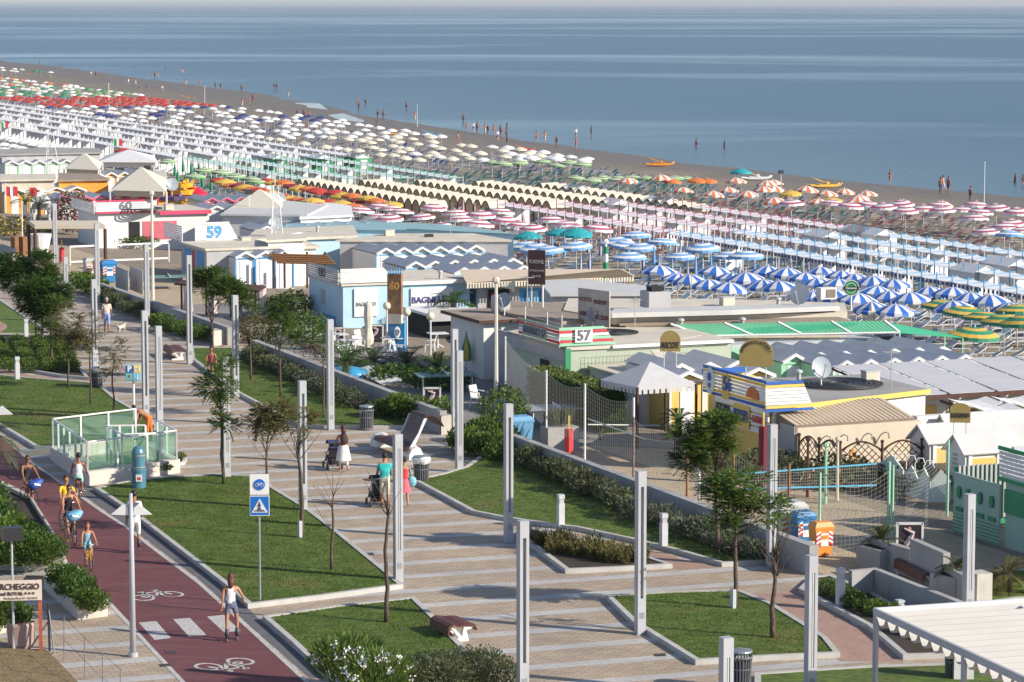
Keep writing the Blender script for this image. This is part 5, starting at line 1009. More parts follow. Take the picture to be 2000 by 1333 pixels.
def board(x0,y0,x1,y1,yb,z,label,m,lines,name='sign_board',cat='sign',ang=None,post=WHT,lm=None):
    b=at((x0+x1)/2,yb,z); h1=zat(b,y0);h0=zat(b,y1); xl=up(b,x0,y0).x; xr=up(b,x1,y0).x; w=xr-xl; t=thing(name,label,cat,b); u=Vector((math.cos(ang or 0),math.sin(ang or 0),0)); nn=Vector((u.y,-u.x,0)); mid=Vector(((xl+xr)/2,b.y,0)); w=w/abs(u.x); mb=MB(); mb.box(mid+Z3*(h0+h1)/2,(w,.06,h1-h0),math.atan2(u.y,u.x)); mb.build('panel',m,t)
    mb=MB(); [mb.tube([mid+u*w*f+Z3*z-nn*.05,mid+u*w*f+Z3*h0-nn*.05+Z3*.05],.05,6) for f in (-.33,.33)]; mb.build('posts',post,t)
    for s,fz,sz,mm in lines: text(s,sz,mid+nn*.035+Z3*(h0+(h1-h0)*fz),u,Z3,mm,t,bold=0.,fit=w*(.84 if len(s)>3 else .5))
    return t,mid,u,nn,h0,h1,w
LT=M('lettering_pale',(.6,.57,.54),.6,.05)
board(1032,489,1065,556,600,2.9,'tall dark brown sign board with pale lettering on two white poles','' or M('board_brown',(.085,.035,.035),.5,.1),[('KURSAAL',.66,.24,LT),('RISTORANTINO',.40,.115,LT),('BAR',.24,.12,LT)],ang=-.35)
MB
t,mid,u,nn,h0,h1,w=board(1131,566,1190,636,640,2.6,'framed sign with two columns of red-brown hotel lettering behind the dish',M('mesh_panel',(.42,.39,.34),.8,.15),[],ang=-.9)
for s,fx,fz in (('HOSTEL',-.25,.70),('PRESIDENT',.22,.66),('GEORGES HO',-.24,.3),('MEZZELIN',.25,.24)): text(s,.27,mid+u*w*fx+nn*.04+Z3*(h0+(h1-h0)*fz),u,Z3,M('lettering_redbrown',(.2,.05,.05),.6),t,bold=.002,fit=w*.42)
mast(1190,640,550,'thin white flag mast holding the framed hotel sign',.05,WHT,None,'pole','pole',False)
t,p_,h_=mast(1183,575,472,'pole wrapped in green and white bands by the long white roof',.10,UW,None,'pole','striped_pole',False)
for k in range(3): mb=MB(); mb.tube([p_+Z3*(h_-.3-k*.95),p_+Z3*(h_-.7-k*.95)],.16,8); mb.build('green_band',UG,t)
for k in range(3): mb=MB(); mb.tube([p_+Z3*(h_-.75-k*.95),p_+Z3*(h_-1.2-k*.95)],.14,8); mb.build('white_band',UW,t)
# round green beer sign
c=at(1662,590,2.2); t=thing('round_sign','round green illuminated-style beer sign with black band among the blue umbrellas','sign',c); mid=Vector((c.x,c.y,zat(c,563))); u=Vector((1,0,0)); r=16/F*c.y*1.0
def disc(par,mid,u,r0,r1,th,off,m,name,n=28):
    nn=Vector((u.y,-u.x,0)); mb=MB(); vs=[];fs=[]
    for k in range(n):
        a=2*math.pi*k/n; d=u*math.cos(a)+Z3*math.sin(a); vs+=[mid+d*r0+nn*off,mid+d*r1+nn*off,mid+d*r1+nn*(off-th)]
    for k in range(n): a=3*k;b=3*((k+1)%n); fs+=[(a,a+1,b+1,b),(a+1,a+2,b+2,b+1)]
    mb.add(vs,fs); return mb.build(name,m,par)
disc(t,mid,u,.0,r,.12,.0,M('sign_green',(.03,.24,.10),.4),'disc'); disc(t,mid,u,r*.9,r*1.0,.02,.02,WHT,'white_ring'); disc(t,mid,u,r*.55,r*.68,.02,.02,TMG,'inner_ring'); mb=MB(); mb.box(mid+Vector((0,-.04,0)),(r*1.9,.02,r*.36)); mb.build('name_band',DKI,t); text('Heineken',r*.36,mid+Vector((0,-.055,0)),u,Z3,WHT,t,bold=.004); mb=MB(); mb.tube([c-Z3*.4,mid-Z3*r*.9],.06,6); mb.build('post',WHT,t)
# 57 board in the umbrellas
board(1866,635,1885,648,668,-2.,'small white board with red number 57 among the green and yellow umbrellas',TW,[('57',.5,.42,TR)])
board(975,470,1012,481,500,-2.,'small white board with pale blue number 59 above the cabins',TW,[('59',.5,.35,TLB)])
# arched ochre signs
def arch_sign(x0,x1,yt,ys,yb,ybase,z,label,word,curve,ang,size):
    b=at((x0+x1)/2,ybase,z); t=thing('arched_sign',label,'sign',b,'ochre arched name signs'); u=Vector((math.cos(ang),math.sin(ang),0)); nn=Vector((u.y,-u.x,0)); h0=zat(b,yb);hs=zat(b,ys);h1=zat(b,yt); w=(x1-x0)/F*b.y/abs(u.x); mid=Vector(up(b,(x0+x1)/2,yb)); mid.z=0
    pts=[(-w/2,h0),(w/2,h0),(w/2,hs)]+[(w/2*math.cos(math.pi*k/14),hs+(h1-hs)*math.sin(math.pi*k/14)) for k in range(1,14)]+[(-w/2,hs)]
    n=len(pts); vs=[mid+u*a+Z3*z_ for a,z_ in pts]+[mid+u*a+Z3*z_-nn*.06 for a,z_ in pts]; mb=MB(); mb.add(vs,[tuple(range(n)),tuple(range(n,2*n))[::-1]]+[(i,n+i,n+(i+1)%n,(i+1)%n) for i in range(n)]); mb.build('panel',M('sign_ochre',(.42,.30,.10),.6,.06),t)
    if curve:
        L=len(word)
        for i,ch in enumerate(word):
            a=math.pi*(.93-.86*i/(L-1)); q=mid+u*(w*.42*math.cos(a))+Z3*(hs+(h1-hs)*.80*math.sin(a)-.02)+nn*.012; ux=(u*math.sin(a)-Z3*math.cos(a)); uz=(u*math.cos(a)+Z3*math.sin(a)); text(ch,size,q,ux,uz,TK,t,name='letter',bold=0.)
    else: text(word,size,mid+nn*.012+Z3*(hs*.55+h0*.45),u,Z3,TK,t,bold=.002,fit=w*.9)
    mb=MB(); [mb.tube([mid+u*w*f+Z3*z-nn*.03,mid+u*w*f+Z3*(h0+.05)-nn*.03],.02,5) for f in (-.3,.3)]; mb.build('posts',WHT,t)
arch_sign(1289,1329,646,665,687,718,2.4,'ochre arched sign with dark word ASCOT over the grey canopy','ASCOT',False,-.12,.36)
arch_sign(1444,1509,662,690,716,738,2.6,'ochre arched sign with curved word AMBASCIATORI above number 56','AMBASCIATORI',True,-.2,.17)
arch_sign(1855,1895,788,800,826,848,2.5,'small ochre arched sign with word LUGANO over the white cabins','LUGANO',False,-.15,.22)
# --- number 56 building
t=thing('bathing_building','white, yellow and blue building with number 56 and flat roof with black coil','building',P(94,48.1,0))
rq=[P(93.8,48.1),at(1815,761,2.45),at(1697,731,2.45),P(101.6,50),P(99.1,48.1)]; rq=[Vector((p.x,p.y,0)) for p in rq]; rc=sum(rq,Vector())/5; MB().prism(rq,2.312,2.45).build('roof',RGF,t); MB().prism([lerp(p,rc,.03) for p in rq],-.6,2.31).build('wall',WW,t); MB().cb(94.0,99.0,48.03,48.10,-.3,2.3).build('yellow_facade',WYL,t)
d=(rq[1]-rq[0]).normalized(); nn=Vector((d.y,-d.x,0)); MB().prism([rq[0]+nn*.01,rq[1]+nn*.01,rq[1]+nn*.08,rq[0]+nn*.08],2.29,2.47).build('fascia',TYL,t)
stripes(t,93.6,47.7,49.2,49.7,2.32,3.45,[TBB,TYL,TW,TW,TW,TW,TW,TYL,TBB]); louv(t,47.75,93.6,98.8,2.45,3.5,[TBB,TYL,TW,TW,TW,TW,TYL,TBB]); louv(t,48.02,93.9,98.3,1.4,2.4,[TW,TW,TW,TW])
d=MB(); d.cb(96.5,97.1,47.66,47.69,2.4,3.3); d.build('number_panel',TYL,t); ttl(t,'56',.72,96.6,47.7,2.98,TBB,bold=.015); 
MB().cb(95.3,96.6,47.90,47.93,1.45,2.3).build('name_panel',TYL,t); ttl(t,'RENATO',.6,95.95,47.94,1.88,TBB,bold=.012,fit=1.15); ttl(t,'ESTORIL',.36,97.5,47.98,1.98,TK,bold=.008,fit=1.25); ttl(t,'LUGANO',.36,94.55,47.98,1.9,TR,bold=.008,fit=1.0)
o=thing('emblem','x','x'); D.objects.remove(o)
def ovalp(par,s_,t_,z,rs,rz,m,name='oval_panel',half=False):
    n=20; vs=[P(s_+rs*math.cos((math.pi if half else 2*math.pi)*k/n),t_,z+rz*math.sin((math.pi if half else 2*math.pi)*k/n)) for k in range(n+(1 if half else 0))]; k=len(vs); vs+=[v-B3*-.04 for v in vs]; MB().add(vs,[tuple(range(k)),tuple(range(k,2*k))[::-1]]+[(i,k+i,k+(i+1)%k,(i+1)%k) for i in range(k)]).build(name,m,par)
ovalp(t,98.1,47.64,2.95,.42,.5,TW); ovalp(t,98.1,47.62,3.1,.16,.16,TBB,'blue_dot'); ovalp(t,98.1,47.62,2.78,.12,.1,TGY,'grey_dot'); ovalp(t,94.55,47.64,2.72,.5,.42,M('half_sun_orange',(.6,.16,.04),.6),'half_sun',True)
mb=MB(); mb.cb(98.9,98.98,47.8,49.5,2.5,3.1); mb.build('rear_parapet',TYL,t); mb=MB(); mb.cb(98.8,98.88,47.7,49.5,3.1,3.3); mb.build('rear_stripe',TBB,t)
mast(1728,740,668,'thin pole with black floodlights on the grey roof of number 56',.03,WHT,FL,'lamp','floodlight_pole',False)
mb=MB(); 
# beige awning and shower wall
t=thing('beige_awning','beige ribbed awning sloping over the cream shower wall','awning',P(93.5,48.3,1.9)); q=px((1555,831),(1786,816),z=1.95)+px((1722,777),(1490,789),z=2.42); mb=MB(); mb.slab(q,.05); mb.build('cloth',M('awning_beige',(.52,.42,.31),.8,.06,1.2,dirt=.1),t)
mb=MB(); mb.slab([q[0]+Z3*-.0,q[1],q[1]-Z3*.2,q[0]-Z3*.2][::-1],.03); mb.build('front_valance',M('awning_brown',(.22,.16,.13),.8,.1),t); mb=MB(); mb.slab([q[3],q[0],q[0]-Z3*.3,q[3]-Z3*.75],.03); mb.build('side_curtain',M('awning_side',(.26,.20,.15),.8,.15,4),t)
for i in range(1,24): k=i/24; m=MB(); m.tube([lerp(q[0],q[1],k)+Z3*.012,lerp(q[3],q[2],k)+Z3*.012],.012,3); m.build('rib',M('awning_rib',(.44,.35,.25),.8),t)
t=thing('shower_wall','long cream shower wall under the beige awning','wall',P(92.6,48.6,0)); MB().cb(92.6,93.2,48.5,53.6,-.4,1.85).build('wall',WC2,t); MB().cb(92.9,93.3,53.6,57,-.6,1.95).build('rear_wall',WW,t); MB().cb(92.62,95.,48.38,48.49,-.2,1.9).build('side_wall',WGY,t)
for i,tt_ in enumerate((49.3,50.0,51.0,51.7)): m=MB(); m.tube([P(92.55,tt_,1.15),P(92.4,tt_+.1,1.45),P(92.3,tt_+.22,1.55),P(92.25,tt_+.34,1.5),P(92.25,tt_+.36,1.38)],.022,5); m.lathe(P(92.25,tt_+.36,1.33),[(.05,0),(.02,.04)],8); m.build('shower_pipe',M('steel_pipe',(.35,.35,.36),.3,.05,1,.8),t)
MB().cb(92.57,92.598,50.65,50.85,.5,.95).build('notice',M('notice_orange',(.7,.35,.12),.6),t)
# yellow and white cabins
def cabn(s0,s1,t0,t1,h,rise,wall,roof,label,door=WYL,z=None,group=None,ndoor=1,trim=TW):   # ridge along t, gable end to landward
    z=gz(t0) if z is None else z; t=thing('beach_cabin',label,'cabin',P(s0,t0,z),group); c=(s0+s1)/2
    mb=MB(); mb.cb(s0,s1,t0,t1,z-.3,h); mb.add([P(s0,t0,h),P(s1,t0,h),P(c,t0,h+rise),P(s0,t1,h),P(s1,t1,h),P(c,t1,h+rise)],[(0,2,1),(3,4,5)]); mb.build('wall',wall,t)
    r=MB(); o_=.13; r.slab([P(s0-o_,t0-o_,h-.08),P(s0-o_,t1+o_,h-.08),P(c,t1+o_,h+rise+.04),P(c,t0-o_,h+rise+.04)],.06); r.slab([P(c,t0-o_,h+rise+.04),P(c,t1+o_,h+rise+.04),P(s1+o_,t1+o_,h-.08),P(s1+o_,t0-o_,h-.08)],.06); r.build('roof',roof,t)
    for i in range(ndoor): a=t0+.25+i*(t1-t0)/ndoor; b=min(t1-.2,a+1.0); MB().cb(s0-.04,s0-.004,a,b,z+.05,h-.25).build('door',door,t); m=MB(); m.cb(s0-.06,s0-.005,a-.14,a,z,h-.1); m.cb(s0-.06,s0-.005,b,b+.14,z,h-.1); m.build('door_frame',trim,t)
    m=MB(); [m.cb(s0+.5,s1-.5,t0-.03,t0-.004,h-.7+i*.16,h-.62+i*.16) for i in range(4)]; m.build('vent_slats',WGY,t); return t
cabn(89.4,90.8,52.1,57.,1.6,.5,WW,RW,'white-roofed cabin with yellow door beside the beige awning',ndoor=2); cabn(86.8,88.1,52.0,56.5,1.6,.5,WW,RW,'white-roofed cabin with yellow door nearest the green hut',ndoor=2); cabn(92.0,93.2,54.5,60,1.5,.5,WW,RW,'white cabin roof behind the beige awning corner',ndoor=2)
# green hut at right edge
t=bld('bathing_building','mint building with dark green band and white slatted parapet at the right edge','building',70,78.3,48.4,56,2.3,WG2,RG,.1); MB().cb(70,78.3,48.34,48.395,1.1,1.85).build('green_band',TG,t); louv(t,48.25,70,78.4,2.3,3.1,[TW]*6); MB().cb(70,78.45,48.18,48.24,3.1,3.22).build('top_rail',TG,t); MB().cb(70,78.45,48.18,48.24,2.12,2.25).build('bottom_rail',TG,t)
m=MB(); c=P(75.4,48.12,2.75); vs=[c+(-A3*math.cos(math.pi*k/5+math.pi/2)+Z3*math.sin(math.pi*k/5+math.pi/2))*(.36 if k%2==0 else .15) for k in range(10)]; vs+=[v-B3*.03 for v in vs]; m.add(vs,[tuple(range(10))[::-1],tuple(range(10,20))]+[(i,(i+1)%10,10+(i+1)%10,10+i) for i in range(10)]); m.build('star',TK,t)
cabn(83.4,84.6,52.3,58,1.7,.45,WG2,RG,'grey-roofed green gabled cabin right of the yellow doors',TG,ndoor=1)
t=thing('mint_screen','mint green slatted screen with round cut-outs beside the dark driveway','fence',P(79,48.2,0)); MB().cb(78.5,81.3,48.3,48.36,0,1.95).build('panel',WG2,t)
for s_ in (78.9,79.6,80.35,80.9): ovalp(t,s_,48.22,1.35,.11,.2,TG,'round_opening'); MB().cb(s_-.2,s_+.2,48.24,48.29,.72,.86).build('slot',TG,t)
for i in range(6): MB().cb(78.5,81.3,48.26,48.29,.05+i*.11,.07+i*.11).build('board_line',TG,t)
t=thing('slatted_gate','dark green and white vertical slat gate behind the mint screen','fence',P(82,50.5,0)); 
for i in range(16): MB().cb(81.5,81.56,48.6+i*.17,48.68+i*.17,.3,2.1).build('slat',WGY,t)
MB().cb(81.6,81.64,48.5,51.3,0,2.05).build('backing',TG,t)
# playhouse facade fence
t=thing('playhouse_fence','row of mint gabled playhouse panels along the court','fence',P(88,50.6,0)); 
def pan(xa,ya,xb,yb,ye,yp,name='gable_panel'):
    a=at(xa,ya);b=at(xb,yb); m_=(a+b)/2; d=(b-a).normalized(); nn=Vector((-d.y,d.x,0))*.05; e=zat(a,ye); q=[a,b,b+Z3*e,m_+Z3*zat(m_,yp),a+Z3*e]; MB().add(q+[p+nn for p in q],[(0,1,2,3,4),(9,8,7,6,5)]+[(i,5+i,5+(i+1)%5,(i+1)%5) for i in range(5)]).build(name,M('panel_mint',(.66,.76,.70),.7,.05),t)
pan(1717,953,1763,967,905,888); pan(1766,967,1791,974,928,908); pan(1793,974,1816,981,935,916); pan(1818,981,1856,982,940,918)
for i in range(4):
    b=at(1752+i*17,962+i*5); h=zat(b,890+i*5); m=MB(); m.tube([b+Z3*.9,b+Z3*(h-.1),b+Vector((.1,0,h+.08)),b+Vector((.28,0,h+.08)),b+Vector((.36,0,h-.15))],.02,4); m.build('curved_pipe',WHT,t)
# arched lattice fence
t=thing('lattice_fence','dark brown arched lattice fence with pointed posts','fence',P(93,49.5,0))
def lat(p0,p1,h,ar):
    L=(p1-p0).length; d=(p1-p0).normalized(); m=MB(); top=lambda x:h+ar*math.sin(math.pi*x/L)
    k=-2.6
    while k<L+.1:
        for sg in (1,-1):
            a0=None
            for i in range(25):
                x=k+i*.12 if sg>0 else k+2.6-i*.12; z=.15+i*.12
                ok=0<=x<=L and z<=top(max(0,min(L,x)))
                if ok and a0 is None: a0=(x,z)
                if ok: a1=(x,z)
                if (not ok or i==24) and a0 is not None: m.tube([p0+d*a0[0]+Z3*a0[1],p0+d*a1[0]+Z3*a1[1]],.018,3,False); a0=None
        k+=.26
    m.build('lattice',TMD,t); m=MB(); m.tube([p0+d*x+Z3*top(x) for x in [L*i/8 for i in range(9)]],.035,4); m.build('top_rail',TMD,t)
    m=MB(); m.tube([p0-Z3*.2,p0+Z3*(h+.25)],.05,6); m.sph(p0+Z3*(h+.32),.07,6,5); m.build('post',TMD,t)
pp=px((1560,936),(1599,945),(1640,953),(1722,951),(1799,947),(1875,941))
for a,b in zip(pp,pp[1:]): lat(a,b,1.3,.33)
# slatted sun roof and shade sails right
t=thing('sun_roof','long greyish-white panelled sun roof on brown timber frame','canopy',P(101,60,-.5)); SR=M('sun_roof_cloth',(.50,.50,.54),.7,.05,1)
for i in range(7):
    a=55.9+i*2.15; 
    for j in range(4): s0=98.1+j*1.45; mb=MB(); z0=1.95+j*.13; mb.slab([P(s0,a,z0),P(s0,a+2.0,z0),P(s0+1.4,a+2.0,z0+.13),P(s0+1.4,a,z0+.13)],.03); mb.build('panel',SR,t)
    mb=MB(); mb.tube([P(97.9,a-.07,1.85),P(104,a-.07,2.4)],.05,4); mb.build('rafter',TMD,t); mb=MB(); mb.tube([P(98,a-.05,-1),P(98,a-.05,1.9)],.06,5); mb.build('post',TMD,t)
MB().cb(97.9,98.02,55.8,71,1.78,1.92).build('front_beam',TMD,t)
t=bld('cabin_row','row of yellow-doored white cabins below the panelled sun roof','cabin',99.6,101.5,57.5,71,1.6,WW,RW,.05); [MB().cb(99.54,99.598,57.8+i*1.0,58.3+i*1.0,-.7,1.3).build('door',WYL if i%2==0 else TW,t) for i in range(13)]
t=thing('shade_sails','white shade sails over a brown timber pergola at the right','canopy',P(93,60,-.7)); random.seed(5)
for i in range(6):
    for j in range(4):
        a=57.2+i*1.9; s0=90.8+j*1.6; mb=MB(); 
        for k in range(4): z0=1.7-.14*math.sin(math.pi*k/4)+.05*j; z1=1.7-.14*math.sin(math.pi*(k+1)/4)+.05*j; mb.slab([P(s0,a+1.7*k/4,z0),P(s0,a+1.7*(k+1)/4,z1),P(s0+1.25,a+1.7*(k+1)/4,z1+.1),P(s0+1.25,a+1.7*k/4,z0+.1)],.02)
        mb.build('sail',UW,t)
for i in range(7): mb=MB(); mb.tube([P(90.6,57.1+i*1.9,1.62),P(97.2,57.1+i*1.9,1.8)],.06,4); mb.tube([P(90.7,57.1+i*1.9,-1.2),P(90.7,57.1+i*1.9,1.62)],.06,4); mb.build('timber_frame',TMD,t)
# green ribbed awning with cabins
t=thing('green_awning','green ribbed awning over mint cabins behind the cream roofs','awning',P(116,62,-.8)); q=px((1490,664),(1757,650),z=2.2)+px((1727,627),(1310,634),z=2.75); q[0]=at(1372,657,2.2)
mb=MB(); mb.slab(q,.04); mb.build('cloth',M('awning_green',(.04,.34,.19),.7,.08,2),t); 
for i in range(0,61): k=i/60; m=MB(); 
for i in range(0,5): k=i/4; m=MB(); m.tube([lerp(q[0],q[1],k)+Z3*.02,lerp(q[3],q[2],k)+Z3*.02],.05,4); m.build('rafter',WHT,t)
m=MB(); [m.tube([lerp(q[0],q[1],i/48)+Z3*.012,lerp(q[3],q[2],i/48)+Z3*.012],.014,3,False) for i in range(48)]; m.build('ribs',TMG,t,kind='stuff'); m=MB(); m.tube([q[0],q[1]],.05,4); m.build('front_rail',WHT,t)
t=bld('cabin_row','row of mint and dark green cabins under the green ribbed awning','cabin',116.2,118.5,57.5,65.3,1.9,TMG,RG,.0); [MB().cb(116.12,116.195,58.+i*.55,58.3+i*.55,-.9,1.6).build('door',(TG,WGY)[i%2],t) for i in range(13)]
q=[at(1727,629,2.6),at(1757,650,2.2),at(1880,660,1.2),at(1845,650,1.3)]; t=thing('green_sail','flat green sail stretched at the end of the ribbed awning','canopy',q[0]); mb=MB(); mb.slab(q,.03); mb.build('cloth',M('awning_green',(.04,.34,.19)),t); mb=MB(); [mb.tube([p,Vector((p.x,p.y,gzp(p)))],.04,5) for p in q[1:]]; mb.build('posts',TMG,t)
# grey canopy with scalloped edge + playground
t=thing('party_canopy','grey-white canopy with scalloped edge over the dark playground','canopy',P(102,47.5,0)); q=[P(99.3,45.2,2.4),P(99.3,49.6,2.4),P(103.7,49.6,2.4),P(103.7,45.2,2.4)]; q=px((1172,742),(1245,757),(1360,750),(1300,727),z=2.4); apx=sum(q,Vector())/4+Z3*.75; mb=MB(); CG=M('canopy_grey_white',(.52,.52,.53),.75,.05)
for i in range(4): a,b=q[i],q[(i+1)%4]; mb.add([a,b,apx],[(0,1,2)])
mb.build('cloth',CG,t); mb=MB()
for i in range(4):
    a,b=q[i],q[(i+1)%4]; n=int((b-a).length/.25)
    for k in range(n):
        p0=lerp(a,b,k/n);p1=lerp(a,b,(k+.7)/n); mb.face(p0,p1,p1-Z3*.28,p0-Z3*.28); p2=lerp(a,b,(k+1)/n); mb.face(p1,p2,p2-Z3*.12,p1-Z3*.12)
mb.build('scalloped_valance',CG,t); [MB().tube([Vector((p.x,p.y,0)),p],.06,6).build('post',TMD,t) for p in q]
t=thing('swing_frame','playground frame with teal bar and green hanging rope under the canopy','swing',at(1240,815,0)); b=at(1238,812,0); e=at(1342,805,0); h=zat(b,762); m=MB(); m.tube([b+Z3*h,e+Z3*h],.07,6); m.build('top_bar',TMD,t); 
for p in (b,e): m=MB(); m.tube([p+A3*.8,p+Z3*h,p-A3*.8],.05,6); m.build('a_frame',TT if False else M('play_teal',(.05,.3,.27),.5),t)
for k,mm in ((.4,M('rope_green',(.2,.45,.1),.6)),(.65,TW)): p=lerp(b,e,k); m=MB(); m.tube([p+Z3*h,p+Z3*.5],.03,4); m.build('rope',mm,t); m=MB(); m.box(p+Z3*.5,(.4,.15,.05)); m.build('swing_seat',TG,t)
t=thing('playground_board','yellow and white playground panel under the canopy','panel',at(1300,800,0)); p=at(1313,802,0); m=MB(); m.box(p+Z3*1.,(.75,.08,2.0)); m.build('white_panel',TW,t); p=at(1292,802,0); m=MB(); m.box(p+Z3*1.,(.4,.1,2.0)); m.build('ochre_panel',WYL,t)
# hedge
t=thing('hedge','clipped dark hedge with yellowish top beside the green wall','hedge',P(110,46.8,0)); random.seed(9); mb=MB(); tp=MB()
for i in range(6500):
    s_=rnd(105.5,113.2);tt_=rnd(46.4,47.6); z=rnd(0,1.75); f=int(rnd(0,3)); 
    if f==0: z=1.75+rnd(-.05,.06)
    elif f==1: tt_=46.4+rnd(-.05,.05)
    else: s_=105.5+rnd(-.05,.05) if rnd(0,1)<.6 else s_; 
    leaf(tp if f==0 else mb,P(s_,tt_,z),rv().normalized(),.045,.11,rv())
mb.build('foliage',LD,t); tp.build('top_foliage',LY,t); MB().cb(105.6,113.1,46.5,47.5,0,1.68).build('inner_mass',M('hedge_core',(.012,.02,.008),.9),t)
palm(P(98.6,46.6,0),1.4,16,1.0,'small palm between the play panel and number 56',LD,(-.2,1.2))
# gabled cabin rows
def cabrow(x0,y0,x1,y1,n,depth,label,trim,wall=WW,roof=RG,z=2.0,h=.33,drop=2.6,door=None,end=None):
    a=at(x0,y0,z);b=at(x1,y1,z); s0,t0=stof(a);s1,t1=stof(b); s_=(s0+s1)/2; bay=(t1-t0)/max(1,n-1); zg=gz((t0+t1)/2); t=thing('cabin_row',label,'cabin row',P(s_,t0,zg),'rows of small gabled beach cabins')
    for i in range(n):
        c=t0+i*bay; w=bay/2; e=z-h
        mb=MB(); mb.cb(s_,s_+depth,c-w+.01,c+w-.01,zg-.1,e-.05); mb.add([P(s_,c-w,e-.05),P(s_,c+w,e-.05),P(s_,c,z-.06)],[(0,1,2)]); mb.build('wall',wall,t)
        mb=MB(); mb.slab([P(s_-.18,c-w-.02,e),P(s_-.18,c,z),P(s_+depth,c,z),P(s_+depth,c-w-.02,e)][::-1],.05); mb.slab([P(s_-.18,c,z),P(s_-.18,c+w+.02,e),P(s_+depth,c+w+.02,e),P(s_+depth,c,z)][::-1],.05); mb.build('roof',roof,t)
        mb=MB(); mb.slab([P(s_-.2,c-w,e-.1),P(s_-.2,c-w,e+.02),P(s_-.2,c,z+.02),P(s_-.2,c,z-.10)],.04); mb.slab([P(s_-.2,c+w,e+.02),P(s_-.2,c+w,e-.1),P(s_-.2,c,z-.10),P(s_-.2,c,z+.02)],.04); mb.build('bargeboard',TW if trim in (TB,TLB,TG,TMG,TK) else trim,t)
        mb=MB(); mb.cb(s_-.05,s_-.004,c-w,c-w+.09,zg,e); mb.cb(s_-.05,s_-.004,c+w-.1,c+w-.01,zg,e); mb.cb(s_-.05,s_-.004,c-w+.1,c+w-.11,e-.12,e-.04); mb.build('frame',trim,t)
        MB().cb(s_-.03,s_-.003,c-.3,c+.3,zg,e-.2).build('door',door or AW,t)
    return t
cabrow(473,491,560,491,3,4,'three blue-striped white cabins with gabled fronts below number 59',TB,z=2.05)
cabrow(739,482,941,482,6,5,'upper row of gabled cabins with light blue frames above the seaside snack bar',TLB); cabrow(800,509,1011,507,6,4,'second row of grey-roofed cabins with light blue frames',TLB); cabrow(900,522,1026,520,4,3.5,'third short row of grey cabin roofs by the brown sign board',TLB)
cabrow(1532,687,1857,681,7,4,'seaward row of gabled cabins with mint fronts right of the arched sign',TMG,TMG); cabrow(1635,701,1897,696,6,3.,'landward row of grey gabled roofs before the sun roof',TW,TMG)
cabrow(1347,727,1472,717,3,3.5,'yellow-gabled cabins with black stars behind number 56',TW,WYL,RG,2.3); cabrow(1325,710,1440,706,3,4,'white-roofed cabins behind the curved ochre sign',TW,WW,RW,2.4)
cabrow(159,337,274,337,5,4,'orange-fronted gabled cabins at the left',TW,WOR,RG,z=1.7); cabrow(20,314,132,313,5,7,'green-framed gabled cabins at the far left',TMG,WW,RG,z=1.6); cabrow(25,367,153,366,4,4,'orange gabled cabins near the left edge flags',TW,WOR,RG,z=1.9); cabrow(124,381,300,380,6,4,'crimson-framed gabled cabins behind number 60',TPK,WW,RG,z=1.9); cabrow(408,386,505,386,4,5,'crimson-framed gabled cabins below the warm umbrellas',TPK,WW,RG,z=1.6); cabrow(516,441,760,436,7,4,'grey-roofed cabins behind the long turquoise roof',TLB,WW,RG,z=1.9); cabrow(420,402,500,401,3,4,'grey cabin roofs right of the red slide',TW,WW,RG,z=2.0)
# --- number 59
t=bld('bathing_building','white building with blue number 59 and slatted parapet','building',171.5,177.2,49.2,54,2.2,WGY,RC,.1,z=-.1); stripes(t,177.2,50.1,52.3,53.0,2.1,3.4,[TW]*9); louv(t,49.3,177.2,181.5,2.2,3.2,[TW]*7); ttx(t,'59',1.0,177.2,51.35,2.72,TB,bold=.03); [win(t,s_,s_+1.4,49.2,.4,1.9,TB,name='blue_door') for s_ in (172.2,175.)]; win(t,174.2,174.7,49.2,.2,1.9,TR,name='red_cloth')
proof([(415,487),(625,481),(595,470),(400,466)],2.0,.15,'cream sheet roof with blue edge between number 59 and its cabins',RC,WW,'building'); proof([(478,468),(700,460),(690,440),(500,448)],2.2,.18,'pale roof with light blue fascia right of number 59',RC,WB2,'building')
proof([(547,447),(795,447),(1010,458),(940,446),(860,438),(700,432),(560,437)],1.9,.1,'long turquoise roof stretching behind the cabins',M('roof_turquoise',(.25,.42,.46),.7,.08,1),WB2,'building',zb=-1.5); proof([(655,469),(1000,469),(925,456),(760,456)],2.2,.12,'dull grey-white roof above the upper cabin row',RC,WGY,'building')
t=thing('yellow_panel_hut','white and yellow hut panel with blue edge beside number 59','hut',at(590,510,-.2)); c=at(560,508,.3); mb=MB(); mb.slab([at(545,508,0),at(590,508,0),at(590,457,2.2),at(545,462,2.2)],.1); mb.build('white_panel',TW,t); mb=MB(); mb.slab([at(591,508,0),at(618,508,0),at(610,480,1.2),at(591,465,2)],.1); mb.build('yellow_panel',WYL,t)
t=thing('timber_pergola','brown timber pergola in front of the blue-striped cabins','pergola',at(560,560,-.2)); 
for i in range(5): m=MB(); a=at(525+i*4,497+i*4,2.1);b=at(640+i*4,500+i*4,2.1); m.tube([a,b],.06,4); m.build('beam',TMB,t)
for x in (535,556,600,635): m=MB(); p=at(x,563,-.1); m.tube([p,p+Z3*2.2],.07,5); m.build('post',TMD,t)
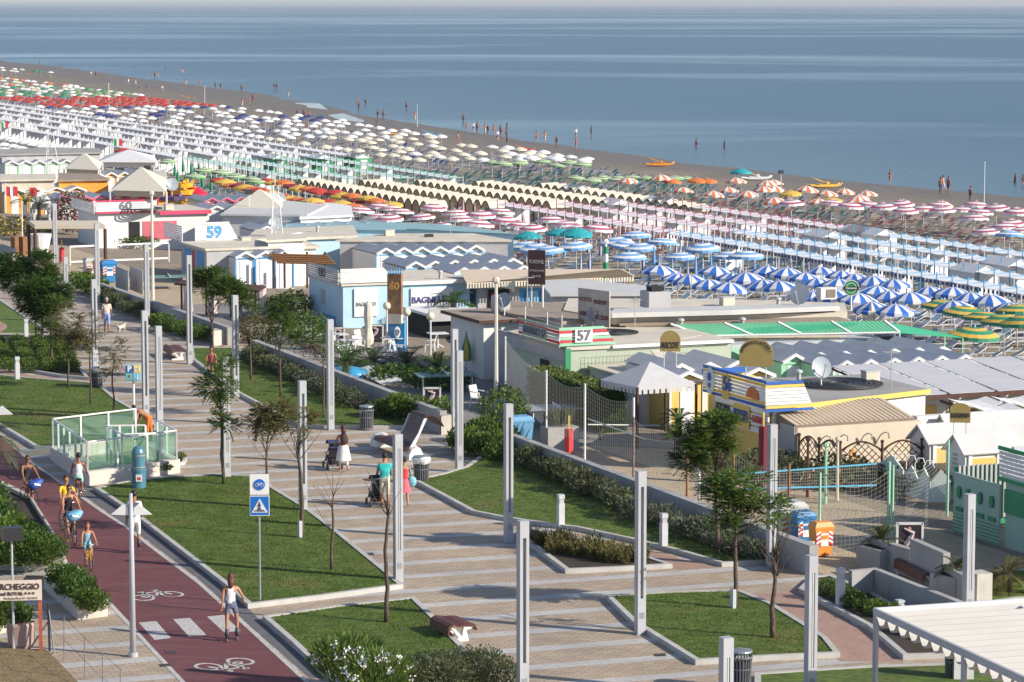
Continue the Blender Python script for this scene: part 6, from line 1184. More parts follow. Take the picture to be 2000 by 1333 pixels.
# --- blue snack bar (BAGNI LEO)
t=bld('snack_bar','pale blue snack bar with white slatted parapet and dark lettering','snack bar',146.2,152,49.4,56.6,2.3,WB2,RC,.12,z=-.1); stripes(t,146,49.2,51.6,52.4,2.32,3.1,[TW]*8); louv(t,49.1,146,151.3,2.25,3.05,[WGY]*7); ttl(t,'LEO',.62,148.6,49.1,2.68,TK,bold=.015)
MB().cb(146.0,146.08,52.5,56.7,2.1,2.3).build('fascia',TW,t); MB().cb(146.1,146.19,50.0,51.3,.5,2.0).build('white_board',TW,t); ttx(t,'BAGNI LEO',.3,146.1,50.65,1.15,TGY,fit=1.1); MB().cb(146.1,146.19,53.2,55.6,.6,1.9).build('name_board',TW,t); ttx(t,'BAGNI LEO',.46,146.1,54.4,1.25,TBB if False else M('lettering_violet',(.06,.06,.22),.6),bold=.012); win(t,149.2,149.9,49.4,.9,1.7,WGY); MB().cb(147.5,150,49.32,49.39,-.2,.4).build('dado',TB,t)
t=bld('shop_hut','grey hut with open dark shop window right of the lettered wall','hut',146.,148.5,57,59.4,2.0,WGY,RC,.1); MB().cb(145.9,145.99,57.6,58.8,.2,1.7).build('open_window',DKI,t); [MB().cb(145.85,145.88,57.7+i*.25,57.88+i*.25,.4,1.5).build('hanging_goods',m_,t) for i,m_ in enumerate((TR,TG,TB,TPK))]
# tall painted pillar with ice-cream panel
b=at(772,690,-.0); t=thing('painted_pillar','tall painted sign pillar in orange and blue with jagged top','sign',b); h1=zat(b,530); m=MB(); m.box(b+Z3*(h1*.72),(.72,.25,h1*.5),-.3); m.build('orange_panel',M('pillar_orange',(.26,.14,.07),.7,.5,2),t); m=MB(); m.box(b+Z3*(h1*.42),(.72,.27,h1*.12),-.3); m.build('wooden_strip',RC,t); m=MB(); m.box(b+Z3*(h1*.19)+Vector((.15,0,0)),(.75,.3,h1*.36),-.3); m.build('blue_panel',TB,t); m=MB(); m.sph(b+Z3*(h1*.26)+Vector((.1,-.2,0)),.2,10,8,(.8,.15,1.4)); m.build('oval_picture',TW,t)
for k in range(6): m=MB(); x=-.3+k*.12; m.tube([b+Vector((x,0,h1*.96)),b+Vector((x*1.1,0,h1*1.02+rnd(0,.1)))],[.06,.01],4); m.build('blue_spike',TB,t)
text('60',.5,b+Vector((-.03,-.25,h1*.82)),Vector((math.cos(-.3),math.sin(-.3),0)),Z3,M('number_orange',(.7,.35,.1),.6),t,bold=.02)
# globe lamps, folded parasol, tables at the bar
for x,y,yt,l in [(756,690,592,'left globe lamp in front of the painted pillar'),(795,698,604,'right globe lamp beside the painted pillar'),(841,695,612,'globe lamp by the dark planted arbour')]:
    b=at(x,y,0); h=zat(b,yt); t=thing('globe_lamp',l,'lamp',b,'globe lamps on the bar patio'); m=MB(); m.tube([b,b+Z3*(h-.3)],.05,6); m.build('pole',WHT,t); m=MB(); m.sph(b+Z3*(h-.15),.2,14,10); m.build('globe',M('globe_cream',(.7,.66,.5),.35),t,smooth=True)
b=at(720,690,0); t=thing('closed_umbrella','large folded cream parasol tied at the waist on the bar patio','umbrella',b); h=zat(b,588); m=MB(); m.lathe(b,[(.24,.3),(.28,.7),(.17,1.25),(.24,1.8),(.2,2.4),(.03,h)],9,False); m.build('folded_canopy',UC,t); m=MB(); m.tube([b,b+Z3*h],.03,5); m.build('pole',WHT,t)
b=at(911,735,0); t=place(TC['gy'],b,0,.95,'folded green and yellow umbrella in front of the white kiosk','folded patio umbrellas')
def table(x,y,label,c=2,z=0):
    b=at(x,y,z); t=thing('patio_table',label,'table',b,'white patio tables'); m=MB(); m.box(b+Z3*.74,(.95,.8,.04),.3); m.build('tabletop',WHT,t); m=MB(); m.tube([b,b+Z3*.72],.05,6); [m.tube([b+Vector((math.cos(a)*.3,math.sin(a)*.3,.02)),b+Z3*.2],.03,4) for a in (0,1.57,3.14,4.71)]; m.build('pedestal',WHT,t)
def chair(x,y,rz,label,z=0.,sc=1.,grp='white patio chairs'): place(CHT,at(x,y,z),rz,sc,label,grp)
CHT=thing('patio_chair','white plastic patio chair','chair',(0,-500,0)); m=MB(); m.box((0,0,.43),(.48,.46,.04)); _loc(m,'seat',WHT,CHT,False)
m=MB(); m.slab([(-.24,-.22,.45),(.24,-.22,.45),(.22,-.34,.88),(-.22,-.34,.88)],.03); _loc(m,'backrest',WHT,CHT,False)
for sx in(-1,1):
    for sy in (-1,1): m=MB(); m.tube([(sx*.22,sy*.2,.43),(sx*.27,sy*.26,0)],.022,4); _loc(m,'leg',WHT,CHT)
    m=MB(); m.tube([(sx*.25,.2,.45),(sx*.27,.2,.64),(sx*.26,-.28,.68)],.025,4); _loc(m,'armrest',WHT,CHT)
table(684,694,'white table nearest the lamp post on the bar patio'); table(660,682,'white table behind the lamp post on the bar patio'); table(765,690,'white table beside the folded parasol'); table(855,680,'white table in the shade of the planted arbour')
for i,(x,y,rz) in enumerate([(640,690,1),(668,700,2),(700,692,3.5),(706,680,4),(750,700,1.2),(780,702,4.5),(632,680,2.2),(840,690,1.5)]): chair(x,y,rz,['white chair at far left of the bar tables','white chair in front of the first bar table','white chair right of the first bar table','white chair behind the folded parasol','white chair left of the blue pillar table','white chair right of the blue pillar table','white chair by the bushes left of the bar','white chair in the arbour shade'][i])
chair(936,800,-2.2,'large white plastic armchair alone on the sand beside the cream mast',0,1.15); chair(1168,838,.8,'white plastic chair behind the net, left one of two',0); chair(1190,835,-.6,'white plastic chair behind the net, right one of two',0)
t=bld('planted_arbour','dark planted arbour with grey awning right of the bar patio','arbour',141,144.5,52.4,54.6,1.1,DKI,AW,.2); MB().cb(140.6,140.7,52.2,54.8,.7,1.35).build('awning_front',WGY,t)
# beige scalloped awning and long cream roof
t=thing('scalloped_awning','beige awning with scalloped edge behind the horn loudspeaker','awning',at(930,545,2.2)); q=px((912,555),(1240,541),z=2.2)+px((1215,527),(897,528),z=2.7); mb=MB(); mb.slab(q,.04); mb.build('cloth',M('awning_beige2',(.58,.48,.38),.8,.06),t)
mb=MB(); [mb.face(lerp(q[0],q[1],k/60),lerp(q[0],q[1],(k+.6)/60),lerp(q[0],q[1],(k+.6)/60)-Z3*.25,lerp(q[0],q[1],k/60)-Z3*.25) for k in range(60)]; mb.build('valance',RC,t)
proof([(1075,575),(1310,574),(1255,558),(1130,545),(1050,548)],2.5,.12,'large cream canvas roof right of the brown sign board',RW,WGY,'building')
t=bld('cabin_row','blue and green panelled cabins in shade under the scalloped awning','cabin',146.3,147.5,57,64,1.8,TB,RC,.0); [MB().cb(146.2,146.29,57.2+i*.9,57.9+i*.9,-.8,1.5).build('panel',(TB,TLB,TG)[i//3%3],t) for i in range(7)]
t=thing('court_fence','green net fence with yellow posts behind the kiosk roof','fence',at(1010,585,0)); p=[at(x,578,1.2) for x in (1002,1041,1100)]; [MB().tube([q-Z3*2,q+Z3*1.2],.05,5).build('post',TYL,t) for q in p]; mb=MB(); mb.face(p[0]-Z3*1.5,p[2]-Z3*1.5,p[2]+Z3*.9,p[0]+Z3*.9); mb.build('green_mesh',TG,t)
# --- number 60, pergola, roofs to its right
t=bld('bathing_building','white and crimson building with number 60 board','building',201.4,207.5,49.9,58,2.4,WW,RC,.15,z=-.2); stripes(t,201.1,49.7,53.1,54.3,2.35,3.3,[TPK,TW,TW,TW,TW,TW,TPK]); louv(t,49.6,201.2,208,2.35,3.1,[TW]*6); ttx(t,'60',.8,201.1,51.8,2.85,TGY,bold=.02,sx=1.2); MB().cb(201.1,201.2,54.3,58.1,2.15,2.42).build('fascia',TPK,t); winf(t,201.4,53.1,55.6,.4,1.7,M('shutter_rose',(.55,.13,.17),.7,.1),name='shutter'); winf(t,201.4,52.1,52.9,.4,1.7); 
t=thing('flat_pergola','flat white pergola roof on the patio left of number 60','pergola',at(150,500,0)); q=px((68,443),(205,443),(190,434),(56,434),z=2.5); MB().prism(q,2.35,2.6).build('roof',WC2,t); [MB().tube([Vector((q[i].x,q[i].y,0)),Vector((q[i].x,q[i].y,2.35))],.12,6).build('post',TMD,t) for i in range(4)]
for L,z,m,w,l in [([(430,418),(600,420),(640,400),(560,392),(480,395)],2.4,RW,WW,'big white canvas marquee roof with crimson edge'),([(585,425),(690,420),(686,402),(640,396),(590,405)],2.3,UW,WW,'round-ended white marquee roof at the end of the big canvas'),([(0,302),(200,298),(195,290),(100,288),(0,292)],2.2,RGF,WGY,'long grey flat roof at the far left edge'),([(0,352),(110,350),(108,340),(0,340)],2.6,RC,WC2,'cream building roof edge at the far left'),([(112,352),(215,350),(190,340),(115,338)],2.4,RBN,WOR,'brown-orange roof left of the cream tent'),([(289,346),(327,345),(325,335),(292,334)],1.9,RC,WOR,'orange hut with cream roof left of the play castle'),([(490,386),(560,392),(555,378),(500,374)],2.,RW,WW,'white canvas roof beside the lattice mast'),([(520,470),(600,466),(590,456),(520,458)],2.6,RC,WW,'small cream roof above the yellow panel'),([(830,296),(600,292),(600,292)],2,RC,None,'x')][:8]: proof(L,z,.14,l,m,w,'building')
def tent(L,z,rise,label,m,zb=None):
    q=px(*L,z=z); c=sum(q,Vector())/len(q); t=thing('pointed_tent',label,'tent',Vector((c.x,c.y,gzp(c)))); mb=MB(); n=len(q); [mb.add([q[i],q[(i+1)%n],c+Z3*rise],[(0,1,2)]) for i in range(n)]; mb.build('canopy',m,t); mb=MB(); [mb.tube([Vector((p.x,p.y,-1.5)),p],.08,5) for p in q]; mb.build('posts',WHT,t); MB().prism([lerp(p,c,.12) for p in q],z-.5,z-.02).build('valance',m,t)
for L,z,r,l in [([(215,372),(325,375),(330,352),(235,350)],2.3,1.5,'large cream pyramid tent with orange hut behind'),([(125,330),(195,333),(200,318),(140,316)],2.2,1.2,'far cream pointed tent left of the flagpole'),([(440,412),(560,414),(560,396),(470,394)],2.2,1.3,'cream pointed marquee behind number 59'),([(190,317),(310,318),(300,304),(205,304)],2.,.9,'white pointed tent beside the red umbrella'),([(60,398),(100,398),(96,388),(66,388)],2.1,.9,'small white pointed hut at left'),([(500,400),(560,401),(556,391),(505,391)],2.2,.9,'pale pointed canvas under the lattice mast')]: tent(L,z,r,l,UC if 'cream' in l else UW)
place(TU['rd'],atg(243,301,2.4),0,1.2,'single red umbrella beside the white pointed tents','single red umbrella')
# play castle with slide
b=at(350,405,0); t=thing('play_castle','orange and purple play castle with red tube slide','playground',b); Y_=M('play_yellow',(.75,.4,.03),.5); PU=M('play_purple',(.22,.13,.4),.5)
for x,y0,y1,w,mm,nm in [(356,357,366,.9,Y_,'yellow_tower'),(356,370,380,1.1,Y_,'yellow_tower'),(345,382,390,1.6,PU,'purple_panel'),(358,391,401,1.3,Y_,'yellow_base'),(312,370,395,.8,WOR,'orange_drum'),(368,388,394,.6,Y_,'yellow_arm')]:
    z1=zat(b,y0);z0=zat(b,y1); p=up(b,x,y1); m=MB(); m.lathe((p.x,p.y,z0),[(w,0),(w*1.05,(z1-z0)*.5),(w*1.1,z1-z0)],10); m.build(nm,mm,t)
    for k in range(5): a=k*1.256; m=MB(); m.box((p.x+w*math.cos(a),p.y+w*math.sin(a),z1+.12),(.25,.25,.24),a); m.build('merlon',mm,t)
m=MB(); m.tube([up(b,368,378),up(b,385,380),up(b,398,388),up(b,412,401)],[.55,.6,.55,.5],12); m.build('tube_slide',M('slide_red',(.65,.02,.06),.35),t,smooth=True)
# lattice mast, flag poles, cream masts, horn
def latm(x,yb,yt,label,w=.28,z=2.):
    b=at(x,yb,z); h=zat(b,yt)-z; t=thing('lattice_mast',label,'mast',b); m=MB(); 
    for k in range(3):
        a=k*2.094; m.tube([b+Vector((w*math.cos(a),w*math.sin(a),0)),b+Vector((w*.35*math.cos(a),w*.35*math.sin(a),h))],.03,4)
    n=int(h/.5)
    for i in range(n):
        f=1-.65*i/n
        for k in range(3): a=k*2.094;c=a+2.094; m.tube([b+Vector((w*f*math.cos(a),w*f*math.sin(a),i*h/n)),b+Vector((w*f*math.cos(c),w*f*math.sin(c),(i+1)*h/n))],.014,3,False)
    m.build('lattice',WHT,t); m=MB(); m.tube([b+Z3*h,b+Z3*(h+.6)],.03,4); m.build('tip',WHT,t)
latm(538,470,362,'thin lattice aerial mast above the number 59 roofs',.5); latm(99,345,262,'far lattice aerial mast at the left',.8)
CM=M('mast_cream',(.60,.58,.50),.5,.05)
t,p_,h_=mast(969,795,548,'thick cream mast in front of the kiosk and mint building',.10,CM,None,'pole','mast',False); m=MB(); m.lathe((0,0,0),[(.05,0),(.12,.35),(.3,.6)],12,False); m.x=None; q=p_+Z3*(h_-.25)+Vector((.2,0,0)); m.v=[(q.x+v[2],q.y+v[0],q.z+v[1]) for v in m.v]; m.build('horn_loudspeaker',CM,t)
mast(299,590,378,'tall cream mast with far courts behind it, left of number 59',.10,CM,None,'pole','mast',False)
mast(1198,590,540,'thin aerial pole at the long cream roof',.03,WHT,FL,'lamp','floodlight_pole',False); mast(487,470,378,'pole with black floodlight behind number 59',.04,WHT,FL,'lamp','floodlight_pole',False); mast(838,530,466,'pole with dark floodlight and folded white banner at the snack bar roof',.05,WHT,FL,'lamp','floodlight_pole',False); mast(289,400,330,'pole with floodlight by the orange hut',.05,WHT,FL,'lamp','floodlight_pole',False)
RF=M('flag_red',(.6,.04,.05),.7);GF=M('flag_green',(.03,.3,.1),.7)
def flagp(x,yb,yt,label,cols,z=0.,w=.9):
    t,p,h=mast(x,yb,yt,label,.05,WHT,None,'flagpole','flagpole',False)
    for i,mm in enumerate(cols): mb=MB(); mb.slab([p+Z3*(h-.9)+Vector((.05+i*w/3,0,0)),p+Z3*(h-1.0)+Vector((.05+(i+1)*w/3,.05,0)),p+Z3*(h-.25)+Vector((.05+(i+1)*w/3,.05,0)),p+Z3*(h-.15)+Vector((.05+i*w/3,0,0))],.02); mb.build('flag_band',mm,t)
flagp(12,440,360,'flagpole with red and white flag at the left edge',[RF,TW,RF]); flagp(44,478,395,'bare grey flagpole before the yellow shrubs',[TGY]); flagp(57,420,362,'second flagpole with red flag at left',[RF,RF]); flagp(80,400,360,'thin flagpole with red pennant at left',[RF]); flagp(96,410,355,'third flagpole with red flag near the white hut',[RF]); flagp(222,330,268,'flagpole with green, white and red flag at the white tents',[GF,TW,RF]); flagp(2,262,236,'flagpole with Italian colours cut by the left edge',[GF,TW,RF])
# courts: nets, posts, tables
NM=M('net_cord',(.40,.40,.37),.8,.05)
def net(pts,z0,z1,label,step=.16,m=NM,sag=.25,pm=WHT,pr=.045,r=.0035,ph=None):
    t=thing('court_net',label,'net',pts[0]); mb=MB()
    for a,b in zip(pts,pts[1:]):
        L=(b-a).length; n=max(2,int(L/step)); f=lambda x:z1-sag*math.sin(math.pi*x)
        for i in range(n+1): x=i/n; p=lerp(a,b,x); mb.tube([p+Z3*z0,p+Z3*f(x)],r,3,False)
        k=int((z1-z0)/step)
        for j in range(k+1): mb.tube([lerp(a,b,x/6)+Z3*(z0+(f(x/6)-z0)*j/k) for x in range(7)],r if j<k else r*2.2,3,False)
    mb.build('mesh',m,t)
    for p in pts: m_=MB(); m_.tube([p,p+Z3*(z1+.1)],pr,6); m_.build('post',pm,t)
net([at(987,800,0),at(1067,880,0),at(1142,912,0),at(1237,945,0)],.85,3.0,'net fence behind the wall beside the white ping-pong table')
net([at(1237,945,0),at(1342,985,0),at(1432,1020,0),at(1540,1050,0)],.85,2.3,'lower net fence behind the retaining wall by the fullest tree',pm=TMB)
net([at(1600,1085,0),at(1742,1068,0),at(1850,1010,0)],.1,2.5,'net fence around the sandy court by the mint posts',pm=TMG,sag=.5)
t=thing('volleyball_net','blue-taped volleyball net on the sandy court','net',at(1735,1035,0)); a=at(1393,1003,0);b=at(1712,985,0); za=zat(a,930);zb=zat(b,906); zc=zat(a,957);zd=zat(b,948); BT_=M('tape_blue',(.10,.42,.62),.5); 
for (p,z),(q,w) in (((a,za),(b,zb)),((a,zc),(b,zd))): m=MB(); m.slab([p+Z3*(z-.03),q+Z3*(w-.03),q+Z3*(w+.025),p+Z3*(z+.025)],.02); m.build('tape',BT_,t)
m=MB(); [m.tube([lerp(a,b,i/70)+Z3*(zc+(zd-zc)*i/70),lerp(a,b,i/70)+Z3*(za+(zb-za)*i/70)],.005,3,False) for i in range(71)]; [m.tube([a+Z3*(zc+(za-zc)*j/6),b+Z3*(zd+(zb-zd)*j/6)],.005,3,False) for j in range(1,6)]; m.build('mesh',NM,t)
for p,yt,mm in ((at(1365,988,0),905,WHT),(at(1735,1032,0),902,TMG)): m=MB(); m.tube([p,p+Z3*zat(p,yt)],.06,6); m.build('pole',mm,t)
t=thing('practice_net','white-taped net sagging across the near court','net',at(1150,850,0)); a=at(1148,868,0);b=at(1480,852,0); m=MB(); m.tube([a+Z3*zat(a,830),lerp(a,b,.5)+Z3*(zat(lerp(a,b,.5),832)),b+Z3*zat(b,822)],.03,4); m.build('top_tape',TW,t); m=MB(); m.tube([a+Z3*1.0,at(1260,858,.6),at(1320,866,.3)],.03,4); m.build('bottom_tape',TW,t)
t=thing('far_volleyball_net','white-taped volleyball net by the number 60 patio','net',at(200,520,0)); a=at(137,520,0);b=at(330,512,0); [MB().slab([a+Z3*(z0),b+Z3*(z0),b+Z3*(z0+.12),a+Z3*(z0+.12)],.03).build('tape',TW,t) for z0 in (zat(a,484),zat(a,514))]; m=MB(); m.tube([a,a+Z3*1.2],.05,5); m.tube([b,b+Z3*1.2],.05,5); m.build('poles',WHT,t)
def tt(x,y,label,m1,z=0,rz=.2):
    b=at(x,y,z); t=thing('table_tennis_table',label,'table',b,'table tennis tables'); m=MB(); m.box(b+Z3*.76,(2.6,1.5,.05),rz); m.build('tabletop',m1,t); m=MB(); m.box(b+Z3*.84,(.03,1.6,.12),rz); m.build('net',TW,t); ca,sa=math.cos(rz),math.sin(rz)
    for i in (-1,1):
        for j in (-1,1): q=b+Vector((1.1*i*ca-.6*j*sa,1.1*i*sa+.6*j*ca,0)); m=MB(); m.tube([q,q+Z3*.75],.035,4); m.build('leg',WHT,t)
tt(1087,832,'grey table tennis table behind the net fence',M('table_grey_blue',(.33,.38,.46),.5)); tt(330,565,'green table tennis table left of the dark wall of number 59',M('table_green',(.14,.26,.22),.5)); tt(870,765,'green table tennis table behind the poster by the patio',M('table_green',(.14,.26,.22),.5))
def padpole(x,yb,yt,label,h=None,mm=None):
    b=at(x,yb,0); t=thing('padded_post',label,'post',b,'red padded posts'); z=zat(b,yt); m=MB(); m.tube([b,b+Z3*z],.17,8); m.build('padding',mm or TR,t); m=MB(); m.tube([b+Z3*z,b+Z3*(z+.5)],.04,5); m.build('pole_tip',TYL,t)
padpole(1111,893,838,'red padded post with yellow tip by the retaining wall'); padpole(1490,950,833,'dark red padded post behind the tall lamp post',None,M('padding_maroon',(.16,.015,.03),.7)); padpole(121,512,484,'red padded post left of the far volleyball net')
for x,yb,yt,mm,l in [(1342,980,905,TMB,'brown timber court post left of the fullest tree'),(1577,972,858,TMD,'dark pole with ball top before the beige awning wall'),(1612,985,870,TMG,'pale green pole in the middle of the sandy court'),(1635,978,858,WC2,'pinkish pole right of the pale green one'),(1432,935,868,TMB,'brown timber signpost with blue arrow')]: mast(x,yb,yt,l,.06,mm,None,'pole','court_pole',False)
# wheeled bins
def wbin(x,yb,col,label,cname,h=1.35,w=.95,st_=True):
    b=at(x,yb,0); t=thing('wheeled_bin',label,'wheeled bin',b,'recycling bins'); m=MB(); dw=w*.4; f=lambda k,z:[b+A3*(-dw*k)+B3*(-w/2*k)+Z3*z,b+A3*(-dw*k)+B3*(w/2*k)+Z3*z,b+A3*(dw*k)+B3*(w/2*k)+Z3*z,b+A3*(dw*k)+B3*(-w/2*k)+Z3*z]; q_=w/.95; zq=h/1.35
    m.add(f(.82,.06)+f(1,h-.2),[(3,2,1,0),(4,5,6,7),(0,1,5,4),(1,2,6,5),(2,3,7,6),(3,0,4,7)]); m.build('body',col,t); m=MB(); m.add(f(1.06,h-.2)+f(1.06,h-.12)+f(.8,h+.02),[(3,2,1,0),(0,1,5,4),(1,2,6,5),(2,3,7,6),(3,0,4,7),(4,5,9,8),(5,6,10,9),(6,7,11,10),(7,4,8,11),(8,9,10,11)]); m.build('lid',col,t)
    if st_:
        m=MB(); m.slab([b-A3*.375*q_+B3*(-.2*q_)+Z3*.45*zq,b-A3*.375*q_+B3*.2*q_+Z3*.45*zq,b-A3*.405*q_+B3*.2*q_+Z3*.95*zq,b-A3*.405*q_+B3*(-.2*q_)+Z3*.95*zq],.02); m.build('label_sheet',TW,t); m=MB(); m.slab([b-A3*.405*q_+B3*(-.17*q_)+Z3*.72*zq,b-A3*.405*q_+B3*.17*q_+Z3*.72*zq,b-A3*.418*q_+B3*.17*q_+Z3*.88*zq,b-A3*.418*q_+B3*(-.17*q_)+Z3*.88*zq],.015); m.build('label_colour_patch',col,t)
        for e in (-1,1):
            for k in range(3):
                z=(.55+k*.17)*zq; m=MB(); q=b-A3*.395*q_; m.slab([q+B3*e*.22*q_+Z3*z,q+B3*e*.44*q_+Z3*(z-.08),q+B3*e*.44*q_+Z3*(z-.01),q+B3*e*.22*q_+Z3*(z+.07)][::e],.02); m.build('red_chevron',TR,t)
                m=MB(); m.slab([q+B3*e*.22*q_+Z3*(z+.068),q+B3*e*.44*q_+Z3*(z-.012),q+B3*e*.44*q_+Z3*(z+.055),q+B3*e*.22*q_+Z3*(z+.135)][::e],.018); m.build('white_chevron',TW,t)
    m=MB(); [m.lathe(b+A3*.3*q_+B3*e*w*.36+Z3*.0,[(.1,.0),(.1,.12)],8) for e in (-1,1)]; m.build('wheels',DKI,t)
OB=M('bin_orange',(.72,.27,.05),.45,.06);BB_=M('bin_blue',(.03,.19,.46),.45,.06);GBN=M('bin_grey',(.45,.46,.45),.5,.06); LBB=M('bin_light_blue',(.15,.36,.58),.5,.06)
wbin(1603,1087,OB,'bright orange wheeled bin with red and white chevrons','orange',1.08,.62); wbin(1568,1070,BB_,'blue wheeled bin next to the orange one behind the wall end','blue',1.15,.66); wbin(1540,1062,GBN,'grey wheeled bin left of the blue one behind the tree','grey')
wbin(212,552,BB_,'far blue wheeled bin beside the white net fence gate','blue'); wbin(199,551,OB,'far orange wheeled bin behind the lamp post','orange'); wbin(180,547,GBN,'far grey wheeled bin left of the far orange one','grey'); wbin(1015,868,LBB,'light blue wheeled bin behind the retaining wall by the leafy bed','lb',1.1,.9,False)
t=thing('pedal_boat_cover','bright blue plastic cover on the sand behind the wall','cover',at(676,735,0)); m=MB(); c=at(676,735,0); m.sph(c+Z3*.1,1.0,14,8,(1.15,.9,.35)); m.build('cover',M('plastic_blue',(.05,.32,.62),.35),t,smooth=True)
t=thing('floor_slats','leaning white slatted walkway rolled out on the sand','walkway',at(730,735,0)); a=at(706,722,.15);b=at(770,752,.15); d=(b-a).normalized(); nn=Vector((-d.y,d.x,0)); [MB().slab([a+d*i*.36-nn*.45,a+d*(i*.36+.2)-nn*.45,a+d*(i*.36+.2)+nn*.45+Z3*.2,a+d*i*.36+nn*.45+Z3*.2],.03).build('slat',WHT,t) for i in range(int((b-a).length/.36))]
# patio bits in front of bar
for (x,y,l) in [(1093,878,'concrete planter tub with grass behind the net')]: t=thing('planter_tub',l,'planter',at(x,y,0)); b=at(x,y,0); m=MB(); m.box(b+Z3*.45,(1.3,.8,.9),ANG); m.build('tub',WC,t); m=MB(); [leaf(m,b+Z3*.9+Vector((rnd(-.5,.5),rnd(-.3,.3),0)),Vector((rnd(-.4,.4),rnd(-.4,.4),1)).normalized(),.03,.8,rv()) for _ in range(120)]; m.build('grass',LGS,t)
def bgbush(x,y,z,r,h,lm,label,flower=None,n=900):
    b=at(x,y,z); t=thing('bush',label,'bush',b); m=MB(); fl=MB()
    for i in range(n):
        v=rv(); v=v.normalized()*rnd(.55,1) if v.length<.5 else v; q=b+Vector((v.x*r,v.y*r,max(.03,h*.5+v.z*h*.5))); leaf(fl if flower and rnd(0,1)<.4 else m,q,rv().normalized(),.06*r**.3,.16*r**.3,rv())
    m.build('foliage',lm,t); 
    if fl.v: fl.build('flowers',flower,t)
PF=M('flower_magenta',(.35,.02,.12),.7);YF=M('flower_yellow',(.5,.36,.03),.7);PKF=M('flower_pink',(.45,.16,.25),.7)
for a in [(140,455,0,1.5,3.2,LD,'big dark oleander with pink flowers left of number 60',PKF,2200),(215,468,0,1.1,1.4,LD,'magenta bougainvillea left of the rose shutter',PF),(300,468,0,1.4,1.3,LD,'magenta bougainvillea right of the rose shutter',PF),(235,478,0,1.6,.7,LD,'low dark plants under the number 60 wall',None),(270,479,0,1.6,.7,LD,'low dark spiky plants right part of the number 60 bed',None),(20,462,0,1.6,1.5,LGS,'yellow-flowered shrub at the left edge',YF),(75,470,0,1.3,1.4,LGS,'yellow-flowered shrub by the white pot',YF),(575,620,0,1.1,1.5,LG,'green bush in a white box left of the snack bar',None),(545,622,0,1.,1.3,LG,'green bush beside the pink curtains',None),(600,672,0,1.3,1.7,LG,'rounded bush behind the retaining wall shrubs',None),(503,670,0,1.2,1.5,LO,'olive-yellow bush at the wall end by the lamp post',None),(985,840,.0,1.1,1.8,LG,'shrub with reddish leaves at the wall start by the cream mast',None),(1190,725,0,.9,1.9,LGS,'grey-leaved bush behind the hedge',None),(1500,940,0,1.4,1.2,LGS,'scrubby bush below the shower wall, left',None),(1640,950,0,1.6,1.1,LGS,'scrubby bush below the lattice fence',None),(1780,960,0,1.6,.9,LGS,'dusty bush under the playhouse panels',None),(780,745,0,1.4,.8,LD,'dark low plants in the patio bed',None),(860,760,0,1.6,.9,LD,'dark low plants right end of the patio bed',None)]: bgbush(*a[:8],n=a[8] if len(a)>8 else 800)
t=thing('curtained_gazebo','brown gazebo with pale pink curtains beyond the umbrella-crowned trees','gazebo',at(440,625,0)); 
for i in range(4): p=at(355+i*48,612+i*4,0); m=MB(); m.tube([p,p+Z3*2.],.06,5); m.build('post',TMD,t); m=MB(); m.lathe(p+Vector((.35,0,0)),[(.3,.1),(.22,1.0),(.3,1.9)],8,False); m.build('curtain',M('curtain_pink',(.58,.48,.50),.8),t)
q=px((340,555),(505,570),(520,560),(360,548),z=2.1); MB().prism(q,2.05,2.15).build('roof_frame',TMD,t)
t=thing('white_pot','tall white conical pot at the far left','pot',at(79,494,0)); m=MB(); m.lathe(at(79,494,0),[(.5,0),(.8,1.3),(.7,1.3)],14); m.build('pot',UW,t)
t=thing('brown_barrel','brown wooden barrel posts on the wall at the far left','barrel',at(33,495,0)); [MB().tube([at(x,500,0),at(x,500,0)+Z3*1.3],.35,8).build('barrel',TMB,t) for x in (31,47)]
t=thing('site_gate','pale mesh gate panels behind the far retaining wall','gate',at(250,575,0)); [MB().slab([at(x,572,0)+Z3*.2,at(x+25,583,0)+Z3*.2,at(x+25,583,0)+Z3*1.6,at(x,572,0)+Z3*1.6],.04).build('panel',WGY,t) for x in (226,254)]
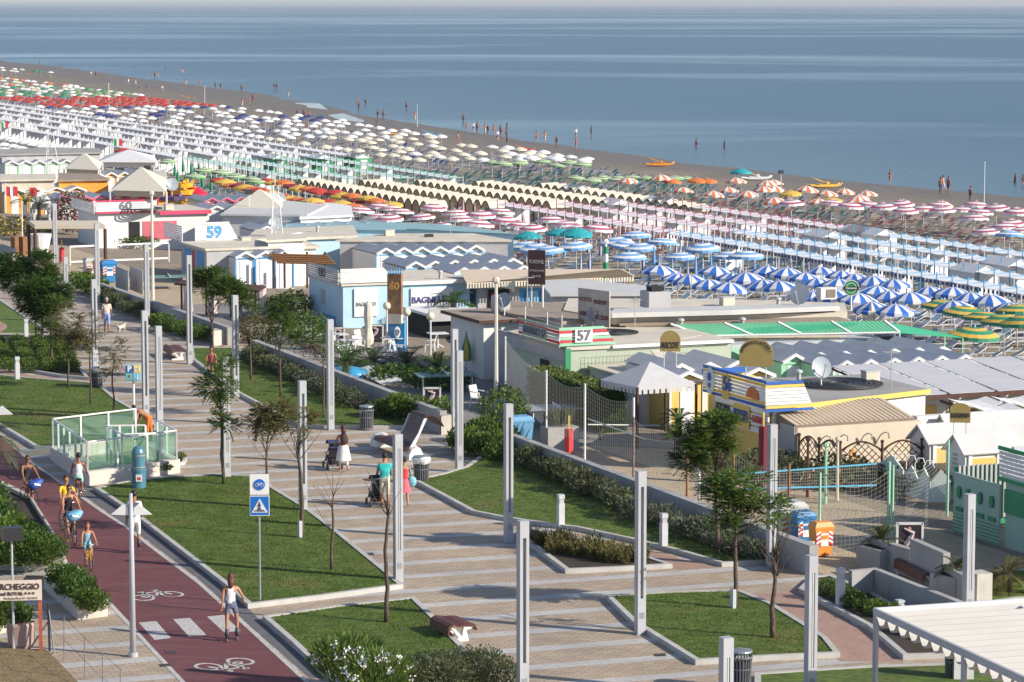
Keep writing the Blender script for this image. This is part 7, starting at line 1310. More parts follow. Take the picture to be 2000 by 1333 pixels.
# bicycle template and posters
def tyre(c,r,ax,m,par,loc=True):
    mb=MB(); n=20; vs=[];fs=[]
    for k in range(n):
        a=2*math.pi*k/n; d=Vector((0,math.cos(a),math.sin(a)))
        for dx,rr in ((.018,r),(0,r+.018),(-.018,r),(0,r-.02)): vs.append(Vector(c)+d*rr+Vector((dx,0,0)))
    for k in range(n):
        for j in range(4): fs.append((k*4+j,k*4+(j+1)%4,((k+1)%n)*4+(j+1)%4,((k+1)%n)*4+j))
    mb.add(vs,fs); return _loc(mb,'tyre',m,par)
def bicycle(label,fm,loc,rz,sc=1.,r=.33,basket=None,child=False,group='bicycles on the path'):
    t=thing('bicycle',label,'bicycle',loc,group); t.rotation_euler=(0,0,rz); t.scale=(sc,)*3; w=.52; TY=M('tyre_black',(.02,.02,.02),.7); CH=M('chrome',(.5,.5,.52),.25,.05,1,.8)
    for y in (-w,w):
        wh=D.objects.new('wheel',None); COL.objects.link(wh); wh.parent=t; tyre((0,y,r),r,None,TY,wh); m=MB(); [m.tube([Vector((0,y,r)),Vector((0,y+r*math.cos(k*.524),r+r*math.sin(k*.524)))],.004,3,False) for k in range(12)]; m.lathe((0,0,0),[(.001,0)],3,False); _loc(m,'spokes',CH,wh)
    m=MB(); bb=Vector((0,-.05,.3)); hd=Vector((0,.36,.8)); st_=Vector((0,-.2,.85)); rx=Vector((0,-w,r)); fx=Vector((0,w,r))
    for a,b in ((bb,hd),(bb,st_),(st_-Vector((0,-.02,.15)),rx),(bb,rx),(hd,fx),(Vector((0,-.15,.62)),hd-Vector((0,0,.1)))): m.tube([a,b],.02,6)
    _loc(m,'frame',fm,t); m=MB(); m.tube([hd,hd+Vector((0,-.03,.22))],.015,5); m.tube([Vector((-.28,.22,1.04)),Vector((-.12,.34,1.03)),Vector((.12,.34,1.03)),Vector((.28,.22,1.04))],.015,5); _loc(m,'handlebar',CH,t)
    m=MB(); m.sph((0,-.24,.9),.12,8,6,(.9,1.2,.35)); _loc(m,'saddle',DKI,t); m=MB(); m.tube([(-.1,-.05,.16),(.1,-.05,.44)],.015,4); m.box((-.16,-.05,.15),(.1,.07,.02)); m.box((.16,-.05,.45),(.1,.07,.02)); _loc(m,'pedals',CH,t); return t
bicycle('dark bicycle leaning at the white wall of number 57',TK,at(1012,762,0),ANG+math.pi*.95,1.); 
for i,(x,y,l,mm) in enumerate([(606,702,'reddish bicycle parked behind the wall by the planter box',TR),(622,706,'second parked bicycle behind the wall by the lamp post',TK)]): bicycle(l,mm,at(x,y,0),1.2+i,1.,group='bicycles parked behind the wall')
def poster(x,yb,x0,x1,yt,label,grp='framed dance posters',z=0):
    b=at(x,yb,z); w=(x1-x0)/F*b.y; h=zat(b,yt)-z; t=thing('poster_board',label,'poster',b,grp); m=MB(); m.box(b+Vector((0,0,h/2)),(w-.1,.05,h-.15)); m.build('poster',M('poster_dark',(.03,.02,.03),.5,.3,3),t)
    m=MB(); [m.box(b+Vector((e*w/2,0,h/2)),(.07,.09,h)) for e in (-1,1)]; m.box(b+Vector((0,0,h-.03)),(w,.09,.07)); m.build('frame',WHT,t)
    m=MB(); m.tube([b+Vector((-.12,-.035,h*.45)),b+Vector((.02,-.035,h*.62)),b+Vector((.10,-.035,h*.75)),b+Vector((-.18,-.035,h*.86))],[.09,.1,.07,.03],6); m.build('dancing_figure',M('poster_pale',(.5,.4,.42),.6,.2,4),t); m=MB(); m.sph(b+Vector((-.02,-.035,h*.85)),.06,8,6,(1,.3,1)); m.build('figure_head',SK,t)
    text('BEACH PARTY' if False else '~~~~~~~',.1,b+Vector((0,-.035,h*.25)),(1,0,0),(0,0,1),M('poster_gold',(.35,.25,.06),.6),t)
poster(1776,1100,1751,1801,1021,'tall framed dance poster by the concrete bench wall'); poster(844,803,829,861,757,'framed poster with pale figure beside the patio court'); poster(734,672,720,748,635,'dark poster with white figure behind the folded parasol'); poster(664,670,653,670,640,'small dark poster board by the bar tables')

# rooftop clutter: vents, aerials, cables
random.seed(21)
for i,(x,y,z) in enumerate([(1330,642,2.56),(1240,646,2.56),(1420,598,3.0),(1520,600,3.0),(1350,594,3.0),(1700,745,2.5),(1560,745,2.5),(1740,760,2.5),(690,545,2.35),(860,545,2.35),(560,476,2.05),(480,476,2.05),(620,455,2.2),(880,462,2.2),(760,462,2.2),(1180,600,2.95),(1030,600,2.95),(330,410,2.5),(1450,640,2.56),(600,418,2.5)]):
    p=at(x,y,z-.05); k=i%3
    if k==0: t=thing('roof_vent','small grey mushroom vent on a flat roof','vent',p,'roof vents'); m=MB(); m.tube([p,p+Z3*.35],.09,8); m.build('pipe',WGY,t); m=MB(); m.lathe(p+Z3*.35,[(.16,0),(.14,.08),(.02,.12)],10); m.build('cap',RG,t)
    elif k==1: t=thing('tv_aerial','thin television aerial on a flat roof','aerial',p,'television aerials'); m=MB(); m.tube([p,p+Z3*1.5],.02,5); m.build('mast',WGY,t); m=MB(); m.tube([p+Z3*1.4-A3*.4,p+Z3*1.4+A3*.4],.012,4); [m.tube([p+Z3*1.4+A3*(j*.13-.35)-B3*.22,p+Z3*1.4+A3*(j*.13-.35)+B3*.22],.008,3) for j in range(6)]; m.build('elements',WGY,t,kind='stuff')
    else: t=thing('roof_box','low cream service box on a flat roof','box',p,'roof service boxes'); m=MB(); m.box(p+Z3*.2,(.6,.45,.4),ANG); m.build('box',RC,t); m=MB(); m.box(p+Z3*.42,(.66,.5,.04),ANG); m.build('lid',RG,t)
# ---------------- promenade: stair enclosure, signs, figures ----------------
def glassm():
    m=D.materials.new('green_glass'); m.use_nodes=True; t=m.node_tree; t.nodes.remove(t.nodes['Principled BSDF']); a=t.nodes.new('ShaderNodeBsdfTransparent'); a.inputs[0].default_value=(.84,.94,.90,1); g=t.nodes.new('ShaderNodeBsdfGlossy'); g.inputs['Roughness'].default_value=.05; g.inputs['Color'].default_value=(.7,.9,.85,1); dd=t.nodes.new('ShaderNodeBsdfDiffuse'); dd.inputs[0].default_value=(.30,.50,.42,1)
    x=t.nodes.new('ShaderNodeMixShader'); x.inputs[0].default_value=.10; y=t.nodes.new('ShaderNodeMixShader'); y.inputs[0].default_value=.12; o=t.nodes['Material Output']; t.links.new(a.outputs[0],x.inputs[1]); t.links.new(dd.outputs[0],x.inputs[2]); t.links.new(x.outputs[0],y.inputs[1]); t.links.new(g.outputs[0],y.inputs[2]); t.links.new(y.outputs[0],o.inputs[0]); return m
GLS=glassm(); STN=M('pale_stone',(.55,.50,.45),.7,.08,2,dirt=.15)
f0=at(169,950);l0=at(98,898);r0=at(352,924); k0=l0+(r0-f0)*.97
t=thing('stair_enclosure','pale stone stair enclosure with greenish glass railings and white posts','stair enclosure',f0)
def ring(q,h0,h1,w,name,m,par):
    c=sum(q,Vector())/4; inn=[]
    for p in q: d=(c-p); inn.append(p+d*(w/d.length*1.4))
    for i in range(4): j=(i+1)%4; MB().prism([q[i],q[j],inn[j],inn[i]],h0,h1).build(name,m,par)
    return inn
inn=ring([f0,r0,k0,l0],-.02,.5,.35,'plinth',STN,t); MB().face(*[p+Z3*.03 for p in inn]).build('stair_floor',M('stair_floor',(.42,.43,.33),.8),t)
def rail(a,b,z0,h,n,par,gl=True):
    MB().tube([a+Z3*(z0+h),b+Z3*(z0+h)],.035,6).build('handrail',WHT,par); d=(b-a)
    for i in range(n+1): p=lerp(a,b,i/n); MB().box(p+Z3*(z0+h/2),(.07,.07,h),ANG).build('rail_post',WHT,par)
    for i in range(n): p=lerp(a,b,(i+.06)/n);q=lerp(a,b,(i+.94)/n); MB().slab([p+Z3*(z0+.08),q+Z3*(z0+.08),q+Z3*(z0+h-.08),p+Z3*(z0+h-.08)],.012).build('glass_panel',GLS,par)
c=sum([f0,r0,k0,l0],Vector())/4; g=[lerp(p,c,.05) for p in (f0,r0,k0,l0)]
rail(g[0],g[1],.5,1.05,3,t); rail(g[3],g[0],.5,1.05,6,t); rail(g[3],g[2],.5,1.05,3,t); rail(g[1],lerp(g[1],g[2],.45),.5,1.05,2,t)
i0=[at(238,849,1.55),at(312,846,1.55),at(284,831,1.55),at(208,832,1.55)]; i0=[Vector((p.x,p.y,0)) for p in i0]
rail(i0[0],i0[1],.2,1.35,3,t); rail(i0[3],i0[0],.2,1.35,4,t); rail(i0[3],i0[2],.2,1.35,3,t)
MB().slab([i0[0]+Z3*.1,i0[1]+Z3*.1,i0[2]+Z3*1.,i0[3]+Z3*1.],.1).build('stair_ramp',M('ramp_cream',(.55,.50,.30),.7),t); q=[lerp(g[0],g[1],.55),lerp(g[0],g[1],.95),lerp(g[0],g[1],.95)+A3*.9,lerp(g[0],g[1],.55)+A3*.9]
random.seed(3)
place(T_g[1],lerp(q[0],q[2],.4)+Z3*.03,0,(1.4,.6,.6),'low dark plants inside the glass enclosure','plants at the stair enclosure'); o,_i=kerb([at(335,890),at(362,900),at(358,908),at(338,912)],.12,.12,'kerb'); place(T_g[1],at(345,900),1,(.7,.5,.4),'small dark plant in the rounded kerb beside the glass enclosure','plants at the stair enclosure')
# teal bottle-shaped bin
b=at(271,953,.1); t=thing('bottle_bin','teal blue bottle-shaped collection bin with small white notice','collection bin',b); TQ=M('bin_teal',(.07,.19,.26),.4,.06); h=zat(b,872)-.1
m=MB(); m.lathe(b,[(.26,0),(.27,h*.4),(.29,h*.41),(.29,h*.47),(.25,h*.48)],20); m.build('base',TQ,t,smooth=False); m=MB(); m.lathe(b,[(.24,h*.48),(.24,h*.86),(.2,h*.94),(.1,h)],20); m.build('dome',TQ,t); 
for z in (h*.5,h*.78): m=MB(); m.lathe(b,[(.245,z),(.245,z+.03)],20,False); m.build('ring',M('ring_tan',(.4,.33,.22),.5),t)
m=MB(); m.box(b+Vector((.05,-.275,h*.26)),(.22,.03,.24)); m.build('notice',TW,t); m=MB(); m.box(b+Vector((.05,-.292,h*.25)),(.12,.01,.1)); m.build('red_mark',TR,t)
# parking sign
b=at(262,826); h1=zat(b,711);h0=zat(b,743); t=thing('parking_sign','box-shaped parking sign with blue P and yellow square on a white pole','sign',b); m=MB(); m.tube([b,b+Z3*h0],.05,7); m.build('pole',WHT,t); w=30/F*b.y; hh=h1-h0; m=MB(); m.box(b+Z3*(h0+h1)/2+Vector((0,0,0)),(w,.35,hh),.1); m.build('box',M('sign_grey_green',(.36,.48,.48),.5),t)
u=Vector((math.cos(.1),math.sin(.1),0)); nn=Vector((u.y,-u.x,0)); cc=b+Z3*(h0+h1)/2+nn*.19
for dx,dz,mm,nm in ((-.25,.22,TBB,'blue_square'),(.25,.22,TYL,'yellow_square'),(-.25,-.25,M('sq_teal',(.12,.4,.42),.5),'teal_square'),(.25,-.25,TLB,'light_blue_square')): m=MB(); m.box(cc+u*dx*w+Z3*dz*hh,(w*.46,.02,hh*.44),.1); m.build(nm,mm,t)
text('P',hh*.48,cc+u*-.25*w+Z3*.22*hh+nn*.02,u,Z3,WHT,t,bold=.015); text('D3',hh*.3,cc+u*.25*w+Z3*.22*hh+nn*.02,u,Z3,WHT,t,bold=.005); text('8',hh*.22,cc+u*-.25*w+Z3*-.22*hh+nn*.02,u,Z3,TR,t)
m=MB(); q=cc+u*.25*w-Z3*.25*hh+nn*.02; m.box(q+Z3*.03,(.03,.01,hh*.3),.1); m.slab([q+u*-.08-Z3*.04,q-Z3*.13,q+u*.08-Z3*.04,q-Z3*.08][::-1],.01); m.build('arrow',WHT,t)
# cycle and crossing signs
b=at(508,1174,.1); t=thing('traffic_sign','square blue pedestrian crossing sign below a white panel with round blue cycle sign','sign',b); m=MB(); m.tube([b-Z3*.1,b+Z3*(zat(b,930))],.032,8); m.build('pole',M('galvanised',(.4,.42,.43),.4,.05,1,.6),t)
def pz(y): return zat(b,y)
w=38/F*b.y; za,zb_,zc_,zd_=pz(926),pz(966),pz(968),pz(1007); u=Vector((math.cos(.06),math.sin(.06),0)); nn=Vector((u.y,-u.x,0)); mid=Vector(up(b,507,960)); mid.z=0; mid=mid+nn*.05
m=MB(); m.box(mid+Z3*(za+zb_)/2,(w,.03,za-zb_),.06); m.build('upper_panel',TW,t); m=MB(); m.box(mid+Z3*(zc_+zd_)/2,(w*1.02,.03,zc_-zd_),.06); m.build('lower_frame',TW,t); m=MB(); m.box(mid+Z3*(zc_+zd_)/2+nn*.006,(w*.95,.03,(zc_-zd_)*.93),.06); BS=M('sign_blue',(.01,.14,.5),.4,.03); m.build('lower_panel',BS,t)
mc1=mid+Z3*((za+zb_)/2)+nn*.0; disc(t,mc1+nn*.035,u,0,w*.29,.02,0,BS,'blue_disc'); 
def cyc_icon(c,s,m_,par):
    mb=MB(); T=lambda x,z:c+u*x*s+Z3*z*s
    for cx in (-.55,.55): mb.tube([T(cx+.36*math.cos(k*.5236),.36*math.sin(k*.5236)-.1) for k in range(13)],.035*s,4,False)
    for a,b2 in (((-.55,-.1),(-.2,.35)),((-.2,.35),(.35,.35)),((.35,.35),(0,-.1)),((0,-.1),(-.55,-.1)),((-.2,.35),(0,-.1)),((.35,.4),(.55,-.1)),((.3,.5),(.5,.5)),((-.3,.45),(-.1,.45))): mb.tube([T(*a),T(*b2)],.035*s,4)
    mb.build('bicycle_symbol',m_,par)
cyc_icon(mc1+nn*.05,w*.24,WHT,t); m2=mid+Z3*(zc_+zd_)/2+nn*.03; s=w*.42; m=MB(); m.slab([m2-u*s-Z3*s*.85,m2+u*s-Z3*s*.85,m2+Z3*s*.9],.01); m.build('white_triangle',WHT,t); m=MB(); q=m2+nn*.014
T=lambda x,z:q+u*x*s+Z3*z*s
m.sph(T(0,.42),.09*s,8,6,(1,.3,1)); [m.tube([T(*a),T(*b2)],.05*s,5) for a,b2 in (((0,.32),(0,-.1)),((0,-.1),(-.22,-.55)),((0,-.1),(.2,-.55)),((0,.25),(-.22,-.02)),((0,.25),(.2,.0)))]; m.build('walking_figure',TK,t); m=MB(); [m.slab([T(x-.05,-.72),T(x+.05,-.72),T(x*.8+.04,-.5),T(x*.8-.04,-.5)],.008) for x in (-.62,-.38,-.12,.12,.38,.62)]; m.build('crossing_bars',TK,t)
# street lights with triangular vanes
def vane(x,yb,yt,label,xl=220,xr=301,yl=985,yr=1007):
    b=at(x,yb); h=zat(b,yt); t=thing('street_light',label,'street light',b,'street lights with white triangular vanes'); m=MB(); m.tube([b,b+Z3*h*.6,b+Z3*h],[.085,.07,.05],10); m.build('pole',PM,t,smooth=True); z1=zat(b,yl);z0=zat(b,yr); s=b.y/F
    for e,xx in ((-1,xl),(1,xr)):
        p=b+Vector((e*.06,0,0)); m=MB(); m.slab([p+Z3*z0,p+Vector(((xx-x)*s-e*.06,0,z0+.02)),p+Vector((e*.14,.0,z1)),p+Vector((e*.02,0,z1-.1))][::e],.05); m.build('vane',TW,t)
    m=MB(); m.tube([b,b+Z3*.12],.13,10); m.build('base_plate',PM,t)
vane(260,1283,964,'grey street light with two white triangular vanes by the cycle path'); vane(-4,1010,760,'street light at the left edge showing one white triangular vane',-40,29,793,811)
for x,yb,yt in ((27,1270,1050),): mast(x,yb,yt,'thin grey post behind the parking board with dark box',.04,PM,TK if False else FL,'post','thin_post',False)
# parking board
b=at(79,1275); t=thing('parking_board','cream parking board with brown lettering and rust-red post at the left edge','sign',b); u=Vector((math.cos(.10),math.sin(.10),0)); nn=Vector((u.y,-u.x,0)); s=b.y/F; e=b+Vector((5*s,0,0)); z1=zat(b,1133);z0=zat(b,1172); L=2.6; mid=e-u*L/2; mid.z=0; m=MB(); m.box(mid+Z3*(z0+z1)/2,(L,.05,z1-z0),.10); m.build('panel',M('board_cream',(.68,.58,.50),.6,.06),t); m=MB(); m.box(b+Vector((0,.08,z1/2)),(.09,.09,z1),.1); m.build('post',M('rust_red',(.40,.09,.05),.7,.2,6),t); m=MB(); m.box(b-u*2.2+Vector((0,.08,z1/2)),(.09,.09,z1),.1); m.build('post',MATS['rust_red'],t)
BRL=M('lettering_brown',(.055,.02,.015),.6,.03); hh=z1-z0; R0=e-u*.05+nn*.035
text('PARCHEGGIO',hh*.42,R0+Z3*(z0+hh*.68),u,Z3,BRL,t,align='RIGHT',bold=.002,fit=1.26); text('Hotel ROYAL',hh*.25,R0-u*.42+Z3*(z0+hh*.34),u,Z3,BRL,t,align='RIGHT',bold=.0); [text('*',hh*.3,R0-u*(.13+.1*i)+Z3*(z0+hh*.30),u,Z3,BRL,t,align='RIGHT') for i in range(3)]; text('Via Regina Elena 11 - Tel. 0541',hh*.13,R0-u*.05+Z3*(z0+hh*.12),u,Z3,M('lettering_faded',(.4,.33,.28),.6),t,align='RIGHT')
# big terracotta pot
b=at(42,1265); t=thing('round_planter','big rounded pinkish concrete pot with leafy plant at the left edge','planter',b); m=MB(); m.lathe(b,[(.30,0),(.36,.12),(.38,.45),(.40,.62),(.37,.70),(.30,.68)],8); m.build('pot',M('pot_pink',(.36,.25,.22),.7,.08,2,dirt=.2),t); m=MB(); [leaf(m,b+Z3*.7+Vector((rnd(-.3,.3),rnd(-.3,.3),rnd(0,.35))),(rv()+Z3*.6).normalized(),.035,.13,rv()) for _ in range(420)]; m.build('plant',LD,t)
t=thing('wire_fence','leaning black posts and thin wire fence around the dry verge','fence',at(100,1275)); 
for i,(x,yb,yt) in enumerate([(97,1272,1178),(125,1292,1205),(165,1328,1242),(200,1352,1275),(235,1375,1305)]): b=at(x,yb); m=MB(); m.tube([b,up(b,x-(3 if i==0 else 0),yt)],.035 if i==0 else .014,5); m.build('post',TK if i==0 else TGY,t)
m=MB(); q=[up(at(x,yb),x,yt) for x,yb,yt in [(97,1272,1185),(125,1292,1207),(165,1328,1245),(200,1352,1278),(235,1375,1308)]]; [m.tube([a,b2],.006,3) for a,b2 in zip(q,q[1:])]; [m.tube([a-Z3*.6,b2-Z3*.6],.006,3) for a,b2 in zip(q,q[1:])]; b=at(55,1272); m.tube([b,up(at(97,1272),96,1212)],.02,4); m.tube([at(106,1277),up(at(97,1272),95,1190)],.02,4); m.build('wire',TGY,t)
# pergola with white sun blind, bottom right
t=thing('awning_pergola','white ribbed sun-blind pergola with grey frame at the bottom right','pergola',at(1710,1350,0)); zt=2.75; a=at(1711,1200,zt);b=at(2003,1180,zt); c1=at(2003,1336,zt); d=(c1-a)
a=at(1711,1201,zt); far_=at(2030,1180,zt); near_=at(2080,1372,zt); off=far_-a; n=16; CW=M('blind_white',(.47,.46,.44),.7,.04,1)
for i in range(n):
    p0=lerp(a,near_,i/n);p1=lerp(a,near_,(i+1)/n); m=MB()
    for k in range(5):
        x0=k/5;x1=(k+1)/5; g=lambda x:-.3*math.sin(math.pi*x); m.slab([lerp(p0,p1,x0)+Z3*(g(x0)+.05),lerp(p0,p1,x1)+Z3*(g(x1)+.05),lerp(p0,p1,x1)+off+Z3*(g(x1)+.05),lerp(p0,p1,x0)+off+Z3*(g(x0)+.05)],.015)
    m.build('blind_fold',CW,t,smooth=False)
for i in range(0,17,1):
    if i in (0,8,16): q=lerp(a,near_,i/n); m=MB(); m.tube([q,Vector((q.x,q.y,0))],.07,4); m.build('post',PM,t)
m=MB(); m.slab([a+Z3*.0-off.normalized()*.08,near_-off.normalized()*.08,near_+Z3*.17-off.normalized()*.08,a+Z3*.17-off.normalized()*.08],.08); m.build('side_beam',PM,t); m=MB(); m.slab([a+A3*.1-Z3*.02,a+off+A3*.1-Z3*.02,a+off+A3*.1+Z3*.15,a+A3*.1+Z3*.15][::-1],.08); m.build('rear_beam',WHT,t); m=MB(); q=lerp(a,near_,.05)+off*.93+Z3*.2; m.slab([q,q+A3*-1.2+B3*.8,q+A3*-1.2+B3*1.0+Z3*.1,q+B3*.25+Z3*.1],.06); m.build('bracket',PM,t)
m=MB(); m.box(at(1880,1332,0)+Z3*.5,(.5,.4,1.)); m.build('base_cabinet',WHT,t)
t=thing('towel','pink towel hanging under the pergola edge','towel',at(1978,1345,1.8)); q=at(1978,1330,1.9); m=MB(); [m.slab([q+Vector((i*.1,0,-.7)),q+Vector((i*.1+.1,.03*(i%2),-.7)),q+Vector((i*.1+.1,.03*(i%2),0)),q+Vector((i*.1,0,0))],.03) for i in range(3)]; m.build('cloth',M('towel_pink',(.75,.04,.22),.8),t)
# concrete seat walls, planter boxes and sunken wall (right)
def wallseg(L,h,th,label,name='concrete_wall',cat='wall',m=None,z0=0.):
    q=px(*L); t=thing(name,label,cat,q[0])
    for a,b in zip(q,q[1:]): d=(b-a).normalized(); nn=Vector((-d.y,d.x,0))*th/2; MB().prism([a-nn,b-nn,b+nn,a+nn],z0-.02,h).build('wall_section',m or WC,t)
    return t
wallseg([(1694,1100),(1782,1128)],.85,.22,'low concrete wall behind the palm planter box'); wallseg([(1783,1130),(1848,1160)],1.2,.22,'taller concrete wall behind the slatted bench'); wallseg([(1850,1161),(1896,1186)],.85,.22,'low concrete wall end behind the slatted lamp post')
wallseg([(1660,1168),(1712,1163)],.8,.2,'short pale concrete wall facing the planted strip'); wallseg([(1713,1165),(1895,1240)],.8,.2,'sloping concrete wall of the sunken passage, right of the planted strip')
flat(px((1660,1172),(1712,1168),(1890,1242),(1800,1250),(1760,1200)),.006,'sunken_floor',M('floor_dark',(.14,.16,.18),.8))
def pbox(x,y,label,sz=1.1,h=.65): b=at(x,y); t=thing('planter_box',label,'planter',b,'square concrete planter boxes'); m=MB(); m.box(b+Z3*h/2,(sz,sz,h),ANG+.2); m.build('box',WC,t); m=MB(); m.box(b+Z3*(h+.004),(sz*.8,sz*.8,.01),ANG+.2); m.build('soil',SOIL,t); palm(b+Z3*h,.12,13,.75,'spiky palm in the '+label,LGS,(.2,1.3),.07)
pbox(1722,1108,'square concrete box left of the poster board'); pbox(1868,1164,'square concrete box beside the slatted lamp post')
t=thing('concrete_block','pale concrete block right of the slatted lamp post','block',at(1912,1180)); b=at(1912,1178); m=MB(); m.box(b+Z3*.45,(.5,.6,.9),ANG); m.build('block',PLC,t)
t=thing('wall_end_block','pale end face block of the long retaining wall','wall',at(1560,1103)); q=px((1532,1104),(1586,1103),(1591,1096),(1540,1096)); MB().prism(q,0,.62).build('block',PLC,t)
for L in ([(414,677),(452,672),(452,668),(420,670)],[(862,850),(882,848),(882,844),(866,845)]): t=thing('wall_end_block','pale end block of the '+('far wall by the curved bench' if L[0][0]<500 else 'patio wall by the tall lamp posts'),'wall',at(*L[0])); MB().prism(px(*L),0,.75).build('block',PLC,t)
# manholes
for x,y in [(718,1083),(617,1300),(1288,1280),(322,1300),(332,1275),(556,983)]: flat(px((x-12,y-2),(x+10,y-3),(x+14,y+2),(x-8,y+3)),.009,'drain_cover',M('drain_iron',(.05,.045,.045),.7))
def face_dir(x0,y0,x1,y1): d=at(x1,y1)-at(x0,y0); return math.atan2(-d.x,d.y)
def shift(J,dy,dz=0,dx=0):
    for q in J: J[q]=J[q]+Vector((dx,dy,dz))
    return J
random.seed(11)
TSW=mc((.72,.72,.74)); BLK=mc((.02,.02,.022)); KH=mc((.42,.38,.30)); WSK=mc((.72,.71,.70))
down=face_dir(100,960,300,1200)
def rider(x,y,label,blabel,fm,top,bot,rz,h=1.68,sc=1.,bsc=1.,bag=None,hk='short',glasses=False,hm=None,ct='tank',cb='short',fem=True,skin=None,flip=1,shoe=None):
    p=at(x,y,.004); bk=bicycle(blabel,fm,p,rz,bsc); a=(62,72) if flip>0 else (38,28); b=(36,26) if flip>0 else (64,74)
    J,k=joints(h,a,b,(48,14,12),(48,14,12),10,pz=.98*bsc+.02*0); shift(J,-.24*bsc); person(label,J,k,top,bot,shoe or TK,skin,ct,cb,hm,hk,1.,fem,p,rz,True,glasses,'people on the cycle path')
    if bag:
        hd=Vector((0,.36,.8)); t=thing('bag',bag[1],'bag',p); m=MB(); m.sph((0,.58*bsc,.93*bsc),.24,12,8,(1.05,.7,.75)); m.v=[(v[0]*(1+.25*(v[2]>.93)),v[1],min(v[2],1.06)+.04*math.sin(v[0]*9+v[1]*5)) for v in m.v]; o=_loc(m,'bag_body',bag[0],t); m=MB(); m.slab([(-.12,.752*bsc,.88),(.1,.752*bsc,.92),(.12,.752*bsc,.99),(-.1,.752*bsc,.95)][::-1],.015); _loc(m,'bag_pattern',TW,t,False); t.rotation_euler=(0,0,rz)
    return bk
rider(58,994,'woman in black tank top cycling toward the viewer at the left','black bicycle ridden by the woman in the black tank top',TK,BLK,BLK,down+.25,bag=(M('bag_blue',(.03,.08,.35),.6),'blue and white beach bag on the leftmost handlebar'),hk='bun',glasses=True,skin=SKD,flip=-1)
rider(155,984,'woman in white top and mint shorts cycling away','dark red bicycle ridden away by the woman in white',M('frame_darkred',(.16,.02,.05),.4),TSW,mc((.45,.68,.6)),down+math.pi-.15,1.6,hk='bun',hm=HK,skin=SKD)
rider(133,1040,'man in yellow shirt cycling behind the woman in sunglasses','bicycle behind the one with the light blue bag',TK,mc((.75,.5,.03)),mc((.5,.05,.03)),down+.2,1.75,ct='tee',fem=False,flip=-1)
rider(138,1058,'woman in black top and sunglasses cycling with a light blue bag','black bicycle carrying the light blue bag',TK,BLK,BLK,down+.1,1.68,bag=(M('bag_lightblue',(.16,.4,.62),.6),'light blue patterned bag on the front handlebar'),hk='bun',glasses=True)
rider(173,1110,'girl in blue patterned swimsuit riding a small yellow bike','small yellow bicycle ridden by the girl',M('frame_yellow',(.7,.38,.02),.4),mc((.25,.45,.62)),mc((.2,.6,.6)),down+.05,1.34,1,.74,hk='long',hm=M('hair_auburn',(.2,.07,.03),.6))
def skates(J,k,par,n):
    for s in 'LR':
        a=J['ank'+s]; m=MB(); m.tube([a+Vector((0,-.02,.18*k)),a,a+Vector((0,.14*k,-.05))],[.06,.065,.05],8); [m.lathe((a.x,a.y,a.z),[(.001,0)],3,False)]; _loc(m,'skate_boot',M('skate_boot',(.06,.06,.07),.5),par)
        m=MB(); [m.sph((a.x,a.y-.1+i*.09,a.z-.12),.035,8,5,(.5,1,1)) for i in range(4)]; _loc(m,'skate_wheels',TGY,par)
# skater in white tank, patterned shorts
J,k=joints(1.66,(-6,6,4),(10,14,10),(-8,10,14),(12,28,30),4); shift(J,0,.09); o=person('woman skater in white tank top and dark patterned shorts seen from behind',J,k,TSW,M('shorts_pattern',(.12,.13,.2),.7,.8,30),TW,SK,'tank','short',M('hair_auburn2',(.10,.03,.02),.6),'long',.95,True,at(452,1251,.004),down+math.pi-.15,True,group='people on the cycle path'); skates(J,k,o,0)
J,k=joints(1.8,(-4,8,2),(24,50,4),(-10,8,40),(10,6,60),10); shift(J,0,.09); o=person('man in white shirt and shorts skating away behind the street light pole',J,k,TSW,WSK,TK,SKD,'tee','knee',HK,'short',1.1,False,at(264,1080,.004),down+math.pi-.1,True,group='people on the cycle path'); skates(J,k,o,0); m=MB(); m.box((0,-.14,1.42),(.26,.14,.36)); _loc(m,'backpack',mc((.1,.12,.16)),o,False)
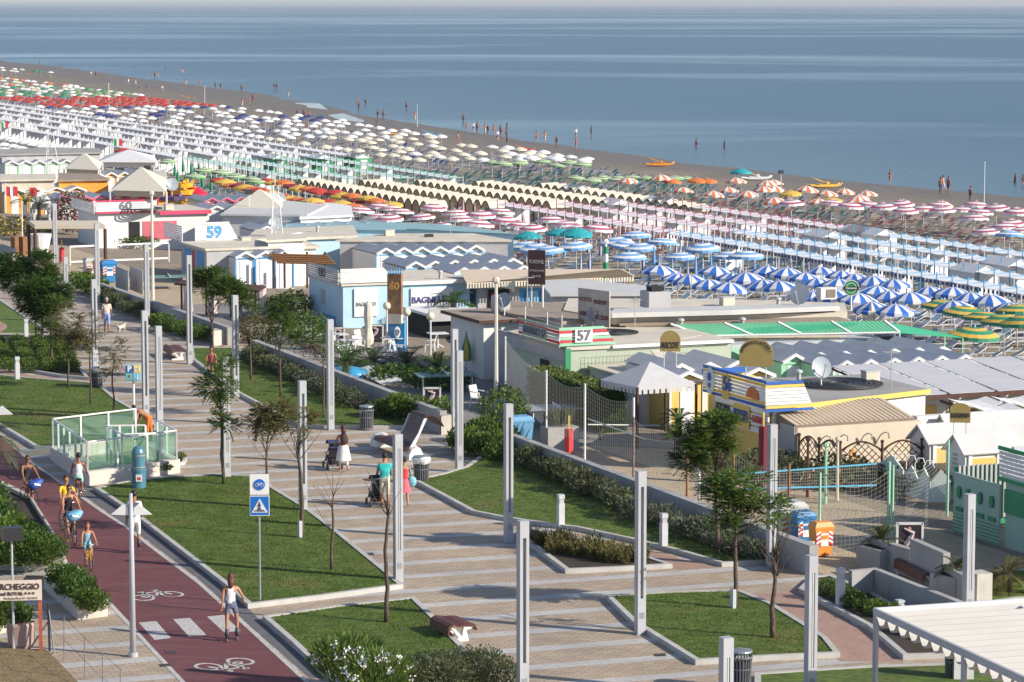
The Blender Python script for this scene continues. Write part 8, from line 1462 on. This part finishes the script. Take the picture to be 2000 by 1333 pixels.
# promenade people
def stroller(x,y,rz,label,cm,hood):
    p=at(x,y); t=thing('pushchair',label,'pushchair',p,'pushchairs'); fr=MB(); 
    for sx in (-.24,.24): fr.tube([(sx,-.62,1.02),(sx,-.25,.72),(sx,.38,.16)],.015,5); fr.tube([(sx,.15,.62),(sx,-.3,.14)],.015,5)
    fr.tube([(-.24,-.62,1.02),(.24,-.62,1.02)],.018,5); _loc(fr,'frame',TGY,t); s=MB(); s.slab([(-.2,-.1,.42),(.2,-.1,.42),(.2,.22,.48),(-.2,.22,.48)],.05); s.slab([(-.2,-.12,.45),(.2,-.12,.45),(.2,-.3,.95),(-.2,-.3,.95)][::-1],.05); s.slab([(-.2,.22,.48),(.2,.22,.48),(.2,.36,.25),(-.2,.36,.25)],.04); _loc(s,'seat',cm,t,False)
    h=MB()
    for i in range(7):
        a0=math.pi*(.0+i/8);a1=math.pi*(.0+(i+1)/8); h.face((-.22,-.05-.3*math.cos(a0),.78+.3*math.sin(a0)),(.22,-.05-.3*math.cos(a0),.78+.3*math.sin(a0)),(.22,-.05-.3*math.cos(a1),.78+.3*math.sin(a1)),(-.22,-.05-.3*math.cos(a1),.78+.3*math.sin(a1)))
    _loc(h,'hood',hood,t,False); b=MB(); b.box((0,-.1,.24),(.36,.36,.14)); _loc(b,'basket',BLK,t,False)
    for sx in (-.27,.27):
        for y_ in (-.3,.38): w=MB(); w.v=[]; n=12; vs=[(sx+dx,y_+.11*math.cos(2*math.pi*k/n),.11+.11*math.sin(2*math.pi*k/n)) for dx in (-.025,.025) for k in range(n)]; w.add(vs,[tuple(range(n)),tuple(range(n,2*n))[::-1]]+[(i,n+i,n+(i+1)%n,(i+1)%n) for i in range(n)]); _loc(w,'wheel',TK,t,False)
    t.rotation_euler=(0,0,rz); return t
NV=mc((.03,.045,.12)); away=math.radians(8)
J,k=joints(1.66,(18,6),(-16,14),(38,8,18),(38,8,18),3); o=person('woman with long dark hair, backpack and long white skirt pushing a pushchair',J,k,mc((.45,.06,.05)),SKL if False else WSK,mc((.5,.08,.2)),SK,'tank','capri',M('hair_dark_red',(.06,.02,.015),.6),'long',.95,True,at(671,921),away+.15,True,group='people on the promenade')
m=MB(); m.lathe((0,0,0),[(.16,.98),(.20,.85),(.26,.55),(.29,.42)],12,False); _loc(m,'skirt',WSK,o); m=MB(); m.sph((0,-.17,1.22),.17,10,8,(.9,.55,1.25)); _loc(m,'backpack',mc((.05,.03,.03)),o)
stroller(650,915,away+.15,'dark blue pushchair with sleeping child in front of the woman in white skirt',BLK,NV)
J,k=joints(1.02,(70,80),(70,80),(20,15,20),(20,15,20),-15,pz=.55); person('small child in pale clothes lying in the pushchair',J,k,mc((.6,.4,.36)),mc((.5,.35,.3)),None,SKL,'tee','short',HB,'short',1.,False,at(650,915)+Vector((0,-.02,0)),away+.15,False,group='people on the promenade')
J,k=joints(1.80,(10,4),(-14,14),(36,6,22),(36,6,22),2); person('man in turquoise shirt and cream shorts pushing a pushchair',J,k,mc((.02,.42,.42)),mc((.58,.52,.42)),None,SK,'tee','knee',HK,'short',1.18,False,at(752,991),away,True,group='people on the promenade')
stroller(735,988,away+.1,'black pushchair in front of the man in turquoise',BLK,BLK)
J,k=joints(1.64,(14,4),(-14,14),(-8,6,14),(14,10,18),1); o=person('woman in red top and pink skirt half behind the lamp post',J,k,mc((.6,.04,.05)),mc((.62,.10,.14)),TK,SK,'tank','short',HK,'bun',.97,True,at(790,989),away,True,group='people on the promenade'); m=MB(); m.lathe((0,0,0),[(.15,.95),(.20,.8),(.24,.5)],12,False); _loc(m,'skirt',mc((.62,.12,.16)),o)
t=thing('handbag','light blue patterned shoulder bag of the woman in red','bag',at(790,989)+Vector((.27,-.05,0))); m=MB(); m.sph((0,0,.86),.19,10,7,(.8,.4,1)); _loc(m,'bag_body',M('bag_aqua',(.2,.5,.58),.6,.4,18),t); m=MB(); m.tube([(0,.05,1.),(-.1,.02,1.38)],.012,4); _loc(m,'strap',M('bag_aqua',(.2,.5,.58)),t)
J,k=joints(1.78,(14,4),(-12,12),(-6,6,12),(10,8,14),1); person('man in pale shirt and blue shorts walking a dog in the distance',J,k,mc((.60,.52,.44)),mc((.24,.33,.62)),mc((.3,.2,.14)),SKD,'tee','knee',HG,'short',1.18,False,at(209,650),away,True,group='people on the promenade')
J,k=joints(1.7,(6,4),(-4,6),(60,10,20),(60,14,30),58); person('shirtless man in orange shorts bending over the glass railing',J,k,None,mc((.75,.16,.03)),mc((.6,.5,.4)),SK,'none','knee',HK,'short',1.1,False,at(292,862),math.radians(75),True,group='people on the promenade')
J,k=joints(1.75,(85,85),(85,85),(20,10,20),(20,10,20),0,pz=.35); person('dark-haired person sitting behind the shrub by the lamp post',J,k,mc((.3,.05,.06)),BLK,None,SKD,'tank','short',HK,'short',1.,False,at(413,728),math.pi,True,group='people on the promenade')
# dog
p=at(237,650); me=D.meshes.new('dog'); V=[(0,-.2,.3),(0,0,.3),(0,.2,.31),(0,.28,.40),(0,.32,.47),(0,.42,.45),(0,-.3,.36),(0,-.36,.48)]+[v for sx in (-.06,.06) for v in ((sx,.19,.26),(sx,.2,.13),(sx,.22,.02),(sx,-.2,.24),(sx,-.25,.14),(sx,-.22,.02))]
E_=[(0,1),(1,2),(2,3),(3,4),(4,5),(0,6),(6,7)]; 
for o_ in (8,14): E_+=[(2,o_),(o_,o_+1),(o_+1,o_+2),(0,o_+3),(o_+3,o_+4),(o_+4,o_+5)]
me.from_pydata(V,[],[]); me.from_pydata([],[],[]) if False else None
me=D.meshes.new('dog'); me.from_pydata(V,E_,[]); o=D.objects.new('dog',me); COL.objects.link(o); o.modifiers.new('s','SKIN').use_smooth_shade=True; o.modifiers.new('u','SUBSURF').render_levels=1
for i,r in enumerate([.10,.10,.11,.07,.075,.035,.03,.02]+[.045,.025,.025,.05,.03,.025]*2): me.skin_vertices[0].data[i].radius=(r,r); me.skin_vertices[0].data[i].use_root=(i==1)
bpy.context.view_layer.update(); m2_=D.meshes.new_from_object(o.evaluated_get(bpy.context.evaluated_depsgraph_get())); D.objects.remove(o); m2_.materials.clear(); m2_.materials.append(M('fur_cream',(.5,.45,.38),.8,.4,9)); o=D.objects.new('dog',m2_); COL.objects.link(o); o.location=p; o.rotation_euler=(0,0,-.5); tag(o,'small white and grey dog walking beside the man in pale shirt','dog')
m=MB(); [m.sph((sx,.29,.53),.035,6,5,(.5,.8,1.4)) for sx in (-.05,.05)]; _loc(m,'ears',mc((.15,.12,.1)),o)
# tidy: templates never placed, and labels told apart along their rows
dead=[o for o in D.objects if o.parent is None and abs(o.location.y+500)<.5]
for c in [c for o in dead for c in o.children_recursive]+dead: D.objects.remove(c)
ORD='first second third fourth fifth sixth seventh eighth ninth tenth eleventh twelfth thirteenth fourteenth fifteenth sixteenth seventeenth eighteenth nineteenth twentieth'.split()
ordn=lambda n: ORD[n] if n<20 else '%dth'%(n+1) if (n+1)%10 not in(1,2,3) or 10<(n+1)%100<14 else '%d%s'%(n+1,{1:'st',2:'nd',3:'rd'}[(n+1)%10])
def relabel():
    from collections import defaultdict
    g=defaultdict(list)
    for o in D.objects:
        if o.parent is None and o.get('group') and o.get('label'): g[o['label']].append(o)
    for lb,L in g.items():
        n=len(L)
        if n<2: continue
        cat=L[0].get('category','')
        if n>12 and cat in('umbrella','sunbed'):
            L.sort(key=lambda o:stof(o.location)[1]); rows=[[L[0]]]
            for o in L[1:]:
                if stof(o.location)[1]-stof(rows[-1][0].location)[1]<(2.2 if cat=='umbrella' else 1.3): rows[-1].append(o)
                else: rows.append([o])
            for r,R_ in enumerate(rows):
                R_.sort(key=lambda o:-stof(o.location)[0])
                for i,o in enumerate(R_): o['label']=lb+', %s row from promenade, %s from left'%(ordn(r),ordn(i))
        else:
            L.sort(key=lambda o:(o.location.x/max(1,o.location.y)))
            for i,o in enumerate(L): o['label']=lb+', '+('leftmost' if i==0 else 'rightmost' if i==n-1 else ordn(i)+' from left')
relabel()
for o in D.objects:
    if o.get('label') and len(o['label'].split())>16: o['label']=' '.join(o['label'].split()[:16])
    if o.get('group'): o['group']=o['group'].replace('ringss','rings')

# short grass blades on the nearer lawns
from mathutils.geometry import tessellate_polygon
GB=leafm('grass_blades_mat',(.115,.175,.03)); LAB_G=['front left lawn by the crossing sign','lower lawn with the bench beside it','lower right lawn','lawn below the long retaining wall','shrub-lined upper lawn','left lawn beyond the stair enclosure']
random.seed(77)
for li,(nm,poly) in enumerate([l for l in LAWNS if l[0]=='lawn'][:6]):
    tr=tessellate_polygon([[Vector((p.x,p.y,0)) for p in poly]]); mb=MB(); V=[];FF=[]
    for a,b,c in tr:
        a,b,c=poly[a],poly[b],poly[c]; ar=abs((b-a).cross(c-a))/2; n_=int(ar*(420 if li<3 else 230))
        for _ in range(n_):
            u=rnd(0,1);v=rnd(0,1)
            if u+v>1: u,v=1-u,1-v
            x=a.x+(b.x-a.x)*u+(c.x-a.x)*v; y=a.y+(b.y-a.y)*u+(c.y-a.y)*v
            d=noise.noise(Vector((x*1.1,y*1.1,4)))+.5*noise.noise(Vector((x*4,y*4,1)))
            if rnd(-.5,.7)>d+.35: continue
            h=rnd(.02,.06); w=rnd(.006,.013); k=len(V); V+=[(x-w,y,.105),(x+w,y+rnd(-.01,.01),.105),(x+rnd(-.03,.03),y+rnd(-.03,.03),.11+h)]; FF.append((k,k+1,k+2))
    mb.v=V;mb.f=FF;mb.mi=[0]*len(FF); mb.build('grass',GB,kind='stuff',label='short green grass on the '+LAB_G[li],cat='grass')
# haze over the sea
hm=D.materials.new('haze_air'); hm.use_nodes=True; tn=hm.node_tree; tn.nodes.remove(tn.nodes['Principled BSDF']); pv=tn.nodes.new('ShaderNodeVolumePrincipled'); pv.inputs['Color'].default_value=(.82,.87,.95,1); pv.inputs['Density'].default_value=.5/9000; pv.inputs['Anisotropy'].default_value=.2; tn.links.new(pv.outputs[0],tn.nodes['Material Output'].inputs['Volume'])
MB().box((0,27000,9.5),(60400,56400,31)).build('haze',hm,kind='stuff',label='thin pale haze over the sea and far beach',cat='haze')
